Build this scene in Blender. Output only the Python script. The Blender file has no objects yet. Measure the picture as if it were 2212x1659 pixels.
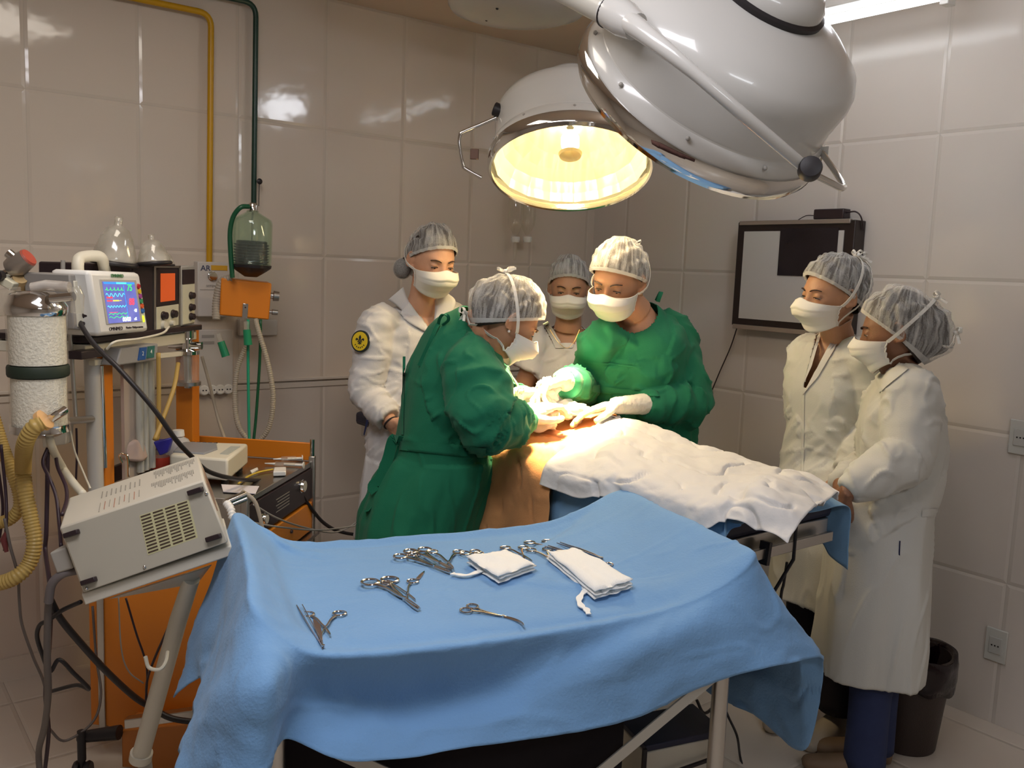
import bpy, bmesh, math, random
from math import sin, cos, pi, radians, sqrt, atan2, exp
from mathutils import Vector, Matrix, Quaternion, noise
from mathutils.bvhtree import BVHTree
import numpy as np
random.seed(4)
V = Vector
SC = bpy.context.scene
COL = SC.collection

# ---------------------------------------------------------------- camera
IW, IH, FPX = 2212, 1659, 1955.0
CAMZ = 1.55
PITCH, ROLL = radians(7.18), radians(2.2)
CF = V((0, cos(PITCH), -sin(PITCH)))
_u0 = V((0, sin(PITCH), cos(PITCH)))
CR = V((1, 0, 0)) * cos(ROLL) + _u0 * sin(ROLL)
CU = V((1, 0, 0)) * -sin(ROLL) + _u0 * cos(ROLL)
CP = V((0, 0, CAMZ))
cd = bpy.data.cameras.new('camera')
cam = bpy.data.objects.new('camera', cd)
COL.objects.link(cam)
cd.sensor_fit = 'HORIZONTAL'
cd.sensor_width = 36.0
cd.lens = 36.0 * FPX / IW
cd.clip_start = 0.02
cam.matrix_world = Matrix(((CR.x, CU.x, -CF.x, CP.x), (CR.y, CU.y, -CF.y, CP.y), (CR.z, CU.z, -CF.z, CP.z), (0, 0, 0, 1)))
SC.camera = cam

# ---------------------------------------------------------------- colour management, world, room and fill lights
vs = SC.view_settings
vs.view_transform = 'Standard'
vs.look = 'None'
vs.exposure = 0.18
vs.gamma = 1.0
vs.use_curve_mapping = False
w = bpy.data.worlds.new('world')
SC.world = w
w.use_nodes = True
w.node_tree.nodes['Background'].inputs[0].default_value = (0.9, 0.95, 1.0, 1)
w.node_tree.nodes['Background'].inputs[1].default_value = 0.03
SC.cycles.max_bounces = 8
SC.cycles.diffuse_bounces = 4
SC.cycles.glossy_bounces = 4
SC.cycles.transparent_max_bounces = 16
SC.cycles.transmission_bounces = 8
SC.cycles.sample_clamp_indirect = 4.0
SC.cycles.caustics_reflective = False
SC.cycles.caustics_refractive = False
SC.cycles.use_denoising = True


def area_light(name, loc, target, sx, sy, power, col):
    d = bpy.data.lights.new(name, 'AREA')
    d.shape = 'RECTANGLE'
    d.size, d.size_y = sx, sy
    d.energy = power
    d.color = col
    o = bpy.data.objects.new(name, d)
    o.location = loc
    o.rotation_euler = (V(target) - V(loc)).to_track_quat('-Z', 'Y').to_euler()
    COL.objects.link(o)
    return o


WCOOL = (0.97, 0.95, 1.0)  # unseen ceiling area lights that fill the room, no fittings built
area_light('ceiling_fill_light', (-0.40, 0.95, 2.59), (-0.35, 1.2, 0), 1.2, 0.4, 19, WCOOL)
area_light('ceiling_fill_light', (-0.8, 2.1, 2.59), (-0.8, 2.1, 0), 0.5, 0.7, 8, (1.0, 0.90, 0.78))  # warm fill added over the left side
area_light('ceiling_fill_light', (1.3, -0.6, 2.59), (1.35, 0.6, 0), 0.9, 0.5, 17, (0.90, 0.95, 1.0))  # fill added to brighten the dark lower right
LAMP_C = V((0.165, 3.05, 1.885))
FIELD = V((0.105, 3.0, 1.03))
sd = bpy.data.lights.new('surgical_beam', 'SPOT')
sd.energy = 900
sd.color = (1.0, 0.72, 0.36)
sd.spot_size = radians(38)
sd.spot_blend = 0.85
sd.shadow_soft_size = 0.10
so = bpy.data.objects.new('surgical_beam', sd)
so.location = LAMP_C + V((0, -0.012, -0.03))
so.rotation_euler = (FIELD - so.location).to_track_quat('-Z', 'Y').to_euler()
COL.objects.link(so)
# the lit lamp's whole glass also spills warm light around
gl_ = area_light('surgical_glass_spill', LAMP_C - V((0, 0, 0.02)) + V((0, -.01, 0)), LAMP_C + V((0.02, -0.42, -0.905)), 0.40, 0.40, 8, (1.0, 0.74, 0.42))
gl_.data.shape = 'DISK'

# ---------------------------------------------------------------- pixel -> place helpers (2212 x 1659 frame)
def ray(px, py):
    return (CF * FPX + CR * (px - IW / 2) - CU * (py - IH / 2)).normalized()
def P(px, py, y):
    r = ray(px, py)
    return CP + r * (y / r.y)
def Pz(px, py, z):
    r = ray(px, py)
    return CP + r * ((z - CAMZ) / r.z)
def Pp(px, py, p0, n):
    r = ray(px, py)
    n = V(n); p0 = V(p0)
    return CP + r * ((p0 - CP).dot(n) / r.dot(n))
def proj(p):
    d = V(p) - CP
    f = d.dot(CF)
    return (IW / 2 + FPX * d.dot(CR) / f, IH / 2 - FPX * d.dot(CU) / f)

# room frame: walls meet at CORN; wall A runs left, wall B runs right/towards the camera
CORN = V((0.40, 4.84, 0))
DA = V((-0.788, -0.616, 0)).normalized()
DB = V((0.616, -0.788, 0)).normalized()
NA = V((0.616, -0.788, 0)).normalized()     # wall A normal, into the room
NB = V((-0.788, -0.616, 0)).normalized()    # wall B normal
CEIL = 2.63
def PA(px, py, off=0.0):
    return Pp(px, py, CORN + NA * off, NA)
def PB(px, py, off=0.0):
    return Pp(px, py, CORN + NB * off, NB)
# operating table frame
TE = V((0.73, 2.36, 0)); TT = V((0.616, -0.788, 0)).normalized(); TD = V((0.788, 0.616, 0)).normalized()
def PT(px, py, a):
    return Pp(px, py, TE + TD * a, TD)
# anaesthesia machine frame
MO = V((-1.10, 2.8, 0)); M1 = V((0.13, 0.99, 0)).normalized(); M2 = V((0.99, -0.13, 0)).normalized()
def PM(px, py, off):
    return Pp(px, py, MO + M2 * off, M2)

# ---------------------------------------------------------------- materials
MATS = {}
def nmat(name):
    m = bpy.data.materials.new(name)
    m.use_nodes = True
    nt = m.node_tree
    return m, nt, nt.nodes['Principled BSDF']
def mat(name, col, rough=0.6, metal=0.0, bump=0.0, bscale=40.0, var=0.0, vscale=8.0, trans=0.0, ior=1.45, spec=0.5,
        alpha=1.0, emit=0.0, ecol=None, sss=0.0, sheen=0.0, coat=0.0, stretch=None, detail=4.0, transl=0.0):
    if name in MATS: return MATS[name]
    m, nt, b = nmat(name)
    N, L = nt.nodes, nt.links
    c4 = (*col, 1)
    b.inputs['Base Color'].default_value = c4
    b.inputs['Roughness'].default_value = rough
    b.inputs['Metallic'].default_value = metal
    b.inputs['Specular IOR Level'].default_value = spec
    b.inputs['IOR'].default_value = ior
    b.inputs['Transmission Weight'].default_value = trans
    b.inputs['Alpha'].default_value = alpha
    b.inputs['Coat Weight'].default_value = coat
    b.inputs['Sheen Weight'].default_value = sheen
    if sss > 0:
        b.inputs['Subsurface Weight'].default_value = sss
        b.inputs['Subsurface Radius'].default_value = (0.012, 0.005, 0.003)
        b.inputs['Subsurface Scale'].default_value = 1.0
    if emit > 0:
        b.inputs['Emission Color'].default_value = (*(ecol or col), 1)
        b.inputs['Emission Strength'].default_value = emit
    tc = N.new('ShaderNodeTexCoord')
    src = tc.outputs['Object']
    if stretch:
        mp = N.new('ShaderNodeMapping')
        mp.inputs['Scale'].default_value = stretch
        L.new(src, mp.inputs['Vector']); src = mp.outputs['Vector']
    nz = N.new('ShaderNodeTexNoise')
    nz.inputs['Scale'].default_value = vscale
    nz.inputs['Detail'].default_value = detail
    L.new(src, nz.inputs['Vector'])
    v = max(var, 0.015)
    mx = N.new('ShaderNodeMix'); mx.data_type = 'RGBA'
    mx.inputs['A'].default_value = tuple(max(0, c * (1 - v)) for c in col) + (1,)
    mx.inputs['B'].default_value = tuple(min(1, c * (1 + v)) for c in col) + (1,)
    L.new(nz.outputs['Fac'], mx.inputs['Factor'])
    L.new(mx.outputs['Result'], b.inputs['Base Color'])
    if bump > 0:
        n2 = N.new('ShaderNodeTexNoise')
        n2.inputs['Scale'].default_value = bscale
        n2.inputs['Detail'].default_value = detail
        L.new(src, n2.inputs['Vector'])
        bp = N.new('ShaderNodeBump')
        bp.inputs['Strength'].default_value = 1.0
        bp.inputs['Distance'].default_value = bump
        L.new(n2.outputs['Fac'], bp.inputs['Height'])
        L.new(bp.outputs['Normal'], b.inputs['Normal'])
    if transl > 0:
        tl = N.new('ShaderNodeBsdfTranslucent')
        tl.inputs['Color'].default_value = c4
        ms = N.new('ShaderNodeMixShader')
        ms.inputs[0].default_value = transl
        L.new(b.outputs[0], ms.inputs[1]); L.new(tl.outputs[0], ms.inputs[2])
        L.new(ms.outputs[0], N['Material Output'].inputs['Surface'])
    MATS[name] = m
    return m

def tile_mat(name, col, grout, tu, tv, pu, pv, rough, gw=0.0022, wav=0.0012, mottle=0.03, strip=0.0):
    m, nt, b = nmat(name)
    N, L = nt.nodes, nt.links
    uv = N.new('ShaderNodeUVMap')
    sp = N.new('ShaderNodeSeparateXYZ'); L.new(uv.outputs[0], sp.inputs[0])
    def mth(op, a, bb=None, c=None):
        n = N.new('ShaderNodeMath'); n.operation = op
        for i, x in enumerate((a, bb, c)):
            if x is None: continue
            if isinstance(x, (int, float)): n.inputs[i].default_value = x
            else: L.new(x, n.inputs[i])
        return n.outputs[0]
    def line(c, t, p):
        f = mth('FRACT', mth('DIVIDE', mth('SUBTRACT', c, p), t))
        d = mth('MULTIPLY', mth('MINIMUM', f, mth('SUBTRACT', 1.0, f)), t)
        return mth('LESS_THAN', d, gw / 2), d
    l1, d1 = line(sp.outputs[0], tu, pu)
    l2, d2 = line(sp.outputs[1], tv, pv)
    g = mth('MAXIMUM', l1, l2)
    nz = N.new('ShaderNodeTexNoise'); nz.inputs['Scale'].default_value = 3.0; nz.inputs['Detail'].default_value = 6
    L.new(uv.outputs[0], nz.inputs['Vector'])
    mx = N.new('ShaderNodeMix'); mx.data_type = 'RGBA'
    mx.inputs['A'].default_value = tuple(c * (1 - mottle) for c in col) + (1,)
    mx.inputs['B'].default_value = tuple(min(1, c * (1 + mottle)) for c in col) + (1,)
    L.new(nz.outputs['Fac'], mx.inputs['Factor'])
    m2 = N.new('ShaderNodeMix'); m2.data_type = 'RGBA'
    m2.inputs['B'].default_value = (*grout, 1)
    L.new(mx.outputs['Result'], m2.inputs['A'])
    L.new(g, m2.inputs['Factor'])
    L.new(m2.outputs['Result'], b.inputs['Base Color'])
    r = mth('ADD', mth('MULTIPLY', g, 0.4), rough)
    L.new(r, b.inputs['Roughness'])
    # slow waviness of the glaze, pillowed tile edges
    n2 = N.new('ShaderNodeTexNoise'); n2.inputs['Scale'].default_value = 9.0; n2.inputs['Detail'].default_value = 2
    L.new(uv.outputs[0], n2.inputs['Vector'])
    ed = mth('MULTIPLY', mth('MINIMUM', mth('MINIMUM', d1, d2), 0.012), 0.25 if wav > 0 else 0.0)
    h = mth('ADD', mth('MULTIPLY', n2.outputs['Fac'], wav), ed)
    bp = N.new('ShaderNodeBump'); bp.inputs['Distance'].default_value = 1.0; bp.inputs['Strength'].default_value = 1.0
    L.new(h, bp.inputs['Height']); L.new(bp.outputs['Normal'], b.inputs['Normal'])
    b.inputs['Specular IOR Level'].default_value = 0.5
    return m

def glass(name, col=(0.9, 0.95, 0.93), rough=0.03, opac=0.12):
    """thin clear plastic or glass wall: mostly see-through with a glossy film"""
    if name in MATS: return MATS[name]
    m, nt, b = nmat(name)
    N, L = nt.nodes, nt.links
    N.remove(b)
    tr = N.new('ShaderNodeBsdfTransparent'); tr.inputs[0].default_value = (*col, 1)
    gl = N.new('ShaderNodeBsdfGlossy'); gl.inputs['Roughness'].default_value = rough
    gl.inputs[0].default_value = (1, 1, 1, 1)
    df = N.new('ShaderNodeBsdfDiffuse'); df.inputs[0].default_value = (*col, 1)
    lw = N.new('ShaderNodeLayerWeight'); lw.inputs[0].default_value = 0.5
    pw = N.new('ShaderNodeMath'); pw.operation = 'POWER'; pw.inputs[1].default_value = 3.5
    L.new(lw.outputs['Facing'], pw.inputs[0])
    fr = N.new('ShaderNodeMath'); fr.operation = 'MULTIPLY_ADD'; fr.inputs[1].default_value = 0.55; fr.inputs[2].default_value = 0.05
    L.new(pw.outputs[0], fr.inputs[0])
    nz = N.new('ShaderNodeTexNoise'); nz.inputs['Scale'].default_value = 1.5
    m1 = N.new('ShaderNodeMixShader'); m1.inputs[0].default_value = opac
    mm = N.new('ShaderNodeMath'); mm.operation = 'MULTIPLY'; mm.inputs[1].default_value = opac * 2
    L.new(nz.outputs['Fac'], mm.inputs[0]); L.new(mm.outputs[0], m1.inputs[0])
    L.new(tr.outputs[0], m1.inputs[1]); L.new(df.outputs[0], m1.inputs[2])
    m2 = N.new('ShaderNodeMixShader')
    L.new(fr.outputs[0], m2.inputs[0]); L.new(m1.outputs[0], m2.inputs[1]); L.new(gl.outputs[0], m2.inputs[2])
    L.new(m2.outputs[0], N['Material Output'].inputs['Surface'])
    MATS[name] = m
    return m

def net_mat(name, col=(0.86, 0.86, 0.84), lo=0.18, hi=0.72):
    """gauzy bouffant cap: streaked see-through non-woven"""
    if name in MATS: return MATS[name]
    m, nt, b = nmat(name)
    N, L = nt.nodes, nt.links
    uv = N.new('ShaderNodeUVMap')
    mp = N.new('ShaderNodeMapping'); mp.inputs['Scale'].default_value = (60, 2.2, 1)
    L.new(uv.outputs[0], mp.inputs[0])
    nz = N.new('ShaderNodeTexNoise'); nz.inputs['Scale'].default_value = 1.0; nz.inputs['Detail'].default_value = 5
    L.new(mp.outputs[0], nz.inputs['Vector'])
    n2 = N.new('ShaderNodeTexNoise'); n2.inputs['Scale'].default_value = 260; n2.inputs['Detail'].default_value = 1
    tc = N.new('ShaderNodeTexCoord'); L.new(tc.outputs['Object'], n2.inputs['Vector'])
    sp = N.new('ShaderNodeSeparateXYZ'); L.new(uv.outputs[0], sp.inputs[0])
    mr = N.new('ShaderNodeMapRange'); mr.inputs['From Min'].default_value = 0.40; mr.inputs['From Max'].default_value = 0.68
    mr.inputs['To Min'].default_value = lo; mr.inputs['To Max'].default_value = hi
    L.new(nz.outputs['Fac'], mr.inputs['Value'])
    mu = N.new('ShaderNodeMath'); mu.operation = 'MULTIPLY_ADD'; mu.inputs[1].default_value = 0.35; mu.use_clamp = True
    L.new(n2.outputs['Fac'], mu.inputs[0]); L.new(mr.outputs[0], mu.inputs[2])
    sb = N.new('ShaderNodeMath'); sb.operation = 'SUBTRACT'; sb.inputs[1].default_value = 0.17; sb.use_clamp = True
    L.new(mu.outputs[0], sb.inputs[0])
    rm = N.new('ShaderNodeMath'); rm.operation = 'GREATER_THAN'; rm.inputs[1].default_value = 0.93
    L.new(sp.outputs[1], rm.inputs[0])
    mxx = N.new('ShaderNodeMath'); mxx.operation = 'MAXIMUM'
    L.new(sb.outputs[0], mxx.inputs[0])
    rm2 = N.new('ShaderNodeMath'); rm2.operation = 'MULTIPLY'; rm2.inputs[1].default_value = 0.75
    L.new(rm.outputs[0], rm2.inputs[0]); L.new(rm2.outputs[0], mxx.inputs[1])
    tr = N.new('ShaderNodeBsdfTransparent')
    df = N.new('ShaderNodeBsdfDiffuse'); df.inputs[0].default_value = (*col, 1)
    tl = N.new('ShaderNodeBsdfTranslucent'); tl.inputs[0].default_value = (*col, 1)
    mt = N.new('ShaderNodeMixShader'); mt.inputs[0].default_value = 0.3
    L.new(df.outputs[0], mt.inputs[1]); L.new(tl.outputs[0], mt.inputs[2])
    ms = N.new('ShaderNodeMixShader')
    L.new(mxx.outputs[0], ms.inputs[0]); L.new(tr.outputs[0], ms.inputs[1]); L.new(mt.outputs[0], ms.inputs[2])
    L.new(ms.outputs[0], N['Material Output'].inputs['Surface'])
    N.remove(b)
    MATS[name] = m
    return m

# ---------------------------------------------------------------- mesh building
def frame(axis, up=None):
    """3x3 with z = axis"""
    z = V(axis).normalized()
    u = V(up) if up is not None else (V((0, 0, 1)) if abs(z.z) < 0.93 else V((0, 1, 0)))
    x = u.cross(z)
    if x.length < 1e-5: x = V((1, 0, 0)).cross(z)
    x.normalize()
    y = z.cross(x)
    return Matrix((x, y, z)).transposed()

def catmull(pts, n, closed=False):
    pts = [V(p) for p in pts]
    out = []
    m = len(pts)
    segs = m if closed else m - 1
    for i in range(segs):
        if closed:
            p0, p1, p2, p3 = pts[(i - 1) % m], pts[i], pts[(i + 1) % m], pts[(i + 2) % m]
        else:
            p1, p2 = pts[i], pts[i + 1]
            p0 = pts[i - 1] if i > 0 else p1 * 2 - p2
            p3 = pts[i + 2] if i + 2 < m else p2 * 2 - p1
        for k in range(n):
            t = k / n
            out.append(0.5 * ((2 * p1) + (p2 - p0) * t + (2 * p0 - 5 * p1 + 4 * p2 - p3) * t * t + (3 * p1 - p0 - 3 * p2 + p3) * t ** 3))
    if not closed: out.append(pts[-1].copy())
    return out

WLOC = {}
class MB:
    def __init__(s):
        s.v = []; s.f = []; s.uv = {}
    def add(s, vs, fs):
        k = len(s.v)
        s.v += [V(a) for a in vs]
        s.f += [tuple(i + k for i in f) for f in fs]
        return k
    def box(s, c, d, R=None):
        c = V(c)
        R = R or Matrix.Identity(3)
        hx, hy, hz = d[0] / 2, d[1] / 2, d[2] / 2
        vs = [c + R @ V((x, y, z)) for x in (-hx, hx) for y in (-hy, hy) for z in (-hz, hz)]
        s.add(vs, [(0, 1, 3, 2), (4, 6, 7, 5), (0, 4, 5, 1), (2, 3, 7, 6), (0, 2, 6, 4), (1, 5, 7, 3)])
        return s
    def slab(s, quad, ext):
        """prism from a polygon and an extrusion vector"""
        q = [V(p) for p in quad]; e = V(ext); n = len(q)
        nn = V((0, 0, 0))
        for i in range(n): nn += q[i].cross(q[(i + 1) % n])
        if nn.dot(e) > 0: q.reverse()
        k = s.add(q + [p + e for p in q], [])
        s.f.append(tuple(range(k, k + n)))
        s.f.append(tuple(range(k + 2 * n - 1, k + n - 1, -1)))
        for i in range(n):
            j = (i + 1) % n
            s.f.append((k + i, k + n + i, k + n + j, k + j))
        return s
    def tube(s, pts, r, n=12, caps=True, flat=None, up=None, closed=False):
        pts = [V(p) for p in pts]
        m = len(pts)
        if not isinstance(r, (list, tuple)): r = [r] * m
        rings = []
        prev = None
        for i in range(m):
            if closed: t = pts[(i + 1) % m] - pts[i - 1]
            else: t = pts[min(i + 1, m - 1)] - pts[max(i - 1, 0)]
            if t.length < 1e-9: t = V((0, 0, 1))
            t.normalize()
            if up is not None:
                x = V(up).cross(t)
                if x.length < 1e-4: x = frame(t).col[0]
                x.normalize()
            elif prev is None: x = frame(t).col[0].copy()
            else:
                x = prev - t * prev.dot(t)
                x.normalize()
            prev = x
            y = t.cross(x)
            rr = r[i]
            a, b = (rr, rr * (flat or 1)) if not isinstance(rr, (tuple, list)) else rr
            rings.append([pts[i] + x * (a * cos(2 * pi * k / n)) + y * (b * sin(2 * pi * k / n)) for k in range(n)])
        s.rings(rings, caps and not closed, closed)
        return s
    def rings(s, rings, caps=True, closed=False):
        n = len(rings[0]); m = len(rings)
        k = s.add([p for r in rings for p in r], [])
        for i in range(m if closed else m - 1):
            i2 = (i + 1) % m
            for j in range(n):
                j2 = (j + 1) % n
                s.f.append((k + i * n + j, k + i * n + j2, k + i2 * n + j2, k + i2 * n + j))
        if caps:
            s.f.append(tuple(k + j for j in reversed(range(n))))
            s.f.append(tuple(k + (m - 1) * n + j for j in range(n)))
        return s
    def lathe(s, prof, o, axis, n=32, up=None, caps=True):
        """prof: (radius, height) along axis"""
        F = frame(axis, up); o = V(o)
        rings = [[o + F @ V((max(r, 1e-4) * cos(2 * pi * k / n), max(r, 1e-4) * sin(2 * pi * k / n), h)) for k in range(n)] for r, h in prof]
        return s.rings(rings, caps)
    def cyl(s, a, b, r, r2=None, n=20):
        return s.tube([a, b], [r, r if r2 is None else r2], n)
    def ball(s, c, r, R=None, nu=20, nv=12):
        c = V(c); R = R or Matrix.Identity(3)
        if not isinstance(r, (tuple, list)): r = (r, r, r)
        rings = []
        for i in range(nv + 1):
            t = pi * i / nv
            q = max(sin(t), 1e-3)
            rings.append([c + R @ V((r[0] * q * cos(2 * pi * k / nu), r[1] * q * sin(2 * pi * k / nu), -r[2] * cos(t))) for k in range(nu)])
        return s.rings(rings, True)
    def torus(s, c, axis, R, r, n=32, m=8, a0=0, a1=2 * pi):
        F = frame(axis); c = V(c)
        full = abs(a1 - a0 - 2 * pi) < 1e-6
        cnt = n if full else n + 1
        pts = [c + F @ V((R * cos(a0 + (a1 - a0) * i / n), R * sin(a0 + (a1 - a0) * i / n), 0)) for i in range(cnt)]
        return s.tube(pts, r, m, closed=full)
    def grid(s, G, thick=0.0, closed_u=False):
        m, n = len(G), len(G[0])
        k = s.add([p for r in G for p in r], [])
        for i in range(m - 1):
            for j in range(n if closed_u else n - 1):
                j2 = (j + 1) % n
                s.f.append((k + i * n + j, k + i * n + j2, k + (i + 1) * n + j2, k + (i + 1) * n + j))
        return k
    def ribbon(s, pts, side, w, th=0.0012):
        """flat strap along pts; side: list or vector of width directions"""
        pts = [V(p) for p in pts]; m = len(pts)
        rings = []
        for i, p in enumerate(pts):
            t = (pts[min(i + 1, m - 1)] - pts[max(i - 1, 0)]).normalized()
            sd = V(side[i]) if isinstance(side, list) else V(side)
            sd = (sd - t * sd.dot(t)).normalized()
            nn = t.cross(sd)
            ww = w[i] if isinstance(w, list) else w
            rings.append([p + sd * ww / 2 + nn * th / 2, p - sd * ww / 2 + nn * th / 2, p - sd * ww / 2 - nn * th / 2, p + sd * ww / 2 - nn * th / 2])
        return s.rings(rings, True)
    def build(s, name, m, parent=None, smooth=True, bevel=0.0, label=None, cat=None, group=None, kind=None, local=False,
              solid=0.0, subd=0, ang=40, uvs=None, recalc=True):
        me = bpy.data.meshes.new(name)
        if local: base = V((0, 0, 0))
        else:
            xs = [p.x for p in s.v]; ys = [p.y for p in s.v]; zs = [p.z for p in s.v]
            base = V(((min(xs) + max(xs)) / 2, (min(ys) + max(ys)) / 2, min(zs)))
        me.from_pydata([tuple(p - base) for p in s.v], [], s.f)
        if recalc:
            bm = bmesh.new(); bm.from_mesh(me)
            bmesh.ops.recalc_face_normals(bm, faces=bm.faces)
            bm.to_mesh(me); bm.free()
        if uvs:
            ul = me.uv_layers.new(name='UVMap')
            for lp in me.loops: ul.data[lp.index].uv = uvs[lp.vertex_index]
        me.validate()
        if m: me.materials.append(m)
        for p in me.polygons: p.use_smooth = smooth
        if smooth and ang < 180 and not subd: me.set_sharp_from_angle(angle=radians(ang))
        return finish(name, me, base, parent, local, bevel, solid, subd, label, cat, group, kind)

def finish(name, me, base, parent, local=False, bevel=0, solid=0, subd=0, label=None, cat=None, group=None, kind=None):
    o = bpy.data.objects.new(name, me)
    COL.objects.link(o)
    if parent:
        o.parent = parent
        o.location = base - (V((0, 0, 0)) if local else WLOC[parent])
        if local: o.location = base
    else: o.location = base
    WLOC[o] = base.copy()
    if bevel:
        md = o.modifiers.new('bevel', 'BEVEL'); md.width = bevel; md.segments = 2; md.limit_method = 'ANGLE'; md.angle_limit = radians(38)
        md.harden_normals = False
    if solid:
        md = o.modifiers.new('solid', 'SOLIDIFY'); md.thickness = solid; md.offset = 0
    if subd:
        md = o.modifiers.new('sub', 'SUBSURF'); md.levels = subd; md.render_levels = subd
    tag(o, label, cat, group, kind)
    return o

def tag(o, label=None, cat=None, group=None, kind=None):
    if label: o['label'] = label
    if cat: o['category'] = cat
    if group: o['group'] = group
    if kind: o['kind'] = kind
    return o

def thing(name, loc, label, cat, group=None):
    o = bpy.data.objects.new(name, None)
    o.empty_display_size = 0.05
    COL.objects.link(o)
    o.location = V(loc)
    WLOC[o] = V(loc)
    return tag(o, label, cat, group)

def dup(o, loc=None, rot=None, label=None, parent=None):
    c = o.copy(); COL.objects.link(c)
    if parent: c.parent = parent
    if loc is not None: c.location = loc
    if rot is not None: c.rotation_euler = rot
    if label: c['label'] = label
    for ch in [x for x in bpy.data.objects if x.parent == o]:
        dup(ch, parent=c)
    return c

def remesh(mb, vox, smooth_it=2):
    """union of overlapping closed shapes as one skin; returns (coords, faces)"""
    me = bpy.data.meshes.new('tmp')
    me.from_pydata([tuple(p) for p in mb.v], [], mb.f)
    bm = bmesh.new(); bm.from_mesh(me); bmesh.ops.recalc_face_normals(bm, faces=bm.faces); bm.to_mesh(me); bm.free()
    o = bpy.data.objects.new('tmp', me); COL.objects.link(o)
    md = o.modifiers.new('r', 'REMESH'); md.mode = 'VOXEL'; md.voxel_size = vox; md.adaptivity = 0
    if smooth_it:
        sm = o.modifiers.new('s', 'SMOOTH'); sm.factor = 0.6; sm.iterations = smooth_it
    dg = bpy.context.evaluated_depsgraph_get()
    ev = o.evaluated_get(dg)
    m2 = bpy.data.meshes.new_from_object(ev)
    n = len(m2.vertices)
    co = np.empty(n * 3); m2.vertices.foreach_get('co', co); co = co.reshape(-1, 3)
    no = np.empty(n * 3); m2.vertices.foreach_get('normal', no); no = no.reshape(-1, 3)
    bpy.data.objects.remove(o); bpy.data.meshes.remove(me)
    return m2, co, no

def put_mesh(name, m2, co, m, parent, solid=0.0, cut=None, label=None, cat=None, group=None):
    """write coords back, optionally cut faces, link as object"""
    m2.vertices.foreach_set('co', co.ravel()); m2.update()
    if cut:
        bm = bmesh.new(); bm.from_mesh(m2)
        kill = [f for f in bm.faces if cut(f.calc_center_median(), f.normal)]
        bmesh.ops.delete(bm, geom=kill, context='FACES')
        bm.to_mesh(m2); bm.free()
    base = V(((co[:, 0].min() + co[:, 0].max()) / 2, (co[:, 1].min() + co[:, 1].max()) / 2, co[:, 2].min()))
    m2.transform(Matrix.Translation(-base))
    m2.name = name
    m2.materials.clear(); m2.materials.append(m)
    for p in m2.polygons: p.use_smooth = True
    return finish(name, m2, base, parent, solid=solid, label=label, cat=cat, group=group)

def bvh_of(o):
    me = o.data; w0 = WLOC[o]
    return BVHTree.FromPolygons([v.co + w0 for v in me.vertices], [tuple(p.vertices) for p in me.polygons])

def bil(c, u, v):
    a = V(c[0]) * (1 - u) + V(c[1]) * u; b = V(c[3]) * (1 - u) + V(c[2]) * u
    return a * (1 - v) + b * v
def on_surf(bvh, px, py, off, dflt=3.0):
    r = ray(px, py)
    h, n, i, d = bvh.ray_cast(CP, r)
    if h is None: return None
    if n.dot(r) > 0: n = -n
    return h + n * off
def patch(mb, bvh, quad, nu, nv, off=0.004, th=0.003, fallback=None):
    """four pixel corners -> thin piece lying on the surface below it"""
    G = []; last = None
    for j in range(nv + 1):
        row = []
        for i in range(nu + 1):
            c = bil([V((q[0], q[1], 0)) for q in quad], i / nu, j / nv)
            p = on_surf(bvh, c.x, c.y, off)
            if p is None:
                p = (last if last is not None else P(c.x, c.y, fallback or 3.0))
                r = ray(c.x, c.y); p = CP + r * ((p - CP).length)
            last = p
            row.append(p)
        G.append(row)
    # closed slab: outer skin plus inner skin towards the surface
    k = mb.grid(G)
    k2 = mb.grid([[p + (p - CP).normalized() * th for p in row][::-1] for row in G])
    n = nu + 1; m = nv + 1
    bd = [(0, j) for j in range(n)] + [(i, n - 1) for i in range(1, m)] + [(m - 1, j) for j in range(n - 2, -1, -1)] + [(i, 0) for i in range(m - 2, 0, -1)]
    for a in range(len(bd)):
        (i0, j0), (i1, j1) = bd[a], bd[(a + 1) % len(bd)]
        mb.f.append((k + i0 * n + j0, k2 + i0 * n + (n - 1 - j0), k2 + i1 * n + (n - 1 - j1), k + i1 * n + j1))

def inpoly(x, y, poly):
    c = False; n = len(poly)
    for i in range(n):
        x1, y1 = poly[i]; x2, y2 = poly[i - 1]
        if (y1 > y) != (y2 > y) and x < (x2 - x1) * (y - y1) / (y2 - y1) + x1: c = not c
    return c

def text_mesh(txt, size, o, right, up, m, name, parent, ext=0.0006):
    cu = bpy.data.curves.new('t', 'FONT'); cu.body = txt; cu.size = size; cu.extrude = ext; cu.align_x = 'CENTER'; cu.align_y = 'CENTER'
    ob = bpy.data.objects.new('t', cu); COL.objects.link(ob)
    me = bpy.data.meshes.new_from_object(ob.evaluated_get(bpy.context.evaluated_depsgraph_get()))
    bpy.data.objects.remove(ob)
    r = V(right).normalized(); u = V(up); u = (u - r * u.dot(r)).normalized(); n = r.cross(u)
    me.transform(Matrix(((r.x, u.x, n.x, 0), (r.y, u.y, n.y, 0), (r.z, u.z, n.z, 0), (0, 0, 0, 1))))
    me.materials.clear(); me.materials.append(m)
    return finish(name, me, V(o), parent)

def fold_noise(co, freq, seed=0.0):
    return noise.noise(V((co[0] * freq[0] + seed, co[1] * freq[1] + seed * 1.7, co[2] * freq[2] - seed)))
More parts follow.
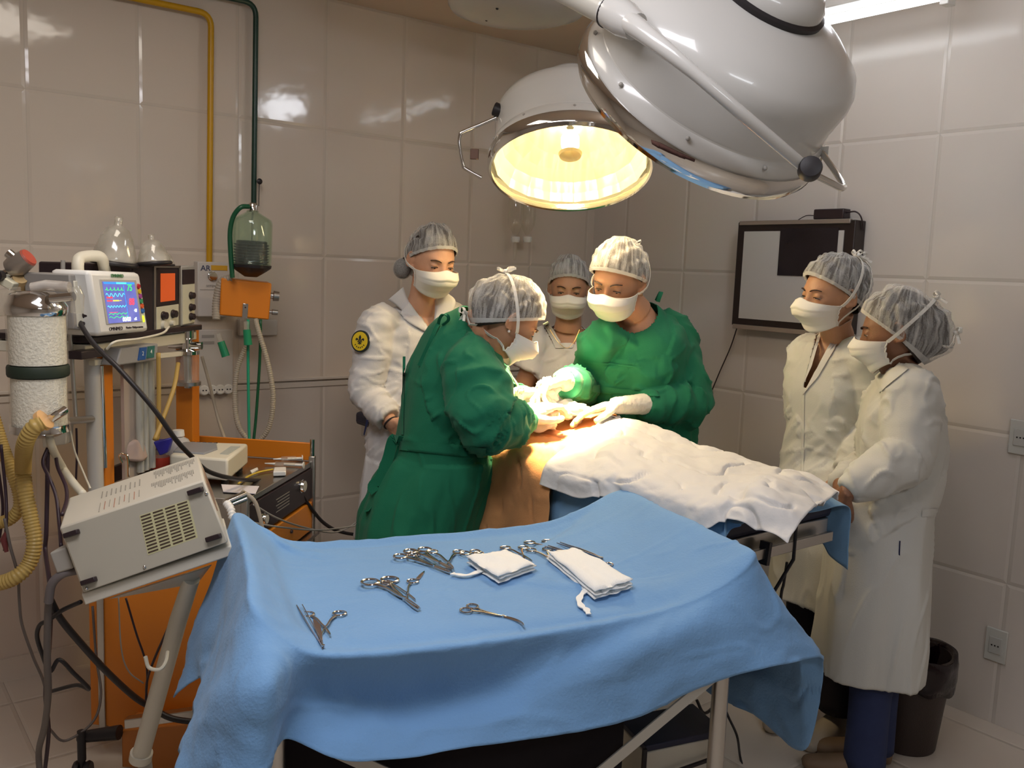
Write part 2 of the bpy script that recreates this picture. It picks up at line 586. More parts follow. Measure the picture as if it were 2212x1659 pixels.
# ================================================================ materials in use
M_wall = tile_mat('glazed_wall_tile', (0.68, 0.595, 0.505), (0.57, 0.50, 0.42), 0.3745, 0.528, 0.05, -0.01, 0.085)
M_wallB = tile_mat('glazed_wall_tile_right', (0.68, 0.625, 0.57), (0.56, 0.515, 0.46), 0.397, 0.528, 0.24, -0.01, 0.16)
M_floor = tile_mat('floor_tile', (0.64, 0.57, 0.49), (0.44, 0.38, 0.32), 0.45, 0.45, 0.1, 0.2, 0.28, wav=0.0003, mottle=0.10)
M_ceil = mat('painted_ceiling', (0.62, 0.50, 0.41), 0.8, bump=0.0005, bscale=60)
M_white_enamel = mat('white_enamel', (0.60, 0.59, 0.56), 0.22, coat=0.4, var=0.03)
M_chrome = mat('chrome', (0.75, 0.74, 0.72), 0.08, 1.0)
M_steel = mat('brushed_steel', (0.52, 0.50, 0.47), 0.28, 1.0, bump=0.0001, bscale=300, stretch=(1, 1, 12))
M_inst = mat('instrument_steel', (0.62, 0.58, 0.55), 0.18, 1.0, var=0.15, vscale=60)
M_inst_dk = mat('brown_toned_steel', (0.36, 0.27, 0.25), 0.3, 0.9, var=0.1)
M_black = mat('black_rubber', (0.018, 0.015, 0.017), 0.45)
M_blackp = mat('black_plastic', (0.028, 0.017, 0.020), 0.35)
M_orange = mat('orange_enamel', (0.70, 0.215, 0.015), 0.35, var=0.08, vscale=5)
M_cream = mat('cream_plastic', (0.72, 0.68, 0.56), 0.4)
M_white_pl = mat('white_plastic', (0.80, 0.79, 0.75), 0.35)
M_beige_met = mat('beige_painted_metal', (0.60, 0.56, 0.47), 0.45, var=0.05, vscale=3)
M_grey_met = mat('grey_painted_metal', (0.36, 0.34, 0.31), 0.5)
M_ygreen = mat('green_pipe_paint', (0.012, 0.045, 0.03), 0.3)
M_yellow = mat('yellow_pipe_paint', (0.58, 0.31, 0.006), 0.35)
M_glass = glass('clear_glass')
M_plast = glass('clear_plastic', (0.95, 0.93, 0.88), 0.06, 0.12)
M_green = mat('green_surgical_cotton', (0.004, 0.145, 0.070), 0.85, sheen=0.06, bump=0.0006, bscale=350, var=0.10, vscale=6)
M_coat = mat('white_coat_cotton', (0.74, 0.73, 0.73), 0.85, sheen=0.1, bump=0.0005, bscale=300, transl=0.12)
M_coat2 = mat('thin_white_coat_cotton', (0.74, 0.74, 0.70), 0.85, sheen=0.1, bump=0.0006, bscale=260, transl=0.2)
M_mask = mat('mask_nonwoven', (0.88, 0.86, 0.80), 0.9, bump=0.0003, bscale=500, transl=0.15)
M_net = net_mat('bouffant_cap_net')
M_netw = net_mat('bouffant_cap_net_dense', lo=0.35, hi=1.0)
M_glove = mat('latex_glove', (0.86, 0.80, 0.68), 0.5, sss=0.15, bump=0.0006, bscale=120)
M_blue = mat('light_blue_drape_cotton', (0.165, 0.335, 0.59), 0.9, sheen=0.10, bump=0.0012, bscale=160, var=0.10, vscale=4, detail=6)
M_blue2 = mat('pale_blue_drape_cotton', (0.20, 0.38, 0.60), 0.9, sheen=0.1, bump=0.0008, bscale=200, var=0.08)
M_orng = mat('orange_drape_cotton', (0.62, 0.29, 0.11), 0.9, sheen=0.1, bump=0.0008, bscale=200, var=0.10)
M_sheet = mat('white_sheet_cotton', (0.68, 0.67, 0.66), 0.9, sheen=0.1, bump=0.001, bscale=90, detail=5)
M_gauze = mat('white_gauze', (0.86, 0.86, 0.83), 0.95, bump=0.0012, bscale=420)
M_navy = mat('navy_padding', (0.02, 0.022, 0.05), 0.5)
M_hose = mat('amber_corrugated_hose', (0.62, 0.44, 0.14), 0.35, transl=0.25)
M_tubec = mat('cream_tube', (0.66, 0.62, 0.50), 0.4)

# ================================================================ room shell
def wall(name, o, d, length, h, m, nrm, th=0.12):
    """panel standing on the floor from o along d; uv = metres along / up"""
    mb = MB(); o = V(o); d = V(d); n = V(nrm)
    q = [o, o + d * length, o + d * length + V((0, 0, h)), o + V((0, 0, h))]
    mb.add(q + [p - n * th for p in q], [(0, 1, 2, 3), (7, 6, 5, 4), (0, 4, 5, 1), (1, 5, 6, 2), (2, 6, 7, 3), (3, 7, 4, 0)])
    uv = [((p - o).dot(d), (p - o).z) for p in mb.v]
    return mb.build(name, m, smooth=False, kind='structure', uvs=uv)
wall('wall_left', CORN, DA, 6.0, CEIL, M_wall, NA)
wall('wall_right', CORN, DB, 6.6, CEIL, M_wallB, NB)
M_plain = mat('plain_wall', (0.60, 0.56, 0.52), 0.6)
E1 = CORN + DA * 6.0; E2 = CORN + DB * 6.6
wall('wall_rear', E1, DB, 6.6, CEIL, M_plain, -DA)
wall('wall_front', E2, DA, 6.0, CEIL, M_plain, -DB)
def slabroom(name, z, m, th):
    mb = MB()
    q = [CORN, CORN + DA * 6.0, CORN + DA * 6.0 + DB * 6.6, CORN + DB * 6.6]
    q = [V((p.x, p.y, z)) for p in q]
    mb.add(q + [p + V((0, 0, th)) for p in q], [(0, 1, 2, 3), (7, 6, 5, 4), (0, 4, 5, 1), (1, 5, 6, 2), (2, 6, 7, 3), (3, 7, 4, 0)])
    uv = [((p - CORN).dot(DA), (p - CORN).dot(DB)) for p in mb.v]
    return mb.build(name, m, smooth=False, kind='structure', uvs=uv)
slabroom('floor', 0.0, M_floor, -0.1)
slabroom('ceiling', CEIL, M_ceil, 0.1)
M_trim = mat('cream_skirting_tile', (0.66, 0.585, 0.495), 0.25)
mb = MB(); mb.slab([CORN + NA * 0.012 + V((0, 0, 0)), CORN + DA * 5.9 + NA * 0.012, CORN + DA * 5.9 + NA * 0.012 + V((0, 0, 0.085)), CORN + NA * 0.012 + V((0, 0, 0.085))], -NA * 0.011)
mb.build('baseboard_left', M_trim, smooth=False, kind='structure')
# narrow moulded rail along the left wall
mb = MB(); a = PA(860, 826, 0.0); z = 1.05
for dz, hh, dd in ((0.0, 0.012, 0.014), (-0.03, 0.022, 0.006)):
    p0 = CORN + DA * 0.02; p1 = CORN + DA * 5.9
    mb.slab([V((p.x, p.y, z + dz + e)) + NA * dd for p, e in ((p0, 0), (p1, 0), (p1, hh), (p0, hh))], -NA * (dd - 0.001))
mb.build('trim_1', M_trim, smooth=False, kind='structure', bevel=0.002)

# ================================================================ wall-mounted pipes
def pipe(px, mt, name, label, r, off):
    pts = [PA(x, y, off) for x, y in px]
    pts[0] = V((pts[0].x, pts[0].y, pts[1].z)) + DA * 1.3
    # rounded elbow
    out = []
    for i, p in enumerate(pts):
        if 0 < i < len(pts) - 1:
            a = (pts[i - 1] - p).normalized(); b = (pts[i + 1] - p).normalized()
            for k in range(7):
                t = k / 6; out.append((p + a * 0.05) * (1 - t) ** 2 + p * 2 * t * (1 - t) + (p + b * 0.05) * t * t)
        else: out.append(p)
    mb = MB(); mb.tube(out, r, 14)
    return mb.build(name, mt, label=label, cat='pipe')
y0 = PA(455, 30, 0.035)
pipe([(185, -35), (456, 30), (452, 566)], M_yellow, 'gas_pipe', 'yellow painted gas pipe running down the tiled left wall to the white panel', 0.0115, 0.035)
pipe([(392, -35), (553, 8), (548, 446)], M_ygreen, 'gas_pipe', 'dark green painted gas pipe running down the tiled left wall to the suction bottle', 0.0105, 0.035)
# hook nail near green pipe
mb = MB(); mb.tube([PA(560, 392, 0.0), PA(560, 392, 0.05)], 0.003, 8); mb.lathe([(0.009, 0), (0.012, 0.004), (0.004, 0.01)], PA(560, 392, 0.05), NA, 12)
mb.tube([PA(560, 396, 0.045), PA(559, 445, 0.045)], 0.0015, 6)
mb.build('wall_hook', M_black, label='small black hook on the wall beside the green pipe', cat='hook')

# ================================================================ operating lamps
def lamp_body(root, C, n, up, R, glow, HS=1.0):
    """n = direction the lamp opens to"""
    ax = -V(n).normalized()
    mb = MB()
    prof = [(R * .985, 0.040), (R * .99, 0.046), (R * .955, 0.075), (R * .925, 0.085), (R * .93, 0.093), (R * .92, 0.12), (R * .93, 0.18), (R * .915, 0.205), (R * .87, 0.228), (R * .70, 0.262), (R * .46, 0.292), (R * .40, 0.296)]
    inner = [(R * .38, 0.29), (R * .66, 0.25), (R * .84, 0.2), (R * .9, 0.15), (R * .93, 0.08), (R * .955, 0.04)]
    prof = [(a, b_ * HS) for a, b_ in prof]; inner = [(a, b_ * HS) for a, b_ in inner]
    mb.lathe(prof + inner, C, ax, 72, up, caps=False)
    k = 0; n_ = 72; m_ = len(prof) + len(inner)
    for j in range(n_): mb.f.append(((m_ - 1) * n_ + j, (m_ - 1) * n_ + (j + 1) % n_, (j + 1) % n_, j))
    mb.build('housing', M_white_enamel, root)
    mb = MB(); mb.lathe([(R, 0), (R * 1.012, 0.006), (R * 1.015, 0.034), (R, 0.042), (R * .96, 0.042), (R * .955, 0.0), (R * .96, -0.006), (R * .985, -0.008)], C, ax, 72, up, caps=False)
    for j in range(72): mb.f.append((7 * 72 + j, 7 * 72 + (j + 1) % 72, (j + 1) % 72, j))
    mb.build('rim_band', M_chrome, root)
    mb = MB(); mb.lathe([(R * .40, 0.29 * HS), (R * .435, 0.294 * HS), (R * .44, 0.304 * HS), (R * .40, 0.31 * HS)], C, ax, 48, up, caps=False)
    mb.build('gasket', M_black, root)
    mb = MB(); mb.lathe([(R * .41, 0.304 * HS), (R * .405, 0.322 * HS), (R * .36, 0.342 * HS), (R * .24, 0.356 * HS), (0.001, 0.36 * HS)], C, ax, 48, up)
    mb.build('top_cap', M_white_enamel, root)
    # screws round the skirt
    F = frame(ax, up)
    for k in range(10):
        a = 2 * pi * k / 10 + 0.25
        p = C + F @ V((R * .968 * cos(a), R * .968 * sin(a), 0.064))
        mb = MB(); mb.ball(p, 0.0045, nu=8, nv=6); mb.build('housing_screw', M_grey_met, root)

def alight(name, col, strength):
    m, nt, b = nmat(name)
    b.inputs['Base Color'].default_value = (*col, 1)
    b.inputs['Emission Color'].default_value = (*col, 1)
    b.inputs['Emission Strength'].default_value = strength
    return m
# lit lamp -------------------------------------------------------
N1 = V((0.02, -0.42, -0.905)).normalized()
L1 = thing('surgical_lamp', LAMP_C + V((0, 0, -0.05)), 'lit round operating lamp with warm glowing glass above the surgeons', 'surgical lamp')
lamp_body(L1, LAMP_C, N1, (0, 0, 1), 0.272, True)
m, nt, b = nmat('mirror_facets_lit')
NN, LL = nt.nodes, nt.links
b.inputs['Base Color'].default_value = (0.9, 0.85, 0.65, 1); b.inputs['Metallic'].default_value = 1.0; b.inputs['Roughness'].default_value = 0.36
b.inputs['Emission Color'].default_value = (1.0, 0.84, 0.48, 1); b.inputs['Emission Strength'].default_value = 0.8
tc = NN.new('ShaderNodeTexCoord'); nz = NN.new('ShaderNodeTexWave'); nz.inputs['Scale'].default_value = 6; nz.inputs['Distortion'].default_value = 2
LL.new(tc.outputs['Object'], nz.inputs[0]); bp = NN.new('ShaderNodeBump'); bp.inputs['Distance'].default_value = 0.004
LL.new(nz.outputs['Fac'], bp.inputs['Height']); LL.new(bp.outputs[0], b.inputs['Normal'])
M_refl = m
ax1 = -N1; F1 = frame(ax1)
mb = MB()
R = 0.272
# facetted reflector bowl inside the housing
NSEC = 18
bowl = [(R * .93, 0.02), (R * .90, 0.05), (R * .84, 0.085), (R * .72, 0.115), (R * .52, 0.14), (R * .28, 0.155), (R * .05, 0.16)]
for i in range(len(bowl) - 1):
    for s_ in range(NSEC):
        a0 = 2 * pi * s_ / NSEC; a1 = 2 * pi * (s_ + 1) / NSEC
        q = [LAMP_C + F1 @ V((r * cos(a), r * sin(a), h)) for r, h, a in ((bowl[i][0], bowl[i][1], a0), (bowl[i][0], bowl[i][1], a1), (bowl[i + 1][0], bowl[i + 1][1], a1), (bowl[i + 1][0], bowl[i + 1][1], a0))]
        mb.add(q, [(0, 1, 2, 3)])
mb.build('reflector', M_refl, L1, smooth=False)
M_bulb = alight('halogen_bulb', (1.0, 0.80, 0.45), 260)
mb = MB(); mb.lathe([(0.001, 0.145), (0.02, 0.14), (0.03, 0.12), (0.03, 0.09), (0.018, 0.075), (0.001, 0.07)], LAMP_C, ax1, 20)
mb.build('bulb', M_bulb, L1)
mb = MB(); mb.lathe([(0.04, 0.06), (0.036, 0.05), (0.02, 0.045), (0.001, 0.045)], LAMP_C, ax1, 24, caps=False)
mb.lathe([(0.004, 0.045), (0.004, 0.07)], LAMP_C, ax1, 8)
mb.build('centre_shield', mat('frosted_metal_disc', (0.7, 0.62, 0.45), 0.4, 0.6), L1)
mb = MB(); mb.lathe([(0.001, 0.012), (R * .955, 0.010), (R * .955, 0.006), (0.001, 0.008)], LAMP_C, ax1, 64, caps=False)
mb.build('cover_glass', glass('lamp_glass', (1.0, 0.96, 0.86), 0.04, 0.04), L1)
# knob, handle and bracket on the left
def PL1(px, py, d=0.0): return P(px, py, 3.05 + d)
mb = MB(); mb.tube([PL1(1106, 256), PL1(1096, 246), PL1(1086, 242)], [0.016, 0.013, 0.011], 14)
mb.build('pivot_arm', M_white_enamel, L1)
mb = MB(); a = PL1(1083, 241); b_ = PL1(1066, 234)
mb.tube([a, a * .9 + b_ * .1, b_ * .9 + a * .1, b_], [0.018, 0.022, 0.022, 0.018], 18)
mb.build('knob', M_black, L1)
mb = MB(); mb.tube(catmull([PL1(1072, 254), PL1(1040, 268), PL1(1002, 284), PL1(994, 292), PL1(992, 312), PL1(1000, 356), PL1(1008, 366), PL1(1040, 384)], 6), 0.006, 12)
mb.build('handle', M_chrome, L1)
mb = MB(); mb.box(PL1(1025, 333), (0.028, 0.012, 0.034)); mb.build('hinge_plate', mat('brown_metal', (.14, .08, .06), .5, .3), L1, bevel=0.002)
# yoke across the top and the arm up to the ceiling, behind the nearer lamp
mb = MB()
yk = [PL1(1106, 256, 0.0), PL1(1150, 226, .07), PL1(1230, 192, .12), PL1(1330, 182, .14), PL1(1400, 210, .12), PL1(1440, 270, .08)]
mb.tube(catmull(yk, 8), 0.011, 12)
mb.build('yoke', M_white_enamel, L1)
yp = PL1(1440, 270, .08)
mb = MB(); mb.tube(catmull([yp, PL1(1450, 160, .2), V((0.45, 3.42, 2.45)), V((0.05, 3.5, 2.56))], 8), 0.018, 14)
mb.build('support_arm', M_white_enamel, L1)
mb = MB(); mb.torus(yp, (0, 1, 0), 0.02, 0.012); mb.build('pivot_joint', M_white_enamel, L1)

# canopy the arms hang from
cc = V((-0.035, 3.62, 2.52))
CN = thing('ceiling_canopy', cc, 'round white canopy plate at the ceiling holding both operating lamps, dotted with bolts', 'ceiling mount')
mb = MB(); mb.lathe([(0.001, -0.02), (0.10, -0.018), (0.20, -0.005), (0.252, 0.012), (0.266, 0.03), (0.270, 0.06), (0.262, 0.1085), (0.001, 0.1085)], cc, (0, 0, 1), 64)
mb.build('cover_plate', M_white_enamel, CN)
for px, py in ((1051, 43), (1074, 18), (1131, 39)):
    p = Pz(px, py, cc.z - 0.012)
    mb = MB(); mb.ball(p, 0.006, nu=10, nv=6); mb.build('bolt', M_black, CN)

# unlit lamp in the foreground ----------------------------------
C2 = P(1507, 230, 1.93)
n2 = (CR * -0.355 + CU * -0.585 + CF * 0.70).normalized()
L2 = thing('surgical_lamp', C2 + V((0, 0, -0.2)), 'large unlit white operating lamp seen from behind, chipped chrome rim, nearest the viewer', 'surgical lamp')
lamp_body(L2, C2, n2, (0, 0, 1), 0.272, False, 0.86)
ax2 = -n2; F2 = frame(ax2)
mb = MB(); mb.lathe([(0.001, 0.012), (R * .955, 0.010), (R * .955, 0.006), (0.001, 0.008)], C2, ax2, 64, caps=False)
mb.build('cover_glass', MATS['lamp_glass'], L2)
mb = MB(); mb.lathe(bowl, C2, ax2, 48, caps=False); mb.build('reflector', mat('mirror_bowl', (0.8, 0.8, 0.8), 0.1, 1.0), L2)
# chipped brown corrosion on the rim band: shapes lying on the band
def on_axis(px, py, r):
    """first hit of the pixel ray with the cylinder of radius r around the lamp axis"""
    d = ray(px, py); o = CP - C2
    dp = d - ax2 * d.dot(ax2); op = o - ax2 * o.dot(ax2)
    A = dp.dot(dp); B = 2 * dp.dot(op); C_ = op.dot(op) - r * r
    D = B * B - 4 * A * C_
    if D < 0: D = 0
    return CP + d * ((-B - sqrt(D)) / (2 * A))
mb = MB()
mb.grid([[on_axis(x, y + dy, R * 1.019) for x, y in ((1408, 303), (1422, 312), (1436, 316), (1452, 324), (1468, 332), (1480, 336))] for dy in (0, 8)])
k = mb.grid([[on_axis(x, y, R * 1.019) for x, y in r_] for r_ in (((1406, 302), (1424, 308), (1444, 318), (1464, 328), (1484, 337), (1502, 345)), ((1408, 310), (1424, 320), (1444, 330), (1464, 338), (1484, 344), (1500, 350)))])
mb.build('rust_patch', mat('brown_rust', (0.09, 0.04, 0.03), 0.9), L2, solid=0.0008)
# joint, sleeve and yoke bar across the dome
def PL2(px, py, d): return P(px, py, d)
mb = MB(); mb.tube([PL2(1190, -45, 1.84), PL2(1318, 23, 1.70)], [0.030, 0.0285], 28)
mb.build('support_arm', mat('grey_white_enamel', (0.55, 0.53, 0.47), 0.3), L2)
mb = MB(); mb.tube([PL2(1318, 22, 1.70), PL2(1350, 42, 1.665), PL2(1374, 58, 1.645)], [0.031, 0.031, 0.024], 28)
mb.build('joint_sleeve', M_white_enamel, L2)
mb = MB(); mb.tube([PL2(1317, 21.5, 1.701), PL2(1320, 23.5, 1.699)], 0.0325, 28); mb.build('seal_ring', M_black, L2)
mb = MB(); mb.ball(PL2(1378, 42, 1.64), 0.008); mb.build('screw', M_chrome, L2)
mb = MB(); mb.cyl(PL2(1299, 26, 1.69), PL2(1296, 39, 1.69), 0.006); mb.build('screw', M_chrome, L2)
yk = [PL2(1355, 45, 1.655), PL2(1385, 66, 1.62), PL2(1450, 117, 1.58), PL2(1520, 175, 1.565), PL2(1600, 244, 1.57), PL2(1680, 312, 1.60), PL2(1738, 362, 1.635)]
mb = MB(); pts = catmull(yk, 8)
mb.tube(pts, [0.021 - 0.010 * min(1, i / 22) for i in range(len(pts))], 16)
mb.build('yoke', M_white_enamel, L2)
kb = PL2(1748, 369, 1.63); kd = (PL2(1765, 378, 1.60) - kb).normalized()
F = frame((kb - C2).normalized())
kdir = (CR * -0.2 + CF * -1 + CU * 0.1).normalized()
mb = MB(); mb.lathe([(0.001, -0.004), (0.017, -0.004), (0.0205, 0.0), (0.0205, 0.02), (0.018, 0.026), (0.006, 0.028), (0.001, 0.028)], kb, kdir, 28)
mb.build('knob', M_black, L2)
mb = MB(); mb.tube(catmull([PL2(1762, 378, 1.66), PL2(1800, 397, 1.69), PL2(1818, 406, 1.71), PL2(1822, 400, 1.74), PL2(1808, 376, 1.80), PL2(1780, 336, 1.85), PL2(1770, 318, 1.86)], 6), 0.0062, 12)
mb.build('handle', M_chrome, L2)
mb = MB(); mb.tube([PL2(1778, 318, 1.86), PL2(1779, 336, 1.86)], [0.011, 0.009], 14); mb.build('handle_mount', M_white_enamel, L2)

# ceiling fitting with bare tube and cable loop, top right
M_ftube = alight('fluorescent_tube', (0.93, 0.96, 1.0), 4)
fx = V((1.06, 3.52, 2.50))
FT = thing('ceiling_light', fx, 'bright white ceiling light fitting with a dangling cable loop, behind the nearer lamp', 'ceiling light')
Rm = Matrix((DB, -DA, V((0, 0, 1)))).transposed()
mb = MB(); mb.box(fx + V((0, 0, 0.055)), (1.1, 0.10, 0.05), Rm); mb.build('base', M_white_pl, FT, bevel=0.004)
mb = MB(); mb.cyl(fx + DB * 0.5, fx - DB * 0.5, 0.016); mb.build('tube', M_ftube, FT)
for s_ in (-1, 1):
    mb = MB(); mb.box(fx + DB * (0.52 * s_) + V((0, 0, 0.01)), (0.03, 0.05, 0.09), Rm); mb.build('lamp_holder', M_white_pl, FT, bevel=0.003)
mb = MB(); mb.box(fx + V((0, 0, 0.105)), (0.3, 0.06, 0.05), Rm); mb.build('ceiling_bracket', M_white_pl, FT)
f2 = V((0.98, 2.72, 2.53)); FT2 = thing('ceiling_light', f2, 'white ceiling light fitting above the operating table, seen only as a reflection on the tiles', 'ceiling light')
mb = MB(); mb.box(f2 + V((0, 0, 0.06)), (0.7, 0.16, 0.06), Rm); mb.build('base', M_white_pl, FT2, bevel=0.004)
mb = MB(); mb.box(f2 - V((0, 0, 0.02)), (0.34, 0.14, 0.12), Rm); mb.build('diffuser', alight('ceiling_diffuser', (0.90, 0.93, 1.0), 15), FT2, bevel=0.03)
mb = MB(); mb.tube(catmull([P(1728, 20, 3.5), P(1742, 22, 3.48), P(1744, 45, 3.46), P(1728, 66, 3.48), P(1716, 58, 3.5)], 8), 0.0035, 8)
mb.tube(catmull([P(1728, 20, 3.5), P(1738, 30, 3.5), P(1734, 50, 3.5), P(1718, 62, 3.5)], 8), 0.0035, 8)
mb.build('cable_loop', M_cream, FT)

# ================================================================ light box on the right wall
LB = thing('light_box', PB(1700, 710, 0.03), 'switched-off black framed x-ray light box on the right wall', 'light box')
q = [PB(1594, 478, 0.075), PB(1852, 461, 0.075), PB(1836, 712, 0.075), PB(1582, 700, 0.075)]
def inset(q, w, h):
    c = sum(q, V()) / 4
    r = (q[1] - q[0]).normalized(); u = (q[0] - q[3]).normalized()
    return [q[0] + r * w - u * h, q[1] - r * w - u * h, q[2] - r * w + u * h, q[3] + r * w + u * h]
# true rectangle on the wall
w_ = (q[1] - q[0]); w_.z = 0; wr = w_.normalized(); up = V((0, 0, 1))
o_ = PB(1595, 480, 0.075); ww = (PB(1850, 464, 0.075) - o_); wlen = V((ww.x, ww.y, 0)).length; hlen = (PB(1594, 478, 0.075) - PB(1582, 700, 0.075)).z
def LBp(u, v, off): return o_ + wr * u - up * v - NB * 0 + NB * off
q = [LBp(0, 0, 0), LBp(wlen, 0, 0), LBp(wlen, hlen, 0), LBp(0, hlen, 0)]
mb = MB(); mb.slab(q, -NB * 0.073); mb.build('housing', mat('dark_brown_enamel', (0.022, 0.013, 0.012), 0.35), LB, bevel=0.004)
fw = 0.03
mb = MB(); mb.slab([LBp(fw * 1.3, fw * 1.35, 0.004), LBp(wlen - fw * 1.5, fw * 1.35, 0.004), LBp(wlen - fw * 1.5, hlen - fw * 1.1, 0.004), LBp(fw * 1.3, hlen - fw * 1.1, 0.004)], -NB * 0.012)
mb.build('diffuser', mat('milky_acrylic', (0.62, 0.60, 0.56), 0.25), LB)
for v0, v1, nm in ((-0.004, 0.014, 'top_channel'), (hlen - 0.006, hlen + 0.014, 'bottom_channel')):
    mb = MB(); mb.slab([LBp(0.012, v0, 0.008), LBp(wlen - 0.02, v0, 0.008), LBp(wlen - 0.02, v1, 0.008), LBp(0.012, v1, 0.008)], -NB * 0.02)
    mb.build(nm, mat('satin_aluminium', (0.45, 0.40, 0.36), 0.35, 0.8), LB, bevel=0.002)
mb = MB(); mb.slab([LBp(wlen * .40, fw * 1.0, 0.007), LBp(wlen * .88, fw * 1.0, 0.007), LBp(wlen * .88, hlen * .50, 0.007), LBp(wlen * .40, hlen * .50, 0.007)], -NB * 0.002)
mb.build('x_ray_film', mat('dark_xray_film', (0.018, 0.012, 0.016), 0.12, var=0.5, vscale=9), label='dark x-ray film clipped over the upper right of the wall light box', cat='x-ray film')
mb = MB(); mb.slab([LBp(wlen * .66, -0.045, 0.0), LBp(wlen * .90, -0.045, 0.0), LBp(wlen * .90, -0.005, 0.0), LBp(wlen * .66, -0.005, 0.0)], -NB * 0.05)
mb.build('power_adapter', M_blackp, bevel=0.004, label='black power adapter sitting on top of the wall light box', cat='adapter')
mb = MB(); mb.tube(catmull([LBp(wlen * .66, -0.02, -0.02), LBp(wlen * .58, -0.022, -0.02), LBp(wlen * .48, -0.005, -0.04)], 6), 0.0018, 8)
mb.build('adapter_cable', M_blackp, label='thin black lead running left from the adapter over the light box', cat='cable')
mb = MB(); mb.tube(catmull([LBp(wlen * .90, -0.03, -0.02), LBp(wlen * .97, -0.032, -0.02), LBp(wlen * 1.005, -0.01, -0.03), LBp(wlen * 1.01, 0.04, -0.05)], 6), 0.003, 8)
mb.build('adapter_cable', M_blackp, label='thicker black lead running right from the adapter over the light box', cat='cable')
mb = MB(); mb.tube(catmull([PB(1592, 708, 0.03), PB(1578, 750, 0.02), PB(1556, 800, 0.02), PB(1530, 860, 0.02), PB(1505, 900, 0.03), PB(1478, 925, 0.05), PB(1440, 950, 0.07)], 8), 0.0028, 8)
mb.build('power_cable', M_blackp, label='black power cable hanging from the light box down the wall', cat='cable')

# ================================================================ right wall fittings and bin
def wplate(px, py, w, h, name, label, cat, hole=True):
    c = PB(px, py, 0.0)
    r = wr
    t = thing(name, c - V((0, 0, h / 2)), label, cat)
    mb = MB(); q = [c + r * (a * w / 2) + V((0, 0, b * h / 2)) + NB * 0.010 for a, b in ((-1, -1), (1, -1), (1, 1), (-1, 1))]
    mb.slab(q, -NB * 0.0095); mb.build('plate', mat('grey_white_plate', (0.58, 0.58, 0.54), 0.4), t, bevel=0.003)
    mb = MB(); q = [c + r * (a * w / 3.4) + V((0, 0, b * h / 4)) + NB * 0.014 for a, b in ((-1, -1), (1, -1), (1, 1), (-1, 1))]
    mb.slab(q, -NB * 0.005); mb.build('socket_insert', mat('socket_insert', (0.50, 0.50, 0.47), 0.4), t, bevel=0.002)
    for a in (-1, 0, 1):
        mb = MB(); p = c + r * (a * 0.011) + NB * 0.0142; mb.cyl(p, p + NB * 0.001, 0.0028, n=10); mb.build('socket_hole', M_black, t, smooth=False)
wplate(2153, 1393, 0.075, 0.12, 'wall_socket', 'low grey-white power socket on the right wall above the bin', 'socket')
wplate(2208, 945, 0.08, 0.12, 'wall_socket', 'upper power socket on the right wall at the picture edge', 'socket')
bc = Pz(2050, 1628, 0.0); bc = V((1.385, 2.925, 0))
BN = thing('waste_bin', bc, 'dark brown plastic waste bin with black bag lining in the right corner', 'bin')
mb = MB(); mb.lathe([(0.001, 0.001), (0.098, 0.001), (0.10, 0.006), (0.128, 0.31), (0.133, 0.312), (0.131, 0.33), (0.120, 0.33), (0.117, 0.30), (0.09, 0.01), (0.001, 0.01)], bc, (0, 0, 1), 48)
mb.build('bucket', mat('dark_brown_mesh_plastic', (0.045, 0.030, 0.026), 0.5, bump=0.001, bscale=200), BN)
mb = MB(); rg = []
for i, (r, h) in enumerate([(0.110, 0.22), (0.118, 0.30), (0.126, 0.335), (0.137, 0.338), (0.140, 0.31), (0.139, 0.26), (0.136, 0.225)]):
    rg.append([bc + V(((r + 0.004 * sin(7 * a + i)) * cos(a), (r + 0.004 * sin(7 * a + i)) * sin(a), h + 0.008 * sin(3 * a + 1) + (0.006 * sin(9 * a) if i in (0, 6) else 0))) for a in [2 * pi * k / 64 for k in range(64)]])
mb.rings(rg, False); mb.build('bin_bag', mat('black_bin_bag', (0.010, 0.003, 0.006), 0.16, bump=0.003, bscale=25), BN, solid=0.001, ang=180)

# solid IV bottles on a bracket, standing in for a reflection in the tiles
def drip(px, off, label, lit):
    def q(y): return PA(px, y, off)
    t = thing('reflected_drip_bottle', q(560), label, 'drip bottle', None)
    ax = V((0, 0, 1))
    mb = MB(); mb.lathe([(0.004, -0.002), (0.012, 0.004), (0.024, 0.03), (0.034, 0.05), (0.036, 0.07), (0.036, 0.21), (0.028, 0.23), (0.001, 0.235)], q(508), ax, 20)
    mb.build('bottle', M_plast, t)
    mb = MB(); mb.lathe([(0.001, 0), (0.019, 0.0), (0.022, 0.012), (0.021, 0.026), (0.001, 0.026)], q(523), ax, 16); mb.build('cap', M_white_pl, t)
    if lit:
        mb = MB(); mb.lathe([(0.001, -0.09), (0.005, -0.085), (0.010, -0.04), (0.010, -0.005), (0.003, 0.0)], q(523), ax, 12); mb.build('drip_chamber', M_plast, t)
    return q(508) + V((0, 0, 0.235))
h1 = drip(1113, 0.07, 'left clear drip bottle, with a drip chamber, hanging below the lit lamp', True)
h2 = drip(1139, 0.07, 'right clear drip bottle, without a chamber, hanging below the lit lamp', False)
mb = MB(); hm = (h1 + h2) / 2 + V((0, 0, 0.045))
mb.tube([h1 + V((0, 0, 0.012)), h1 + V((0, 0, 0.045)), h2 + V((0, 0, 0.045)), h2 + V((0, 0, 0.012))], 0.003, 8)
mb.build('bottle_hanger', M_chrome, label='chrome wall bracket above the two hanging drip bottles', cat='hanger')
mb = MB(); mb.tube([hm + V((0, 0, 0.004)), hm - NA * 0.068], 0.004, 8)
mb.build('wall_hook', M_chrome, label='chrome hook arm fixed to the wall behind the drip bottles', cat='hook')
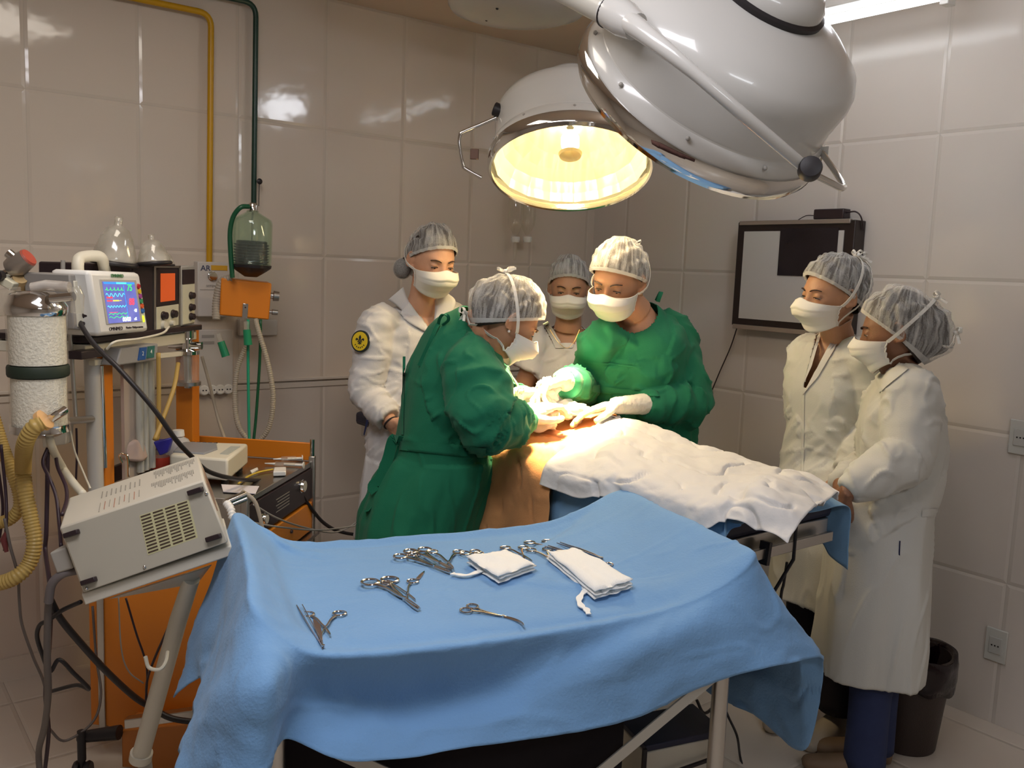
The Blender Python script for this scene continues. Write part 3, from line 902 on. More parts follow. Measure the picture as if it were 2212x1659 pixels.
# ================================================================ people
def skin(name, col, r=0.5):
    return mat(name, col, r, sss=0.12, var=0.07, vscale=30, bump=0.0004, bscale=260)
M_eye = mat('eye_white', (0.42, 0.36, 0.33), 0.35)
M_iris = mat('dark_iris', (0.03, 0.015, 0.01), 0.1)
M_brow = mat('brow_hair', (0.03, 0.016, 0.010), 0.8)
M_hair_dk = mat('dark_brown_hair', (0.030, 0.020, 0.016), 0.55, bump=0.0015, bscale=60, stretch=(6, 6, 1))
M_hair_lt = mat('mid_brown_hair', (0.075, 0.050, 0.035), 0.55, bump=0.0015, bscale=60, stretch=(6, 6, 1))

UP = V((0, 0, 1))
def nrm(v): return V(v).normalized()
def g(x, s): return exp(-(x / s) ** 2)

class Head:
    """c: centre, f: face direction, u: crown direction; s: scale (1 = 0.235 m tall)"""
    def __init__(h, c, f, u, s=1.0):
        h.c = V(c); h.s = s
        f = nrm(f); u = V(u); u = nrm(u - f * u.dot(f)); r = f.cross(u)
        h.M = Matrix((r, f, u)).transposed()   # local x: person's right, y: front, z: crown
    def w(h, x, y, z): return h.c + h.M @ (V((x, y, z)) * h.s)
    def surf(h, d):
        """local direction -> local skin point"""
        x, y, z = d
        p = V((0.073 * x, (0.092 if y > 0 else 0.098) * y, 0.117 * z))
        if p.z < 0:
            t = min(1, -p.z / 0.117)
            p.x *= 1 - 0.30 * t ** 1.6
            if p.y < 0: p.y *= 1 - 0.45 * t
            else: p.y *= 1 - 0.04 * t
            p.y += 0.012 * t
        if p.y > 0:
            fx = p.x; fz = p.z; fw = min(1, p.y / 0.05)
            p.y += fw * (0.024 * g(fx, 0.013) * g(fz + 0.036, 0.017) + 0.011 * g(fx, 0.009) * g(fz + 0.012, 0.02)
                         + 0.005 * g(abs(fx) - 0.028, 0.02) * g(fz - 0.024, 0.009)
                         - 0.011 * g(abs(fx) - 0.031, 0.014) * g(fz - 0.003, 0.012)
                         + 0.004 * g(abs(fx) - 0.045, 0.02) * g(fz + 0.025, 0.02)
                         + 0.008 * g(fx, 0.022) * g(fz + 0.071, 0.012)
                         + 0.010 * g(fx, 0.022) * g(fz + 0.104, 0.015))
            if fz > 0.03: p.y -= 0.006 * min(1, (fz - 0.03) / 0.06)
        return p
    def skin_prims(h, mb):
        nu, nv = 72, 56
        rings = []
        for i in range(nv + 1):
            t = pi * i / nv; q = max(sin(t), 1e-3)
            rings.append([h.w(*h.surf((q * cos(2 * pi * k / nu), q * sin(2 * pi * k / nu), -cos(t)))) for k in range(nu)])
        mb.rings(rings, True)
        for s_ in (-1, 1):
            # ear: rim, bowl and lobe
            R = h.M @ Matrix.Rotation(radians(18 * s_), 3, 'Z') @ Matrix.Rotation(radians(-12), 3, 'X')
            mb.ball(h.w(s_ * 0.076, -0.012, -0.006), (0.006 * h.s, 0.014 * h.s, 0.026 * h.s), R)
            pts = []
            for k in range(13):
                a = radians(-120 + 250 * k / 12)
                pts.append(h.c + h.M @ (V((s_ * 0.079, -0.014, -0.004)) * h.s) + R @ V((s_ * 0.004, -0.015 * h.s * cos(a), 0.028 * h.s * sin(a))))
            mb.tube(pts, 0.0042 * h.s, 8)
            mb.ball(h.w(s_ * 0.076, -0.004, -0.030), (0.005 * h.s, 0.007 * h.s, 0.008 * h.s), R)
            # upper and lower lids
            mb.ball(h.w(s_ * 0.031, 0.0745, 0.0055), (0.0148 * h.s, 0.0122 * h.s, 0.0098 * h.s), h.M)
            mb.ball(h.w(s_ * 0.031, 0.0735, -0.006), (0.0130 * h.s, 0.0100 * h.s, 0.0052 * h.s), h.M)
    def capr(h, d, base, lobes):
        """radius function for hair / cap in local dir d"""
        e = V((d[0] / base[0], (d[1]) / (base[1]), d[2] / base[2])).length
        r = 1.0 / e
        for L_, amp, k in lobes:
            c = V(d).dot(nrm(L_))
            r += amp * exp(k * (c - 1))
        return r

def shell(h, name, mt, parent, axis, psi, base, lobes, off=(0, -0.008, 0.006), noise_a=0.0, gather=0.0, seed=0.0, uv=True, inset=0.0, solid=0.0, front_drop=0.0):
    """open bowl around axis reaching psi(az) degrees down"""
    A = nrm(axis); F = frame(A, (0, 1, 0))
    nu, nv = 96, 34
    mb = MB(); G = []; uvs = []
    for i in range(nv + 1):
        row = []
        for k in range(nu):
            az = 2 * pi * k / nu
            ps = radians(psi(az)) * i / nv
            d = F @ V((sin(ps) * cos(az), sin(ps) * sin(az), cos(ps)))
            r = h.capr(d, base, lobes) - inset
            t = i / nv
            e0 = 1.0 / V((d.x / base[0], d.y / base[1], d.z / base[2])).length - inset
            kk = max(0, (t - 0.72) / 0.28); kk = kk * kk * (3 - 2 * kk)
            r = r * (1 - kk * .85) + e0 * 0.985 * kk * .85
            if noise_a: 
                r += noise_a * noise.noise(V((d.x * 5 + seed, d.y * 5, d.z * 5))) * sin(pi * min(1, t * 1.15)) 
                r += noise_a * 0.35 * noise.noise(V((az * 6 + seed, t * 3, seed))) * t
            if gather:
                gg = max(0, (t - 0.55) / 0.45)
                r += gather * sin(az * 42 + 2 * sin(az * 5)) * gg ** 2
                if t > 0.93: r -= 0.004 * (t - 0.93) / 0.07
            row.append(h.w(*(d * r + V(off))))
            uvs.append((k / nu, t))
        G.append(row)
    mb.grid(G, closed_u=True)
    return mb.build(name, mt, parent, uvs=uvs, ang=180, solid=solid)

def face_parts(h, par, look=-0.3, iris=True, brow=True):
    for s_ in (-1, 1):
        mb = MB(); mb.ball(h.w(s_ * 0.031, 0.0735, 0.0), (0.0125 * h.s, 0.0115 * h.s, 0.0105 * h.s), h.M)
        e = mb.build('eye', M_eye, par)
        if iris:
            mb = MB(); d = V((0, 1, look)).normalized()
            mb.ball(h.w(s_ * 0.031, 0.0735 + 0.0072 * d.y, 0.0085 * d.z), (0.0052 * h.s, 0.0048 * h.s, 0.0052 * h.s), h.M, 14, 8)
            mb.build('iris', M_iris, e)
        if brow:
            pts = [h.w(s_ * x, y, z) for x, y, z in ((0.014, 0.093, 0.020), (0.024, 0.0915, 0.0245), (0.036, 0.086, 0.0255), (0.048, 0.0745, 0.021))]
            mb = MB(); mb.tube(catmull(pts, 4), [(0.0016 * h.s, 0.0034 * h.s)] * 4 + [(0.0016 * h.s, 0.0042 * h.s)] * 5 + [(0.0014 * h.s, 0.0026 * h.s)] * 4, 8, up=h.M @ V((0, 1, 0)))
            mb.build('eyebrow', M_brow, par)
        pts = [h.w(s_ * x, y, z) for x, y, z in ((0.018, 0.0835, -0.0015), (0.025, 0.0870, 0.0015), (0.035, 0.0865, 0.001), (0.0445, 0.0800, -0.004))]
        mb = MB(); mb.tube(catmull(pts, 3), 0.0011 * h.s, 6); mb.build('eyelash_line', M_brow, par)

def mask(h, par, top=-0.006, bottom=-0.118, puff=1.0, straps=None, capbase=(0.088, 0.115, 0.128), capoff=V((0, -0.008, 0.006)), lobes=(), ties=True):
    nu, nv = 40, 26
    G = []
    for j in range(nv + 1):
        v = j / nv; row = []
        for i in range(nu + 1):
            t = -1 + 2 * i / nu
            zt = top - 0.022 * abs(t) ** 1.3 + 0.006 * g(t, 0.18); zb = bottom + 0.026 * abs(t) ** 1.4
            z = zt * (1 - v) + zb * v
            yf = 0.107 + (0.030 * sin(pi * min(1, v * 1.25 + 0.12)) - 0.030 * v ** 3) * puff
            ys = 0.022 + 0.008 * sin(pi * v)
            c = max(0, cos(t * pi / 2)) ** 0.72
            y = ys + (yf - ys) * c
            x = 0.0785 * sin(t * pi / 2) * (1 - 0.17 * v ** 1.5)
            pl = 0.0055 * ((v * 4.0) % 1) ** 1.5 * (1 - 0.3 * abs(t))
            pl += 0.0018 * noise.noise(V((t * 3 + h.c.x * 9, v * 5, 1)))
            row.append(h.w(x, y + pl, z))
        G.append(row)
    mb = MB(); mb.grid(G); m = mb.build('face_mask', M_mask, par, ang=180, solid=0.0016)
    # woven edges
    for s_, col in ((-1, 0), (1, nu)):
        mb = MB(); mb.tube([G[j][col] for j in range(nv + 1)], 0.0022 * h.s, 6); mb.build('mask_edge', M_mask, m)
    mb = MB(); mb.tube([G[0][i] for i in range(nu + 1)], 0.0015 * h.s, 6); mb.build('mask_edge', M_mask, m)
    # tie straps running over the cap
    if straps is None: straps = (((0, -0.75, 0.65),), ((0, -0.75, -0.45),))
    for (corner, target) in ((0, straps[0]), (nv, straps[1])):
        if target is None: continue
        tg = nrm(target)
        for s_, col in ((-1, 0), (1, nu)):
            p0w = G[corner][col]
            p0 = h.M.transposed() @ (p0w - h.c) / h.s
            d0 = nrm(p0 - capoff)
            pts = []
            n = 14
            q = d0.rotation_difference(tg)
            for k in range(n + 1):
                t = k / n
                d = Quaternion().slerp(q, t) @ d0
                r = h.capr(d, capbase, lobes) + 0.004
                if corner and t < 0.75 and d.z < -0.1: r = min(r, 0.087 + 0.02 * t)
                p = d * r + capoff
                if t < 0.2: p = p0 * (1 - t / 0.2) + p * (t / 0.2)
                pts.append(p)
            wp = [h.w(*p) for p in pts]
            side = []
            for k in range(len(wp)):
                tt = (wp[min(k + 1, n)] - wp[max(k - 1, 0)]).normalized()
                side.append(tt.cross((wp[k] - h.c).normalized()))
            mb = MB(); mb.ribbon(wp, side, 0.010 * h.s, 0.0014); mb.build('mask_tie', M_mask, m, smooth=False)
        if ties:
            kp = h.w(*(tg * (h.capr(tg, capbase, lobes) + 0.008) + capoff))
            mb = MB(); mb.ball(kp, (0.010, 0.010, 0.008), nu=12, nv=8)
            F = frame(kp - h.c)
            for a in (0.3, 2.6):
                d = F @ V((cos(a), sin(a), 0.35))
                e = F @ V((-sin(a), cos(a), 0.6))
                loop = [kp, kp + d * 0.016 + e * 0.010, kp + d * 0.030, kp + d * 0.016 - e * 0.006, kp]
                mb.ribbon(catmull(loop, 4), F @ V((0, 0, 1)), 0.007, 0.0012)
            for a in (-0.6, -2.2):
                d = F @ V((cos(a), sin(a), 0.25))
                mb.ribbon([kp, kp + d * 0.02, kp + d * 0.036 + F @ V((0.004, -0.004, 0))], F @ V((0, 0, 1)), 0.008, 0.0012)
            mb.build('mask_knot', M_mask, m, smooth=False)
    return m

def hand_prims(mb, wrist, d, pn, side, curl=(0.5,) * 5, infl=0.0, s=1.0, spread=0.10, point=None):
    """wrist point, direction of the palm, palm normal (side the fingers close to); side +1: thumb to the right of d when palm faces pn"""
    d = nrm(d); pn = V(pn); pn = nrm(pn - d * pn.dot(d)); x = d.cross(pn) * side
    W = V(wrist)
    r = lambda v: v * s + infl
    # palm: four fused metacarpals plus heel
    mb.tube([W - d * 0.02 * s, W + d * 0.015 * s], [(r(.028), r(.020)), (r(.032), r(.019))], 14, up=pn)
    offs = (0.031, 0.0105, -0.0105, -0.030)
    lens = (0.086, 0.090, 0.086, 0.078)
    fl = ((.040, .024, .019), (.044, .028, .020), (.041, .026, .020), (.032, .019, .018))
    fr = (.0088, .0090, .0086, .0076)
    for i in range(4):
        o = x * offs[i] * s
        k0 = W + o * 0.55 + d * 0.005 * s; k1 = W + o + d * lens[i] * s
        mb.tube([k0, (k0 + k1) / 2 - pn * 0.004 * s, k1], [r(.0155), r(.0145), r(.0115)], 12)
        c = curl[i + 1]
        ang = (0.35 + 0.9 * c) * c * 1.0; p = k1; dd = (d + x * (offs[i] * spread * 20 * 0.1)).normalized()
        bend = (c * 0.95, c * 1.25, c * 0.75)
        pts = [k1 - d * 0.012 * s, k1]; rs = [r(fr[i] * 1.12), r(fr[i] * 1.08)]
        for j in range(3):
            q = Quaternion(dd.cross(pn).normalized(), bend[j]); dd = (q @ dd).normalized(); 
            mid = p + dd * fl[i][j] * s * 0.5
            p = p + dd * fl[i][j] * s
            pts += [mid, p]; rs += [r(fr[i] * (1.0 - .07 * j) * 0.95), r(fr[i] * (1.02 - .10 * j))]
        pts.append(p + dd * 0.004 * s); rs.append(r(fr[i] * 0.45))
        mb.tube(pts, rs, 12)
    # thumb from the side of the palm
    b0 = W + x * 0.022 * s + d * 0.016 * s + pn * 0.004 * s
    c = curl[0]
    t1 = (x * (0.85 - 0.4 * c) + d * 0.75 + pn * (0.25 + 0.45 * c)).normalized()
    t2 = (x * (0.35 - 0.5 * c) + d * 0.95 + pn * (0.2 + 0.5 * c)).normalized()
    t3 = (x * (0.1 - 0.6 * c) + d * 1.0 + pn * (0.1 + 0.6 * c)).normalized()
    p1 = b0 + t1 * 0.044 * s; p2 = p1 + t2 * 0.034 * s; p3 = p2 + t3 * 0.026 * s
    mb.tube([b0, (b0 + p1) / 2, p1, p2, p3, p3 + t3 * 0.004 * s], [r(.0165), r(.0150), r(.0115), r(.0105), r(.0090), r(.0045)], 12)

def limb(mb, pts, rad, sub=4, n=20):
    P_ = catmull(pts, sub)
    rr = [V((r if not isinstance(r, tuple) else r[0], r if not isinstance(r, tuple) else r[1], 0)) for r in rad]
    R_ = catmull(rr, sub)
    mb.tube(P_, [(max(a.x, .004), max(a.y, .004)) for a in R_], n)

def torso(mb, spine, wd, L, n=40, ex=2.4, sub=3, shape=None):
    """spine points (bottom to top), wd (halfwidth, halfdepth), L: left-right axis"""
    S = catmull(spine, sub); W_ = catmull([V((a, b, 0)) for a, b in wd], sub)
    rings = []
    for i, p in enumerate(S):
        t = (S[min(i + 1, len(S) - 1)] - S[max(i - 1, 0)]).normalized()
        l = V(L[0]).lerp(V(L[1]), i / (len(S) - 1)) if isinstance(L, (list, tuple)) and isinstance(L[0], Vector) else V(L)
        x = (l - t * l.dot(t)).normalized(); y = t.cross(x)
        rg = []
        for k in range(n):
            a = 2 * pi * k / n; ca, sa = cos(a), sin(a)
            m = (abs(ca) ** ex + abs(sa) ** ex) ** (-1 / ex)
            f = shape(i / (len(S) - 1), a) if shape else 1.0
            rg.append(p + x * (ca * m * W_[i].x * f) + y * (sa * m * W_[i].y * f))
        rings.append(rg)
    mb.rings(rings, True)

def sleeve(mb, nk, pts, rad):
    a = V(pts[0]); i_ = (V(nk) - a); i_.z -= .06; i_.normalize()
    limb(mb, [a + i_ * .075] + list(pts), [rad[0] * .70] + list(rad))
    mb.ball(a + UP * -.008, rad[0] * .93)

def wrinkle(co, no, bones, amp, seed, skirt=None):
    """folds: across the sleeves, hanging on the skirt.  bones: (p, q, amp factor, along freq, around freq)"""
    B = [(V(p), V(q), a, f1, f2) for p, q, a, f1, f2 in bones]
    out = co.copy()
    for i in range(len(co)):
        p = V(co[i])
        best = None; bw = 1e9
        for b in B:
            ab = b[1] - b[0]; t = max(0, min(1, (p - b[0]).dot(ab) / ab.length_squared))
            d = (p - b[0] - ab * t).length
            if d < bw: bw = d; best = (b, t, ab)
        b, t, ab = best
        ax = ab.normalized(); s_ = (p - b[0]).dot(ax); pr = p - b[0] - ax * s_
        q = pr * b[4] + ax * (s_ * b[3])
        n1 = noise.noise(q + V((seed, 0, seed)))
        n2 = noise.noise(q * 2.3 + V((0, seed, 3)))
        n3 = noise.noise(q * 1.5 + V((5, seed, 1)))
        h = (1 - abs(n1) * 2.4) * 0.55 + n2 * 0.35 + 0.75 * max(0, 1 - abs(n3) * 7) ** 1.5 * (0.5 + n2)
        a = amp * b[2] * h
        out[i] = co[i] + no[i] * a
    return out

def legs(par, ft, fw, lx, m, sh, h=.80, sp_=.085, r=(.09, .07, .062, .058)):
    for s_ in (-1, 1):
        k = ft + lx * sp_ * s_
        mb = MB(); limb(mb, [k + V((0, 0, h)), k + V((0, 0, .48)), k + V((0, 0, .28)), k + V((0, 0, .05))], list(r), 5, 22); mb.build('trouser_leg', m, par, ang=180)
        mb = MB(); limb(mb, [k - fw * .055 + V((0, 0, .038)), k + V((0, 0, .045)), k + fw * 0.09 + V((0, 0, .036)), k + fw * .165 + V((0, 0, .027)), k + fw * .19 + V((0, 0, .022))], [(.036, .036), (.042, .043), (.046, .034), (.036, .026), (.01, .01)], 5, 20); mb.build('shoe', sh, par, ang=180)

def person_root(foot, label):
    return thing('person', V(foot), label, 'person')

FULL = {}
def body_mesh(par, mb, m, vox=0.004):
    me, co, no = remesh(mb, vox, 1)
    return put_mesh('body', me, co, m, par)

def garment(par, mb, m, bones, amp, seed, vox=0.0065, cut=None, name='gown', sm=4):
    me, co, no = remesh(mb, vox, sm)
    co = wrinkle(co, no, bones, amp, seed)
    full = BVHTree.FromPolygons([tuple(p) for p in co], [tuple(p.vertices) for p in me.polygons])
    o = put_mesh(name, me, co, m, par, solid=0.0022, cut=cut)
    FULL[o] = full
    return o

def glove(par, w_, d, pn, side, curl, elbow, s=1.0, cuff=0.05, spread=0.1):
    mb = MB(); hand_prims(mb, w_, d, pn, side, curl, 0.0012, s, spread)
    c0 = V(w_); e = (V(elbow) - c0).normalized()
    n = max(3, int(cuff / 0.02))
    mb.tube([c0 + V(d).normalized() * 0.012] + [c0 + e * cuff * k / n for k in range(n + 1)], [0.028 * s] + [(0.029 + 0.010 * k / n) * s for k in range(n + 1)], 24)
    me, co, no = remesh(mb, 0.0028, 1)
    for i in range(len(co)):
        co[i] += no[i] * (0.0014 * noise.noise(V(co[i]) * 70) + 0.0008 * noise.noise(V(co[i]) * 160))
    gl = put_mesh('glove', me, co, M_glove, par)
    mb = MB(); mb.torus(c0 + e * (cuff - 0.002), e, 0.0385 * s, 0.0028, 36, 8); mb.build('glove_cuff_bead', M_glove, gl)
    return gl
def cutpx(poly, side=None):
    def f(c, n):
        if n.dot(c - CP) > 0: return False
        x, y = proj(c)
        return inpoly(x, y, poly)
    return f
UP = V((0, 0, 1))
def torso_in(mb, sp_, wd, L):
    n = len(wd)
    torso(mb, sp_, [(a * (.84 if i < n - 3 else .88), b_ * (.80 if i < n - 3 else .90)) for i, (a, b_) in enumerate(wd)], L)
M_clog = mat('white_clog', (.62, .60, .56), .5); M_gtrous = mat('pale_green_trousers', (.05, .20, .12), .85, bump=.0006, bscale=200); M_wtrous = mat('white_trousers', (.70, .69, .66), .85, bump=.0006, bscale=200)
# ---------------------------------------------------------------- 1: white coat onlooker with round patch, left
SK1 = skin('warm_skin', (0.60, 0.33, 0.21)); SK2 = skin('tan_skin', (0.52, 0.27, 0.155)); SK3 = skin('brown_skin', (0.24, 0.115, 0.065)); SK4 = skin('olive_skin', (0.50, 0.27, 0.16))
ft = V((-0.36, 3.45, 0))
R1 = person_root(ft, 'person in white lapel coat with round yellow sleeve patch, standing at left, masked')
hd = Head(P(934, 562, 3.38), (0.52, -0.80, -0.30), (0.10, -0.12, 1), 1.03)
fw = nrm((0.45, -0.90, 0)); lx = fw.cross(UP)     # lx: person's right
nk0 = P(905, 690, 3.46)
shR = P(818, 700, 3.36); shL = P(975, 688, 3.56)
elR = P(790, 845, 3.33); wrR = P(846, 915, 3.24); 
elL = P(990, 850, 3.60); wrL = P(935, 930, 3.35)
lean = [ft + V((0, 0, 0.52)), ft + V((0, 0, 0.80)), ft + V((0, 0, 1.02)), P(900, 800, 3.47), P(900, 720, 3.47), P(903, 684, 3.47), P(906, 672, 3.465)]
hb = MB()
torso_in(hb, [ft + V((0, 0, 0.75)), ft + V((0, 0, 0.95)), P(893, 860, 3.46), P(898, 780, 3.46), P(902, 715, 3.45), P(906, 680, 3.45), P(910, 655, 3.44)], [(.15, .10), (.155, .11), (.125, .095), (.145, .10), (.150, .085), (.075, .06), (.05, .052)], lx)
limb(hb, [P(908, 668, 3.45), P(915, 640, 3.43), hd.w(0, -0.02, -0.06)], [.060, .054, .052])
for a, b_, c in ((shR, elR, wrR), (shL, elL, wrL)):
    limb(hb, [a, a.lerp(b_, .5), b_, b_.lerp(c, .5), c], [.050, .045, .038, .034, .026])
hand_prims(hb, wrR, (0.45, -0.05, -0.28), (0.3, 0.6, 0.2), 1, (.2, .35, .4, .4, .45))
hand_prims(hb, wrL, (-0.35, -0.1, -0.35), (0.1, 0.7, 0.2), -1, (.2, .35, .4, .4, .45))
legs(R1, ft, fw, lx, M_wtrous, M_clog)
hd.skin_prims(hb)
body = body_mesh(R1, hb, SK1, 0.0042)
gb = MB()
torso(gb, lean, [(.235, .17), (.20, .15), (.180, .135), (.165, .125), (.180, .118), (.110, .088), (.070, .064)], lx,
      shape=lambda t, a: 1 + (0.045 * sin(6 * a + 1) + 0.03 * sin(11 * a)) * max(0, 1 - t / .45))
for a, b_, c, rr in ((shR, elR, wrR, [.072, .068, .061, .055, .050]), (shL, elL, wrL, [.072, .066, .06, .055, .048])):
    c2 = b_.lerp(c, .86)
    sleeve(gb, nk0, [a, a.lerp(b_, .5), b_, b_.lerp(c2, .5), c2], rr)
cutV = [(862, 640), (905, 628), (965, 640), (944, 690), (934, 728), (928, 716), (882, 660)]
hem = ft.z + 0.525
coat = garment(R1, gb, M_coat, [(ft + V((0, 0, .5)), P(897, 860, 3.46), 0.9, 2.2, 8), (P(897, 860, 3.46), nk0, .45, 6, 8), (shR, elR, 1.0, 16, 7), (elR, wrR, 1.2, 22, 7), (shL, elL, .9, 16, 7), (elL, wrL, 1.0, 20, 7)], 0.011, 1.0,
        cut=lambda c, n: cutpx(cutV)(c, n) or (n.z < -0.7 and c.z < hem + 0.02) or (c - nk0).length < 0.05, name='coat')
cb = FULL[coat]
def lapel(polys, par, bvh, m=M_coat, off=0.006, th=0.004):
    for q in polys:
        mb = MB(); patch(mb, bvh, q, 8, 10, off, th); mb.build('lapel', m, par, ang=60)
def lapel3(inner, outer, d, par, bvh, m, n=12):
    def samp(L, t):
        q = catmull([V((a[0], a[1], 0)) for a in L], 8); return q[min(len(q) - 1, int(round(t * (len(q) - 1))))]
    G = []
    for i in range(n * 2 + 1):
        t = i / (2 * n); a, b_ = samp(inner, t), samp(outer, t); row = []
        for j in range(7):
            u = j / 6; q = a.lerp(b_, u); dd = d[0] * (1 - t) + d[1] * t
            p = P(q.x, q.y, dd); h = on_surf(bvh, q.x, q.y, .007)
            if h is not None and (h - CP).length < (p - CP).length: p = h
            row.append(p - ray(q.x, q.y) * (.006 * sin(pi * u)))
        G.append(row)
    mb = MB(); mb.grid(G); return mb.build('lapel', m, par, ang=180, solid=.004)
lapel3([(871, 620), (880, 645), (898, 672), (928, 718)], [(838, 648), (852, 656), (866, 668), (868, 670)], (3.42, 3.40), coat, cb, M_coat)
lapel3([(884, 652), (898, 672), (914, 694), (930, 722)], [(862, 678), (876, 694), (898, 708), (928, 722)], (3.40, 3.36), coat, cb, M_coat)
lapel3([(938, 636), (940, 660), (938, 690), (933, 720)], [(962, 630), (984, 652), (966, 690), (938, 722)], (3.42, 3.36), coat, cb, M_coat)
# overlapped front edge, pocket slit
mb = MB(); patch(mb, cb, [(936, 724), (941, 722), (944, 900), (938, 900)], 2, 24, 0.003, 0.002); mb.build('front_edge', M_coat, coat, ang=60)
mb = MB(); patch(mb, cb, [(792, 904), (797, 906), (787, 942), (785, 938)], 2, 8, 0.004, 0.002, 3.4); mb.build('pocket_slit', mat('dark_blue_lining', (0.01, 0.012, 0.05), 0.8), coat)
# round sleeve patch
pc = on_surf(cb, 779, 735, 0.005) or P(779, 735, 3.3)
M_py = mat('yellow_embroidery', (0.72, 0.52, 0.02), 0.8, bump=0.0005, bscale=500); M_pk = mat('black_embroidery', (0.012, 0.02, 0.02), 0.85)
pnn = nrm(V((-0.30, -0.92, 0.12)))
F = frame(pnn, UP)
def pq(u, v, o=0.0): return pc + F @ V((u * 0.036, v * 0.040, o))
mb = MB(); mb.rings([[pq(r * cos(2 * pi * k / 40), r * sin(2 * pi * k / 40), z - 0.004) for k in range(40)] for r, z in ((1.0, -0.006), (1.0, 0.0035), (0.9, 0.0045))]); pt = mb.build('sleeve_patch', M_pk, coat, label='round yellow emblem patch with black border')
mb = MB(); mb.rings([[pq(.86 * cos(2 * pi * k / 40), .86 * sin(2 * pi * k / 40), z - 0.004) for k in range(40)] for z in (0.0, 0.0054)]); mb.build('patch_field', M_py, pt)
def flat(pts, nm='patch_emblem', z0=0.0014, z1=0.0024):
    mb = MB(); mb.slab([pq(u, v, z0) for u, v in pts], F @ V((0, 0, z1 - z0))); return mb.build(nm, M_pk, pt, smooth=False)
flat([(0, .58), (.13, .38), (.10, .16), (.06, .02), (-.06, .02), (-.10, .16), (-.13, .38)])
for s_ in (1, -1):
    flat([(s_ * .08, .02), (s_ * .20, .20), (s_ * .36, .30), (s_ * .48, .20), (s_ * .46, .06), (s_ * .34, .04), (s_ * .36, .13), (s_ * .26, .12), (s_ * .16, -.02)])
    flat([(s_ * .05, -.10), (s_ * .22, -.22), (s_ * .16, -.28), (s_ * .04, -.20)])
flat([(-.28, -.02), (.28, -.02), (.28, -.09), (-.28, -.09)])
flat([(-.07, -.10), (.07, -.10), (.03, -.32), (-.03, -.32)])
for k in range(6):
    a = radians(216 + 21.6 * k); flat([(.66 * cos(a + d_), .66 * sin(a + d_)) if r_ else (.52 * cos(a + d_), .52 * sin(a + d_)) for d_, r_ in ((-.08, 0), (.08, 0), (.06, 1), (-.05, 1))], 'patch_letter')
# head
lob = [((0.05, -0.9, -0.40), 0.035, 14)]
psi1 = lambda a: 97 - 6 * cos(a) + 0 * a
def head_gear(h, par, hair, lobes, psi=(86, 112), straps=None, netm=None, seed=0.0, puff=0.0, ear=True, mpuff=1.0, base=(0.088, 0.115, 0.128), iris=True, look=-0.4, axis=(0, -0.34, 0.94), ties=True, hairlobes=None):
    """hair under a see-through bouffant cap, face, mask"""
    def ps(az, k=0.0):
        # F = frame(axis, up=y): az 90deg points towards the face
        c = sin(az)
        return psi[0] * (c + 1) / 2 + psi[1] * (1 - c) / 2 - k
    hl = hairlobes or lobes
    shell(h, 'hair', hair, par, axis, lambda a: ps(a, 4 * (sin(a) + 1) / 2 - 6 * (1 - sin(a)) / 2), tuple(b * 0.93 for b in base), hl, noise_a=0.004, seed=seed, solid=0.002)
    shell(h, 'bouffant_cap', netm or M_net, par, axis, lambda a: ps(a), tuple(b + puff for b in base), lobes, noise_a=0.016, gather=0.0022, seed=seed)
    mask(h, par, straps=straps, capbase=tuple(b + puff + 0.001 for b in base), lobes=lobes, puff=mpuff, ties=ties)
    face_parts(h, par, look, iris)
head_gear(hd, R1, M_hair_dk, lob, psi=(76, 104), straps=((0, -0.90, 0.28), (0, -0.8, -0.55)), seed=2, ties=False)
mb = MB(); bc_ = P(870, 580, 3.46); mb.ball(bc_, (.034, .034, .038)); mb.ball(bc_ + V((.015, 0, .02)), .026); bn = mb.build('hair_bun', M_hair_dk, R1, ang=180)
mb = MB(); mb.ball(bc_, (.037, .037, .041)); mb.build('cap_back', MATS['bouffant_cap_net'], bn, ang=180)
mb = MB(); t0 = P(858, 898, 3.225); mb.torus(wrR + (elR - wrR) * 0.02, (elR - wrR), 0.029, 0.003, 28, 6); mb.build('hair_tie', M_black, R1)

# ---------------------------------------------------------------- 2: bent surgeon in green, left
ft = V((-0.30, 2.93, 0))
R2 = person_root(ft, 'person in green surgical gown bending over the patient, seen from the side')
hd = Head(P(1098, 693, 2.86), (0.78, 0.24, -0.54), (0.42, 0.16, 0.88), 1.00)
fw = nrm((0.86, 0.35, 0)); lx = fw.cross(UP)
hipc = P(950, 1010, 2.93); wst = P(953, 940, 2.92); ch = P(975, 830, 2.92); shc = P(1003, 745, 2.90); nk = P(1022, 708, 2.89)
spine = [ft + V((0, 0, 0.40)), ft + V((0, 0, 0.70)), hipc, wst, ch, shc, nk, P(1030, 698, 2.885)]
shN = P(1018, 790, 2.76); shF = P(1025, 752, 3.06)     # near = her right
elN = P(1050, 915, 2.66); wrN = P(1140, 905, 2.86)
elF = P(1085, 880, 3.15); wrF = P(1128, 850, 3.06)
hb = MB()
torso_in(hb, [ft + V((0, 0, .75)), hipc, wst, ch, shc, nk], [(.15, .11), (.15, .11), (.125, .095), (.14, .10), (.14, .085), (.062, .058)], lx)
limb(hb, [nk, nk.lerp(hd.w(0, -.04, -.06), .5), hd.w(0, -0.03, -0.05)], [.062, .056, .054])
for a, b_, c in ((shN, elN, wrN), (shF, elF, wrF)): limb(hb, [a, a.lerp(b_, .5), b_, b_.lerp(c, .5), c], [.048, .044, .038, .033, .026])
legs(R2, ft, fw, lx, M_gtrous, M_clog)
hd.skin_prims(hb)
hN = (nrm((0.55, 0.45, 0.35)), nrm((0.3, 0.3, -0.9))); hF = (nrm((0.50, -0.10, -0.05)), nrm((0.2, -0.5, -0.8)))
body_mesh(R2, hb, SK2, 0.0042)
gb = MB()
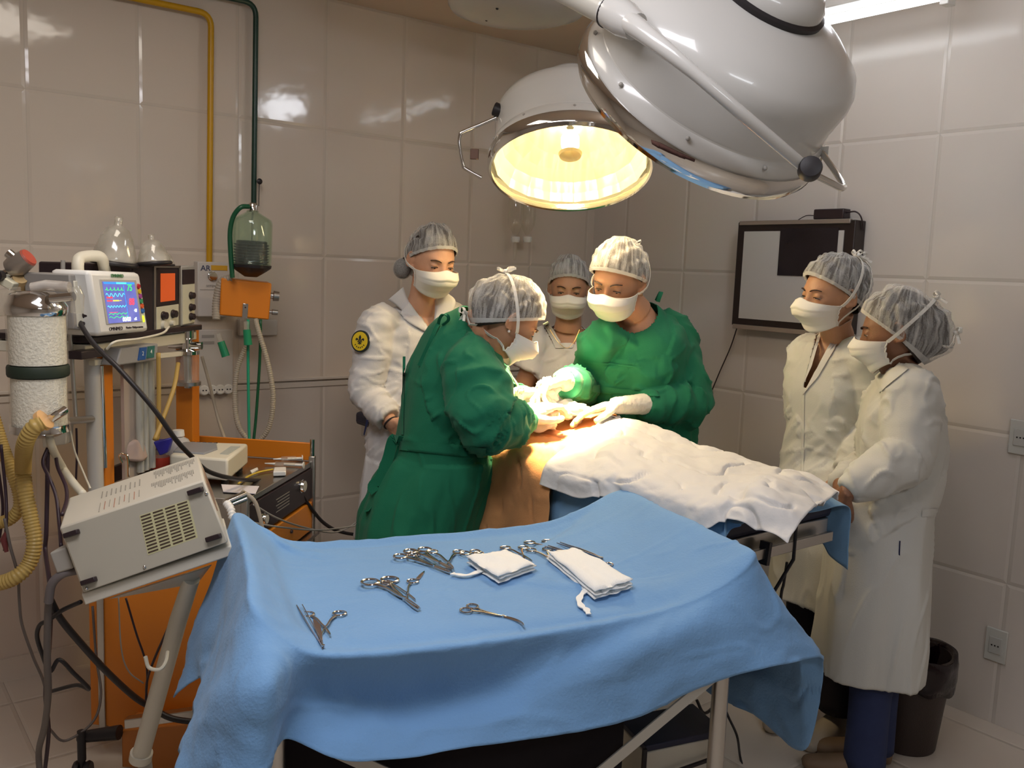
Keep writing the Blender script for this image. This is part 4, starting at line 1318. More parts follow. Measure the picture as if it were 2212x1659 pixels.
torso(gb, spine, [(.225, .20), (.215, .185), (.185, .165), (.165, .135), (.180, .145), (.165, .120), (.092, .08), (.072, .066)], lx,
      shape=lambda t, a: 1 + (0.05 * sin(5 * a + 2) + 0.035 * sin(9 * a) + 0.02 * sin(16 * a)) * max(0, 1 - t / .5))
for a, b_, c, rr in ((shN, elN, wrN, [.088, .098, .090, .072, .052, .043]), (shF, elF, wrF, [.080, .078, .070, .060, .048, .042])):
    sleeve(gb, shc, [a, a.lerp(b_, .5), b_, b_.lerp(c, .45), b_.lerp(c, .75), b_.lerp(c, .90)], rr)
nkc = nk
gown = garment(R2, gb, M_green, [(ft + V((0, 0, .4)), hipc, 1.1, 2.0, 8), (wst, ch, .7, 4, 6), (ch, shc, .5, 4, 5), (shN, elN, 1.2, 9, 7), (elN, wrN, 1.3, 14, 7), (shF, elF, 1, 9, 7), (elF, wrF, 1.1, 14, 7)], 0.015, 5.0,
        cut=lambda c, n: (n.z < -.7 and c.z < .43) or (c - P(1036, 694, 2.88)).length < 0.072 or (c - wrN).length < .045 or (c - wrF).length < .045)
cb = FULL[gown]
for q, nm in (([(868, 952), (1052, 965), (1050, 990), (866, 972)], 'waist_belt'),):
    mb = MB(); patch(mb, cb, q, 24, 4, 0.006, 0.005); mb.build(nm, M_green, gown, ang=80)
# back ties: bow at the nape and hanging ends at the waist
def band(pts, w_, par, m=M_green, th=0.003, nm='gown_tie', side=None):
    mb = MB(); pp = catmull(pts, 5); mb.ribbon(pp, side or (CR + CF * 0.4), w_, th); return mb.build(nm, m, par, smooth=True, ang=50)
band([P(946, 706, 2.84), P(949, 690, 2.82), P(956, 680, 2.81), P(967, 682, 2.81), P(968, 692, 2.82), P(956, 702, 2.83)], 0.010, gown)
band([P(946, 700, 2.83), P(940, 712, 2.82), P(930, 735, 2.81), P(905, 790, 2.80)], 0.013, gown)
band([P(872, 955, 2.84), P(852, 948, 2.82), P(845, 962, 2.82), P(838, 990, 2.82), P(822, 1030, 2.81), P(806, 1050, 2.80), P(812, 1062, 2.80)], 0.036, gown)
band([P(868, 965, 2.86), P(855, 1010, 2.84), P(836, 1060, 2.82), P(822, 1090, 2.81), P(805, 1102, 2.80), P(788, 1104, 2.80)], 0.030, gown)
# centre back overlap edge running down the gown
mb = MB(); patch(mb, cb, [(870, 770), (876, 770), (874, 940), (868, 940)], 2, 20, 0.004, 0.003, 2.85); mb.build('gown_edge', M_green, gown, ang=60)
lob = [((0.0, -0.95, 0.10), 0.026, 8), ((0, -0.3, 0.9), 0.006, 4)]
head_gear(hd, R2, M_hair_dk, lob, psi=(78, 112), straps=((0.0, -0.62, 0.80), (0.0, -0.92, -0.50)), seed=7, puff=0.006)
mb = MB(); mb.ball(hd.w(0.079, -0.002, -0.037), 0.0042); mb.build('pearl_earring', mat('pearl', (0.85, 0.82, 0.78), 0.15), R2)
glove(R2, wrN, hN[0], hN[1], -1, (.5, .5, .6, .6, .6), elN, .98, 0.055)
glove(R2, wrF, hF[0], hF[1], 1, (.5, .45, .5, .6, .7), elF, .98, 0.055)
# needle holder in the far hand
nh = thing('needle_holder', P(1128, 820, 3.02), 'steel needle holder held upright in the bent surgeon\'s raised glove', 'surgical instrument')
mb = MB(); mb.tube([P(1098, 793, 3.00), P(1106, 812, 3.01), P(1122, 838, 3.03)], [0.0012, .003, .0045], 8); mb.build('shaft', M_inst, nh)
mb = MB(); mb.torus(P(1126, 845, 3.03), (0, 1, 0.2), 0.011, 0.0022); mb.build('finger_ring', M_inst, nh)

# ---------------------------------------------------------------- 3: onlooker in white scrub top behind the surgeons
ft = V((0.20, 3.86, 0))
R3 = person_root(ft, 'person in short-sleeved white scrub top standing behind the two green gowns, facing the viewer')
hd = Head(P(1229, 621, 3.80), (-0.06, -0.97, -0.24), (0.0, -0.1, 1), 1.0)
fw = nrm((-0.05, -1, 0)); lx = fw.cross(UP)
nk = P(1226, 712, 3.84)
shR = P(1168, 745, 3.84); shL = P(1290, 745, 3.90)
elR = P(1128, 848, 3.82); wrR = P(1170, 905, 3.62); elL = P(1320, 850, 3.9); wrL = P(1285, 900, 3.7)
hb = MB()
torso_in(hb, [ft + V((0, 0, .8)), ft + V((0, 0, .98)), P(1228, 880, 3.86), P(1228, 800, 3.86), P(1228, 745, 3.86), P(1227, 718, 3.85), P(1227, 706, 3.84)], [(.15, .10), (.155, .11), (.13, .095), (.145, .105), (.150, .085), (.085, .065), (.055, .055)], lx)
limb(hb, [nk, P(1228, 690, 3.83), hd.w(0, -0.02, -0.06)], [.060, .054, .052])
for a, b_, c in ((shR, elR, wrR), (shL, elL, wrL)): limb(hb, [a, a.lerp(b_, .5), b_, b_.lerp(c, .5), c], [.050, .047, .040, .036, .026])
hand_prims(hb, wrR, (0.6, -0.5, -0.3), (0, -.2, -1), -1); hand_prims(hb, wrL, (-0.6, -0.5, -0.3), (0, -.2, -1), 1)
legs(R3, ft, fw, lx, M_wtrous, M_clog)
hd.skin_prims(hb)
body_mesh(R3, hb, SK4, 0.0045)
gb = MB()
torso(gb, [ft + V((0, 0, .45)), ft + V((0, 0, .80)), P(1228, 940, 3.86), P(1228, 850, 3.86), P(1228, 790, 3.86), P(1228, 745, 3.86), P(1227, 722, 3.855), P(1227, 710, 3.85)], [(.22, .16), (.20, .15), (.175, .13), (.165, .125), (.17, .13), (.168, .10), (.10, .078), (.07, .065)], lx)
for a, b_, rr in ((shR, elR, [.076, .078, .080]), (shL, elL, [.076, .078, .08])): sleeve(gb, nk, [a, a.lerp(b_, .3), a.lerp(b_, .55)], rr)
scrub = garment(R3, gb, M_coat, [(ft + V((0, 0, .8)), P(1228, 800, 3.86), 1, 3, 8), (shR, elR, 1, 9, 7), (shL, elL, 1, 9, 7)], 0.009, 9.0, name='scrub_top',
        cut=lambda c, n: cutpx([(1165, 690), (1290, 690), (1268, 720), (1234, 748), (1200, 748), (1178, 712)])(c, n) or (c - nk).length < .06 or (c - elR).length < 0.105 or (c - elL).length < .105)
cb = FULL[scrub]
lapel([[(1172, 700), (1183, 694), (1212, 740), (1200, 752)], [(1196, 742), (1238, 742), (1238, 752), (1200, 753)]], scrub, cb)
lob = []
head_gear(hd, R3, M_hair_lt, lob, psi=(76, 100), straps=((0, -0.9, 0.25), (0, -0.8, -0.6)), seed=11, puff=0.003, netm=M_netw, ties=False, base=(0.086, 0.11, 0.128))
mb = MB(); mb.tube(catmull([P(1188, 712, 3.74), P(1205, 738, 3.72), P(1224, 752, 3.715), P(1240, 738, 3.72), P(1252, 712, 3.74)], 6), 0.0012, 6); mb.build('necklace', mat('gold', (0.7, 0.5, 0.2), 0.25, 1.0), R3)

# ---------------------------------------------------------------- 4: surgeon in green, right
ft = V((0.50, 3.38, 0))
R4 = person_root(ft, 'person in green surgical gown standing upright, facing the viewer, gloved hand on the drape')
hd = Head(P(1334, 604, 3.20), (-0.46, -0.80, -0.42), (-0.06, -0.35, 1), 1.07)
fw = nrm((-0.55, -0.83, 0)); lx = fw.cross(UP)
nk = P(1376, 690, 3.26)
shR = P(1306, 728, 3.24); shL = P(1440, 716, 3.36)
elR = P(1268, 838, 3.36); wrR = P(1216, 822, 3.04)
elL = P(1488, 868, 3.26); wrL = P(1330, 876, 3.06)
sp = [ft + V((0, 0, .40)), ft + V((0, 0, .80)), P(1395, 935, 3.36), P(1380, 860, 3.34), P(1376, 780, 3.32), P(1376, 722, 3.30), P(1374, 694, 3.29), P(1370, 684, 3.28)]
hb = MB()
torso_in(hb, [ft + V((0, 0, .8)), P(1395, 935, 3.36), P(1385, 860, 3.34), P(1376, 780, 3.32), P(1372, 715, 3.30), P(1370, 680, 3.28), P(1366, 662, 3.26)], [(.15, .10), (.155, .11), (.13, .10), (.15, .11), (.155, .09), (.088, .065), (.057, .055)], lx)
limb(hb, [P(1370, 675, 3.27), P(1358, 655, 3.25), hd.w(0, -0.03, -0.06)], [.066, .058, .055])
for a, b_, c in ((shR, elR, wrR), (shL, elL, wrL)): limb(hb, [a, a.lerp(b_, .5), b_, b_.lerp(c, .5), c], [.050, .046, .040, .036, .027])
legs(R4, ft, fw, lx, M_gtrous, M_clog)
hR = (nrm((-0.62, -0.35, -0.25)), nrm((0.1, -0.4, -0.9))); hL = (nrm((-0.80, -0.22, -0.16)), nrm((0.0, -0.25, -0.95)))
hd.skin_prims(hb)
body_mesh(R4, hb, SK2, 0.0042)
gb = MB()
torso(gb, sp, [(.22, .17), (.20, .155), (.180, .14), (.185, .145), (.192, .150), (.180, .112), (.115, .085), (.09, .075)], lx,
      shape=lambda t, a: 1 + (0.04 * sin(5 * a + 2) + 0.03 * sin(9 * a)) * max(0, 1 - t / .5))
for a, b_, c, rr in ((shR, elR, wrR, [.074, .070, .066, .056, .050, .043]), (shL, elL, wrL, [.082, .090, .088, .078, .058, .044])):
    c2 = b_.lerp(c, .60 if c is wrL else .88)
    sleeve(gb, nk, [a, a.lerp(b_, .5), b_, b_.lerp(c2, .5), b_.lerp(c2, .82), c2], rr)
gown = garment(R4, gb, M_green, [(ft + V((0, 0, .4)), P(1390, 900, 3.35), 1.0, 2.4, 8), (P(1385, 880, 3.34), P(1374, 700, 3.3), .40, 4, 5), (shR, elR, 1.1, 10, 7), (elR, wrR, 1.2, 15, 7), (shL, elL, 1.2, 9, 7), (elL, wrL, 1.4, 14, 7)], 0.014, 14.0,
        cut=lambda c, n: (n.z < -.7 and c.z < .43) or (c - P(1362, 668, 3.25)).length < 0.098 or (c - wrR).length < .045 or (c - elL.lerp(wrL, .60)).length < .035)
cb = FULL[gown]
mb = MB(); patch(mb, cb, [(1278, 832), (1420, 846), (1424, 858), (1276, 846)], 20, 3, 0.007, 0.006); mb.build('waist_belt', M_green, gown, ang=80)
mb = MB(); patch(mb, cb, [(1264, 778), (1390, 792), (1390, 796), (1264, 782)], 16, 2, 0.004, 0.003); mb.build('chest_fold', M_green, gown, ang=80)
band([P(1418, 650, 3.30), P(1423, 640, 3.30), P(1428, 631, 3.30), P(1424, 642, 3.29), P(1421, 652, 3.29)], 0.016, gown)
lob = [((0.0, -0.95, 0.12), 0.024, 9)]
head_gear(hd, R4, M_hair_dk, lob, psi=(77, 108), straps=((0.0, -0.93, 0.36), (0, -0.85, -0.3)), seed=17, puff=0.006, look=-0.7)
mb = MB(); mb.torus(hd.w(-0.080, -0.004, -0.042), hd.M @ V((0.2, 1, 0)), 0.006, 0.0014, 20, 6); mb.build('hoop_earring', mat('gold', (0.7, 0.5, 0.2), 0.25, 1.0), R4)
glove(R4, wrR, hR[0], hR[1], -1, (.5, .5, .5, .6, .6), elR, 1.0, 0.06)
glove(R4, wrL, hL[0], hL[1], 1, (.35, .2, .25, .3, .3), elL, 1.0, 0.150)

# ---------------------------------------------------------------- 5: onlooker in white coat, further right
ft = V((1.11, 3.00, 0))
R5 = person_root(ft, 'person in white shawl-collar coat and dark trousers, second from the right, looking left')
hd = Head(P(1796, 636, 3.03), (-0.93, -0.32, -0.12), (0.06, -0.05, 1), 1.02)
fw = nrm((-0.75, -0.62, 0)); lx = fw.cross(UP)
nk = P(1808, 722, 3.07)
shR = P(1752, 762, 3.16); shL = P(1865, 770, 3.04)
shR = P(1745, 765, 3.18); shL = P(1868, 775, 2.98)
elR = P(1730, 880, 3.22); wrR = P(1775, 1000, 3.05); elL = P(1892, 920, 2.98); wrL = P(1820, 1030, 2.90)
sp = [ft + V((0, 0, .48)), ft + V((0, 0, .75)), P(1790, 1010, 3.10), P(1790, 915, 3.10), P(1795, 840, 3.10), P(1803, 772, 3.09), P(1808, 742, 3.09), P(1810, 728, 3.08)]
hb = MB()
torso_in(hb, [ft + V((0, 0, .8)), P(1790, 1000, 3.1), P(1792, 915, 3.10), P(1798, 830, 3.10), P(1805, 765, 3.09), P(1808, 735, 3.08), P(1810, 715, 3.07)], [(.14, .10), (.15, .11), (.115, .095), (.135, .10), (.145, .085), (.075, .06), (.05, .05)], lx)
limb(hb, [P(1808, 725, 3.08), P(1805, 700, 3.06), hd.w(0, -0.03, -0.06)], [.056, .050, .050])
for a, b_, c in ((shR, elR, wrR), (shL, elL, wrL)): limb(hb, [a, a.lerp(b_, .5), b_, b_.lerp(c, .5), c], [.046, .042, .036, .032, .025])
hand_prims(hb, wrR, (0.2, -0.4, -0.5), (0.2, .2, -.2), -1, s=.95); hand_prims(hb, wrL, (-0.4, -0.1, -0.45), (-.4, 0.4, -.2), 1, s=.95)
hd.skin_prims(hb)
body_mesh(R5, hb, SK4, 0.0042)
M_dkpants = mat('dark_trousers', (0.016, 0.013, 0.02), 0.85, bump=0.0006, bscale=200)
M_shoe = mat('pale_shoe', (0.48, 0.42, 0.34), 0.6)
for s_, (kx, ky) in ((-1, (1762, 1530)), (1, (1812, 1520))):
    k = ft + lx * 0.075 * s_
    mb = MB(); limb(mb, [k + V((0, 0, .80)), k + V((0, 0, .48)) + fw * .01, k + V((0, 0, .28)), k + V((0, 0, .10))], [.085, .066, .062, .066], 5, 24)
    mb.build('trouser_leg', M_dkpants, R5, ang=180)
    mb = MB(); limb(mb, [k - fw * .055 + V((0, 0, .042)), k + V((0, 0, .048)), k + fw * 0.09 + V((0, 0, .035)), k + fw * .165 + V((0, 0, .024)), k + fw * .185 + V((0, 0, .02))], [(.036, .036), (.04, .046), (.042, .034), (.032, .024), (.01, .01)], 5, 20)
    mb.build('shoe', M_shoe, R5, ang=180)
gb = MB()
torso(gb, sp, [(.20, .165), (.19, .155), (.165, .135), (.135, .118), (.152, .125), (.160, .100), (.085, .07), (.058, .056)], lx,
      shape=lambda t, a: 1 + (0.03 * sin(6 * a + 1) + 0.02 * sin(11 * a)) * max(0, 1 - t / .5))
for a, b_, c, rr in ((shR, elR, wrR, [.066, .064, .058, .052, .046]), (shL, elL, wrL, [.068, .066, .060, .054, .046])):
    c2 = b_.lerp(c, .9); sleeve(gb, nk, [a, a.lerp(b_, .5), b_, b_.lerp(c2, .5), c2], rr)
cutV = [(1768, 700), (1836, 688), (1800, 760), (1740, 840), (1736, 836), (1750, 780)]
coat = garment(R5, gb, M_coat2, [(ft + V((0, 0, .5)), P(1792, 900, 3.1), .9, 2.5, 8), (P(1792, 900, 3.1), nk, .5, 5, 8), (shR, elR, 1, 14, 7), (elR, wrR, 1.1, 20, 7), (shL, elL, .9, 14, 7), (elL, wrL, 1, 20, 7)], 0.010, 21.0,
        cut=lambda c, n: cutpx(cutV)(c, n) or (n.z < -.7 and c.z < .51) or (c - nk).length < .045, name='coat')
cb = FULL[coat]
lapel([[(1812, 706), (1840, 690), (1812, 742), (1786, 758)], [(1786, 758), (1812, 742), (1768, 815), (1736, 852)], [(1766, 730), (1776, 716), (1756, 790), (1738, 830)]], coat, cb)
mb = MB(); patch(mb, cb, [(1734, 850), (1739, 850), (1736, 1060), (1730, 1060)], 2, 24, 0.003, 0.002, 3.0); mb.build('front_edge', M_coat2, coat, ang=60)
lob = [((0.05, -0.93, 0.35), 0.034, 10)]
head_gear(hd, R5, M_hair_dk, lob, psi=(76, 110), straps=((0.0, -0.62, 0.78), (0.0, -0.70, 0.70)), seed=23, puff=0.003, look=-0.05)

# ---------------------------------------------------------------- 6: onlooker in white coat and jeans, front right
ft = V((1.17, 2.76, 0))
R6 = person_root(ft, 'person in long white coat and blue jeans at front right, beside the waste bin')
hd = Head(P(1936, 716, 2.78), (-0.88, 0.42, -0.20), (0.12, 0.0, 1), 1.03)
fw = nrm((-0.92, 0.25, 0)); lx = fw.cross(UP)     # lx: her right (away), left arm is near camera
nk = P(1940, 795, 2.80)
shN = P(1968, 845, 2.70); shF = P(1915, 845, 2.96)
elN = P(1958, 985, 2.60); wrN = P(1826, 1066, 2.56)
elF = P(1890, 990, 2.98); wrF = P(1815, 1050, 2.72)
sp = [ft + V((0, 0, .335)), ft + V((0, 0, .62)), ft + V((0.0, 0, .86)), P(1945, 1020, 2.78), P(1945, 930, 2.79), P(1948, 860, 2.80), P(1946, 815, 2.80), P(1944, 802, 2.80)]
hb = MB()
torso_in(hb, [ft + V((0, 0, .8)), P(1940, 1060, 2.78), P(1945, 990, 2.78), P(1948, 920, 2.79), P(1950, 850, 2.80), P(1945, 805, 2.80), P(1942, 790, 2.80)], [(.14, .10), (.145, .11), (.115, .095), (.13, .10), (.14, .085), (.07, .06), (.05, .05)], lx)
limb(hb, [nk, P(1938, 775, 2.79), hd.w(0, -0.03, -0.06)], [.056, .050, .050])
for a, b_, c in ((shN, elN, wrN), (shF, elF, wrF)): limb(hb, [a, a.lerp(b_, .5), b_, b_.lerp(c, .5), c], [.046, .042, .036, .032, .025])
hand_prims(hb, wrN, (-0.1, 0.45, -0.55), (0.2, .3, -.3), 1, s=.85); hand_prims(hb, wrF, (-0.2, -0.3, -0.4), (0.3, -.1, -.3), -1, s=.92)
hd.skin_prims(hb)
body_mesh(R6, hb, SK3, 0.0042)
M_jean = mat('blue_denim', (0.028, 0.04, 0.11), 0.9, bump=0.0008, bscale=300, var=0.25, vscale=12)
for s_ in (-1, 1):
    k = ft + lx * 0.06 * s_ + V((0.02, -0.02, 0)) - fw * 0.02 * s_
    mb = MB(); limb(mb, [k + V((0, 0, .78)), k + V((0, 0, .45)), k + V((0, 0, .25)), k + V((0.0, 0, .045))], [.085, .072, .062, .064], 6, 24)
    mb.build('jeans_leg', M_jean, R6, ang=180)
    mb = MB(); k2 = k + V((0, 0, 0)); limb(mb, [k2 - fw * .055 + V((0, 0, .036)), k2 + V((0, 0, .04)), k2 + fw * 0.09 + V((0, 0, .032)), k2 + fw * .165 + V((0, 0, .024)), k2 + fw * .185 + V((0, 0, .02))], [(.034, .034), (.038, .04), (.040, .03), (.032, .022), (.01, .01)], 5, 20)
    mb.build('shoe', mat('brown_shoe', (0.20, 0.13, 0.08), 0.6), R6, ang=180)
gb = MB()
torso(gb, sp, [(.175, .165), (.168, .155), (.160, .145), (.148, .125), (.160, .125), (.160, .105), (.082, .07), (.058, .056)], lx,
      shape=lambda t, a: 1 + (0.035 * sin(5 * a + 1) + 0.025 * sin(9 * a)) * max(0, 1 - t / .5))
for a, b_, c, rr in ((shN, elN, wrN, [.078, .078, .074, .066, .048, .036]), (shF, elF, wrF, [.070, .066, .060, .056, .046, .036])):
    c2 = b_.lerp(c, .95); sleeve(gb, nk, [a, a.lerp(b_, .5), b_, b_.lerp(c2, .5), b_.lerp(c2, .85), c2], rr)
coat = garment(R6, gb, M_coat2, [(ft + V((0, 0, .35)), P(1945, 1010, 2.78), .8, 2.0, 8), (P(1945, 1000, 2.78), nk, .6, 5, 8), (shN, elN, 1, 9, 7), (elN, wrN, 1.2, 10, 8), (shF, elF, 1, 14, 7), (elF, wrF, 1, 20, 7)], 0.012, 31.0,
        cut=lambda c, n: (n.z < -.7 and c.z < .37) or (c - nk).length < .055, name='coat')
cb = FULL[coat]
lapel([[(1892, 815), (1935, 775), (1962, 800), (1902, 850)]], coat, cb, M_coat2)
mb = MB(); patch(mb, cb, [(1990, 1100), (2024, 1098), (2022, 1115), (1990, 1116)], 6, 3, 0.004, 0.003); mb.build('half_belt', M_coat2, coat, ang=60)
mb = MB(); patch(mb, cb, [(1942, 1168), (1945, 1168), (1944, 1200), (1941, 1198)], 2, 6, 0.003, 0.002); mb.build('vent_slit', MATS['dark_blue_lining'], coat)
lob = [((0.05, -0.95, 0.12), 0.024, 16), ((0.05, -0.86, -0.50), 0.034, 14)]
head_gear(hd, R6, M_hair_dk, lob, psi=(76, 134), straps=((0.0, -0.78, 0.55), (0.0, -0.97, -0.20)), seed=37, puff=0.004, look=-0.1)
# ================================================================ cloth helpers
def surf_grid(rows, nu=8, nv=8, closed=False):
    """control rows -> smooth grid"""
    R_ = [catmull(r, nu, closed) for r in rows]
    m = len(R_[0]); cols = [catmull([r[j] for r in R_], nv) for j in range(m)]
    return [[cols[j][i] for j in range(m)] for i in range(len(cols[0]))]
def crumple(G, amp, freq, seed, closed=False, mask_=None, sharp=.5):
    m, n = len(G), len(G[0]); out = []
    for i in range(m):
        row = []
        for j in range(n):
            p = G[i][j]
            a = G[min(i + 1, m - 1)][j] - G[max(i - 1, 0)][j]
            b = G[i][(j + 1) % n if closed else min(j + 1, n - 1)] - G[i][(j - 1) % n if closed else max(j - 1, 0)]
            nn = a.cross(b)
            if nn.length > 1e-9: nn.normalize()
            h = 0
            for f, w_ in ((1, .6), (2.3, .3), (5.1, .12)):
                x = noise.noise(p * freq * f + V((seed, seed * 2, f)))
                h += w_ * (1 - 2.4 * abs(x))
            x = noise.noise(p * freq * 1.4 + V((seed + 9, 2, seed)))
            h += sharp * max(0, 1 - abs(x) * 11) * (.5 + noise.noise(p * freq * 2 + V((1, seed, 0))))
            row.append(p + nn * amp * h * (mask_(i / (m - 1), j / (n - 1)) if mask_ else 1))
        out.append(row)
    return out
def cloth(name, G, mt, label, cat, th=0.0016, closed=False, parent=None):
    mb = MB(); mb.grid(G, closed_u=closed)
    return mb.build(name, mt, parent, ang=180, label=label, cat=cat, solid=th)

# ================================================================ instrument trolley
TBa = V((0.936, 0.352, 0)).normalized(); TBb = V((0.352, -0.936, 0)).normalized(); TB0 = V((-0.631, 2.07, 0))
def tb(u, v, z): return TB0 + TBa * u + TBb * v + V((0, 0, z))
TRL = thing('instrument_trolley', tb(.51, .29, 0), 'chrome-legged trolley carrying the instruments under the blue drape in front', 'trolley')
Rtb = Matrix((TBa, -TBb, UP)).transposed()
mb = MB(); mb.box(tb(.51, .29, .842), (1.0, .54, .022), Rtb); mb.build('tabletop', M_steel, TRL, bevel=.004)
for u in (0.005, 1.01):
    mb = MB(); mb.tube([tb(u, .05, .85), tb(u, .05, .89), tb(u, .07, .90), tb(u, .48, .90), tb(u, .50, .89), tb(u, .50, .85)], .008, 10); mb.build('end_rail', M_chrome, TRL)
for u in (.03, .99):
    for v in (.03, .545):
        mb = MB(); mb.cyl(tb(u, v, .05), tb(u, v, .835), .0185); lg = mb.build('leg', M_steel, TRL)
        mb = MB(); mb.lathe([(.022, -.006), (.022, .006)], tb(u, v, .025), TBb, 20); mb.torus(tb(u, v, .025), TBb, .02, .0048, 24, 8); mb.cyl(tb(u, v, .03), tb(u, v, .06), .008); mb.build('caster', M_black, lg)
M_brace = mat('pale_enamel_bar', (0.58, 0.55, 0.49), 0.4)
fp = tb(0, .565, 0)
def pf(px, py): return Pp(px, py, fp, TBb)
mb = MB(); a, b_ = pf(1580, 1432), pf(1322, 1648); d = (b_ - a).normalized(); e = a + d * ((a.z - .08) / -d.z)
pr = d.cross(TBb).normalized() * .0125
mb.slab([a - pr, a + pr, e + pr, e - pr], -TBb * .005); mb.build('brace', M_brace, TRL, bevel=.001)
mb = MB(); a, b_ = pf(640, 1592), pf(770, 1650); d = (b_ - a).normalized(); e = tb(.96, .552, .12); a = V(a) - TBb * .012; pr = (e - a).cross(TBb).normalized() * .0125
mb.slab([a - pr, a + pr, e + pr, e - pr], -TBb * .005); mb.build('brace', M_brace, TRL, bevel=.001)
mb = MB(); mb.box(tb(.40, .31, .655), (.74, .42, .35), Rtb); mb.build('dark_space_box', mat('dark_space_black', (.006, .003, .005), .95), TRL, bevel=.004)  # black box added to keep the space under the tabletop dark
# blue drape over it
E = [(0, .0, .955), (0, .2, .955), (0, .40, .95), (-.005, .55, .94), (.035, .61, .90), (.11, .628, .866), (.3, .632, .858), (.55, .618, .858), (.78, .60, .866), (.93, .595, .905),
     (1.015, .575, .955), (1.03, .50, .962), (1.03, .44, .962), (1.025, .3, .962), (1.02, .15, .962), (1.015, .0, .962), (.90, -.01, .915), (.75, -.015, .876), (.45, -.015, .868), (.15, -.015, .872), (.055, -.01, .915)]
I1 = [(.12, .07), (.11, .2), (.11, .4), (.12, .50), (.15, .53), (.2, .545), (.32, .55), (.55, .55), (.74, .545), (.80, .50), (.84, .45), (.84, .42), (.83, .37), (.82, .3), (.81, .2), (.80, .10), (.77, .06), (.68, .05), (.45, .05), (.22, .05), (.16, .055)]
E3 = [tb(*p) for p in E]
I13 = [tb(u, v, .860 + (.018 if u > .78 else 0)) for u, v in I1]
I2 = [p.lerp(tb(.48, .3, .860), .5) for p in I13]; I0 = [p.lerp(tb(.48, .3, .860), .90) for p in I13]; I00 = [p.lerp(tb(.48, .3, .860), .999) for p in I13]
I15 = [a.lerp(b_, .55) - V((0, 0, .006)) for a, b_ in zip(I13, E3)]
Mh = [P(432, 1330, 2.02), P(476, 1370, 1.80), P(478, 1430, 1.62), P(486, 1480, 1.46), P(582, 1485, 1.40), P(668, 1490, 1.54), P(850, 1520, 1.60), P(1080, 1485, 1.655), P(1330, 1415, 1.69), P(1530, 1350, 1.77),
      P(1655, 1335, 1.84), P(1700, 1320, 1.90), P(1702, 1410, 1.98), P(1640, 1400, 2.12), P(1560, 1370, 2.30), P(1480, 1290, 2.45), tb(.90, -.04, .68), tb(.75, -.04, .68), tb(.45, -.04, .68), tb(.15, -.04, .68), P(530, 1240, 2.14)]
Hm = [P(381, 1502, 1.97), P(440, 1465, 1.84), P(405, 1600, 1.56), P(382, 1690, 1.45), P(548, 1690, 1.38), P(606, 1596, 1.49), P(760, 1648, 1.49), P(1060, 1610, 1.575), P(1330, 1560, 1.67), P(1525, 1478, 1.75),
      P(1690, 1436, 1.80), P(1777, 1440, 1.93), P(1736, 1624, 2.02), P(1620, 1545, 2.14), P(1528, 1496, 2.32), P(1480, 1440, 2.45), tb(.90, -.05, .52), tb(.75, -.05, .5), tb(.45, -.05, .5), tb(.15, -.05, .5), P(560, 1330, 2.14)]
Q = [a.lerp(b_, .18) + (a - tb(.5, .3, a.z)).normalized() * .006 for a, b_ in zip(E3, Mh)]
Mh2 = [a.lerp(b_, .5) for a, b_ in zip(Mh, Hm)]
G = surf_grid([I00, I0, I2, I13, I15, E3, Q, Mh, Mh2, Hm], 14, 10, True)
def cmask(i, j): return 0.40 + 1.3 * max(0, (i - .5) / .5)
G = crumple(G, .0075, 5.5, 3.3, True, cmask, .7)
# pressed-in storage creases, a grid on the cloth
for r in G:
    for p in r:
        if p.z > .84:
            q = p - TB0; u = q.dot(TBa); v = q.dot(TBb)
            for c in (.17, .40, .63, .86): p.z += .0022 * exp(-((u - c) / .005) ** 2)
            for c in (.13, .36): p.z += .0022 * exp(-((v - c + .02 * sin(u * 9)) / .005) ** 2)
drape = cloth('instrument_drape', G, M_blue, 'light blue cotton drape covering the instrument trolley in front, corners hanging down', 'drape', closed=True)
db = bvh_of(drape)

# ================================================================ surgical instruments on the drape
def hemo_proto(name, open_, curved, jaw, label, cat='surgical instrument', wide=.0, m=M_inst):
    t = thing(name, (0, 0, 0), label, cat)
    L = .135
    for s_ in (1, -1):
        ang = open_ * s_
        def q(x, y, z=0):  # rotate about pivot at (0, .085)
            y0 = y - .085
            return V((x * cos(ang) - y0 * sin(ang), x * sin(ang) + y0 * cos(ang) + .085, .004 + z + s_ * .0008))
        mb = MB()
        c = q(s_ * (.0165 + wide), -.006)
        mb.torus(c, (0, 0, 1), .0140, .0024, 24, 8)
        pts = [q(s_ * (.012 + wide * .6), .008), q(s_ * (.0055 + wide * .3), .03), q(s_ * .003, .065), q(0, .085), q(-s_ * .0012, .105)]
        if curved: pts += [q(-s_ * .001 + .004, .125), q(.012, .140), q(.022, .148)]
        else: pts += [q(-s_ * .0016, .105 + jaw * .6), q(-s_ * .0006, .105 + jaw)]
        pp = catmull(pts, 4)
        mb.tube(pp, [(.0032 - .0015 * (k / len(pp)), .0022) for k in range(len(pp))], 8, up=UP)
        mb.build('handle_half', m, t, local=True)
    mb = MB(); mb.cyl((0, .085, .0005), (0, .085, .0075), .0032, n=12); mb.build('pivot_screw', m, t, local=True)
    if open_ < .05: mb = MB(); mb.box((0, .022, .004), (.012, .003, .003)); mb.build('ratchet', m, t, local=True)
    return t
used = set()
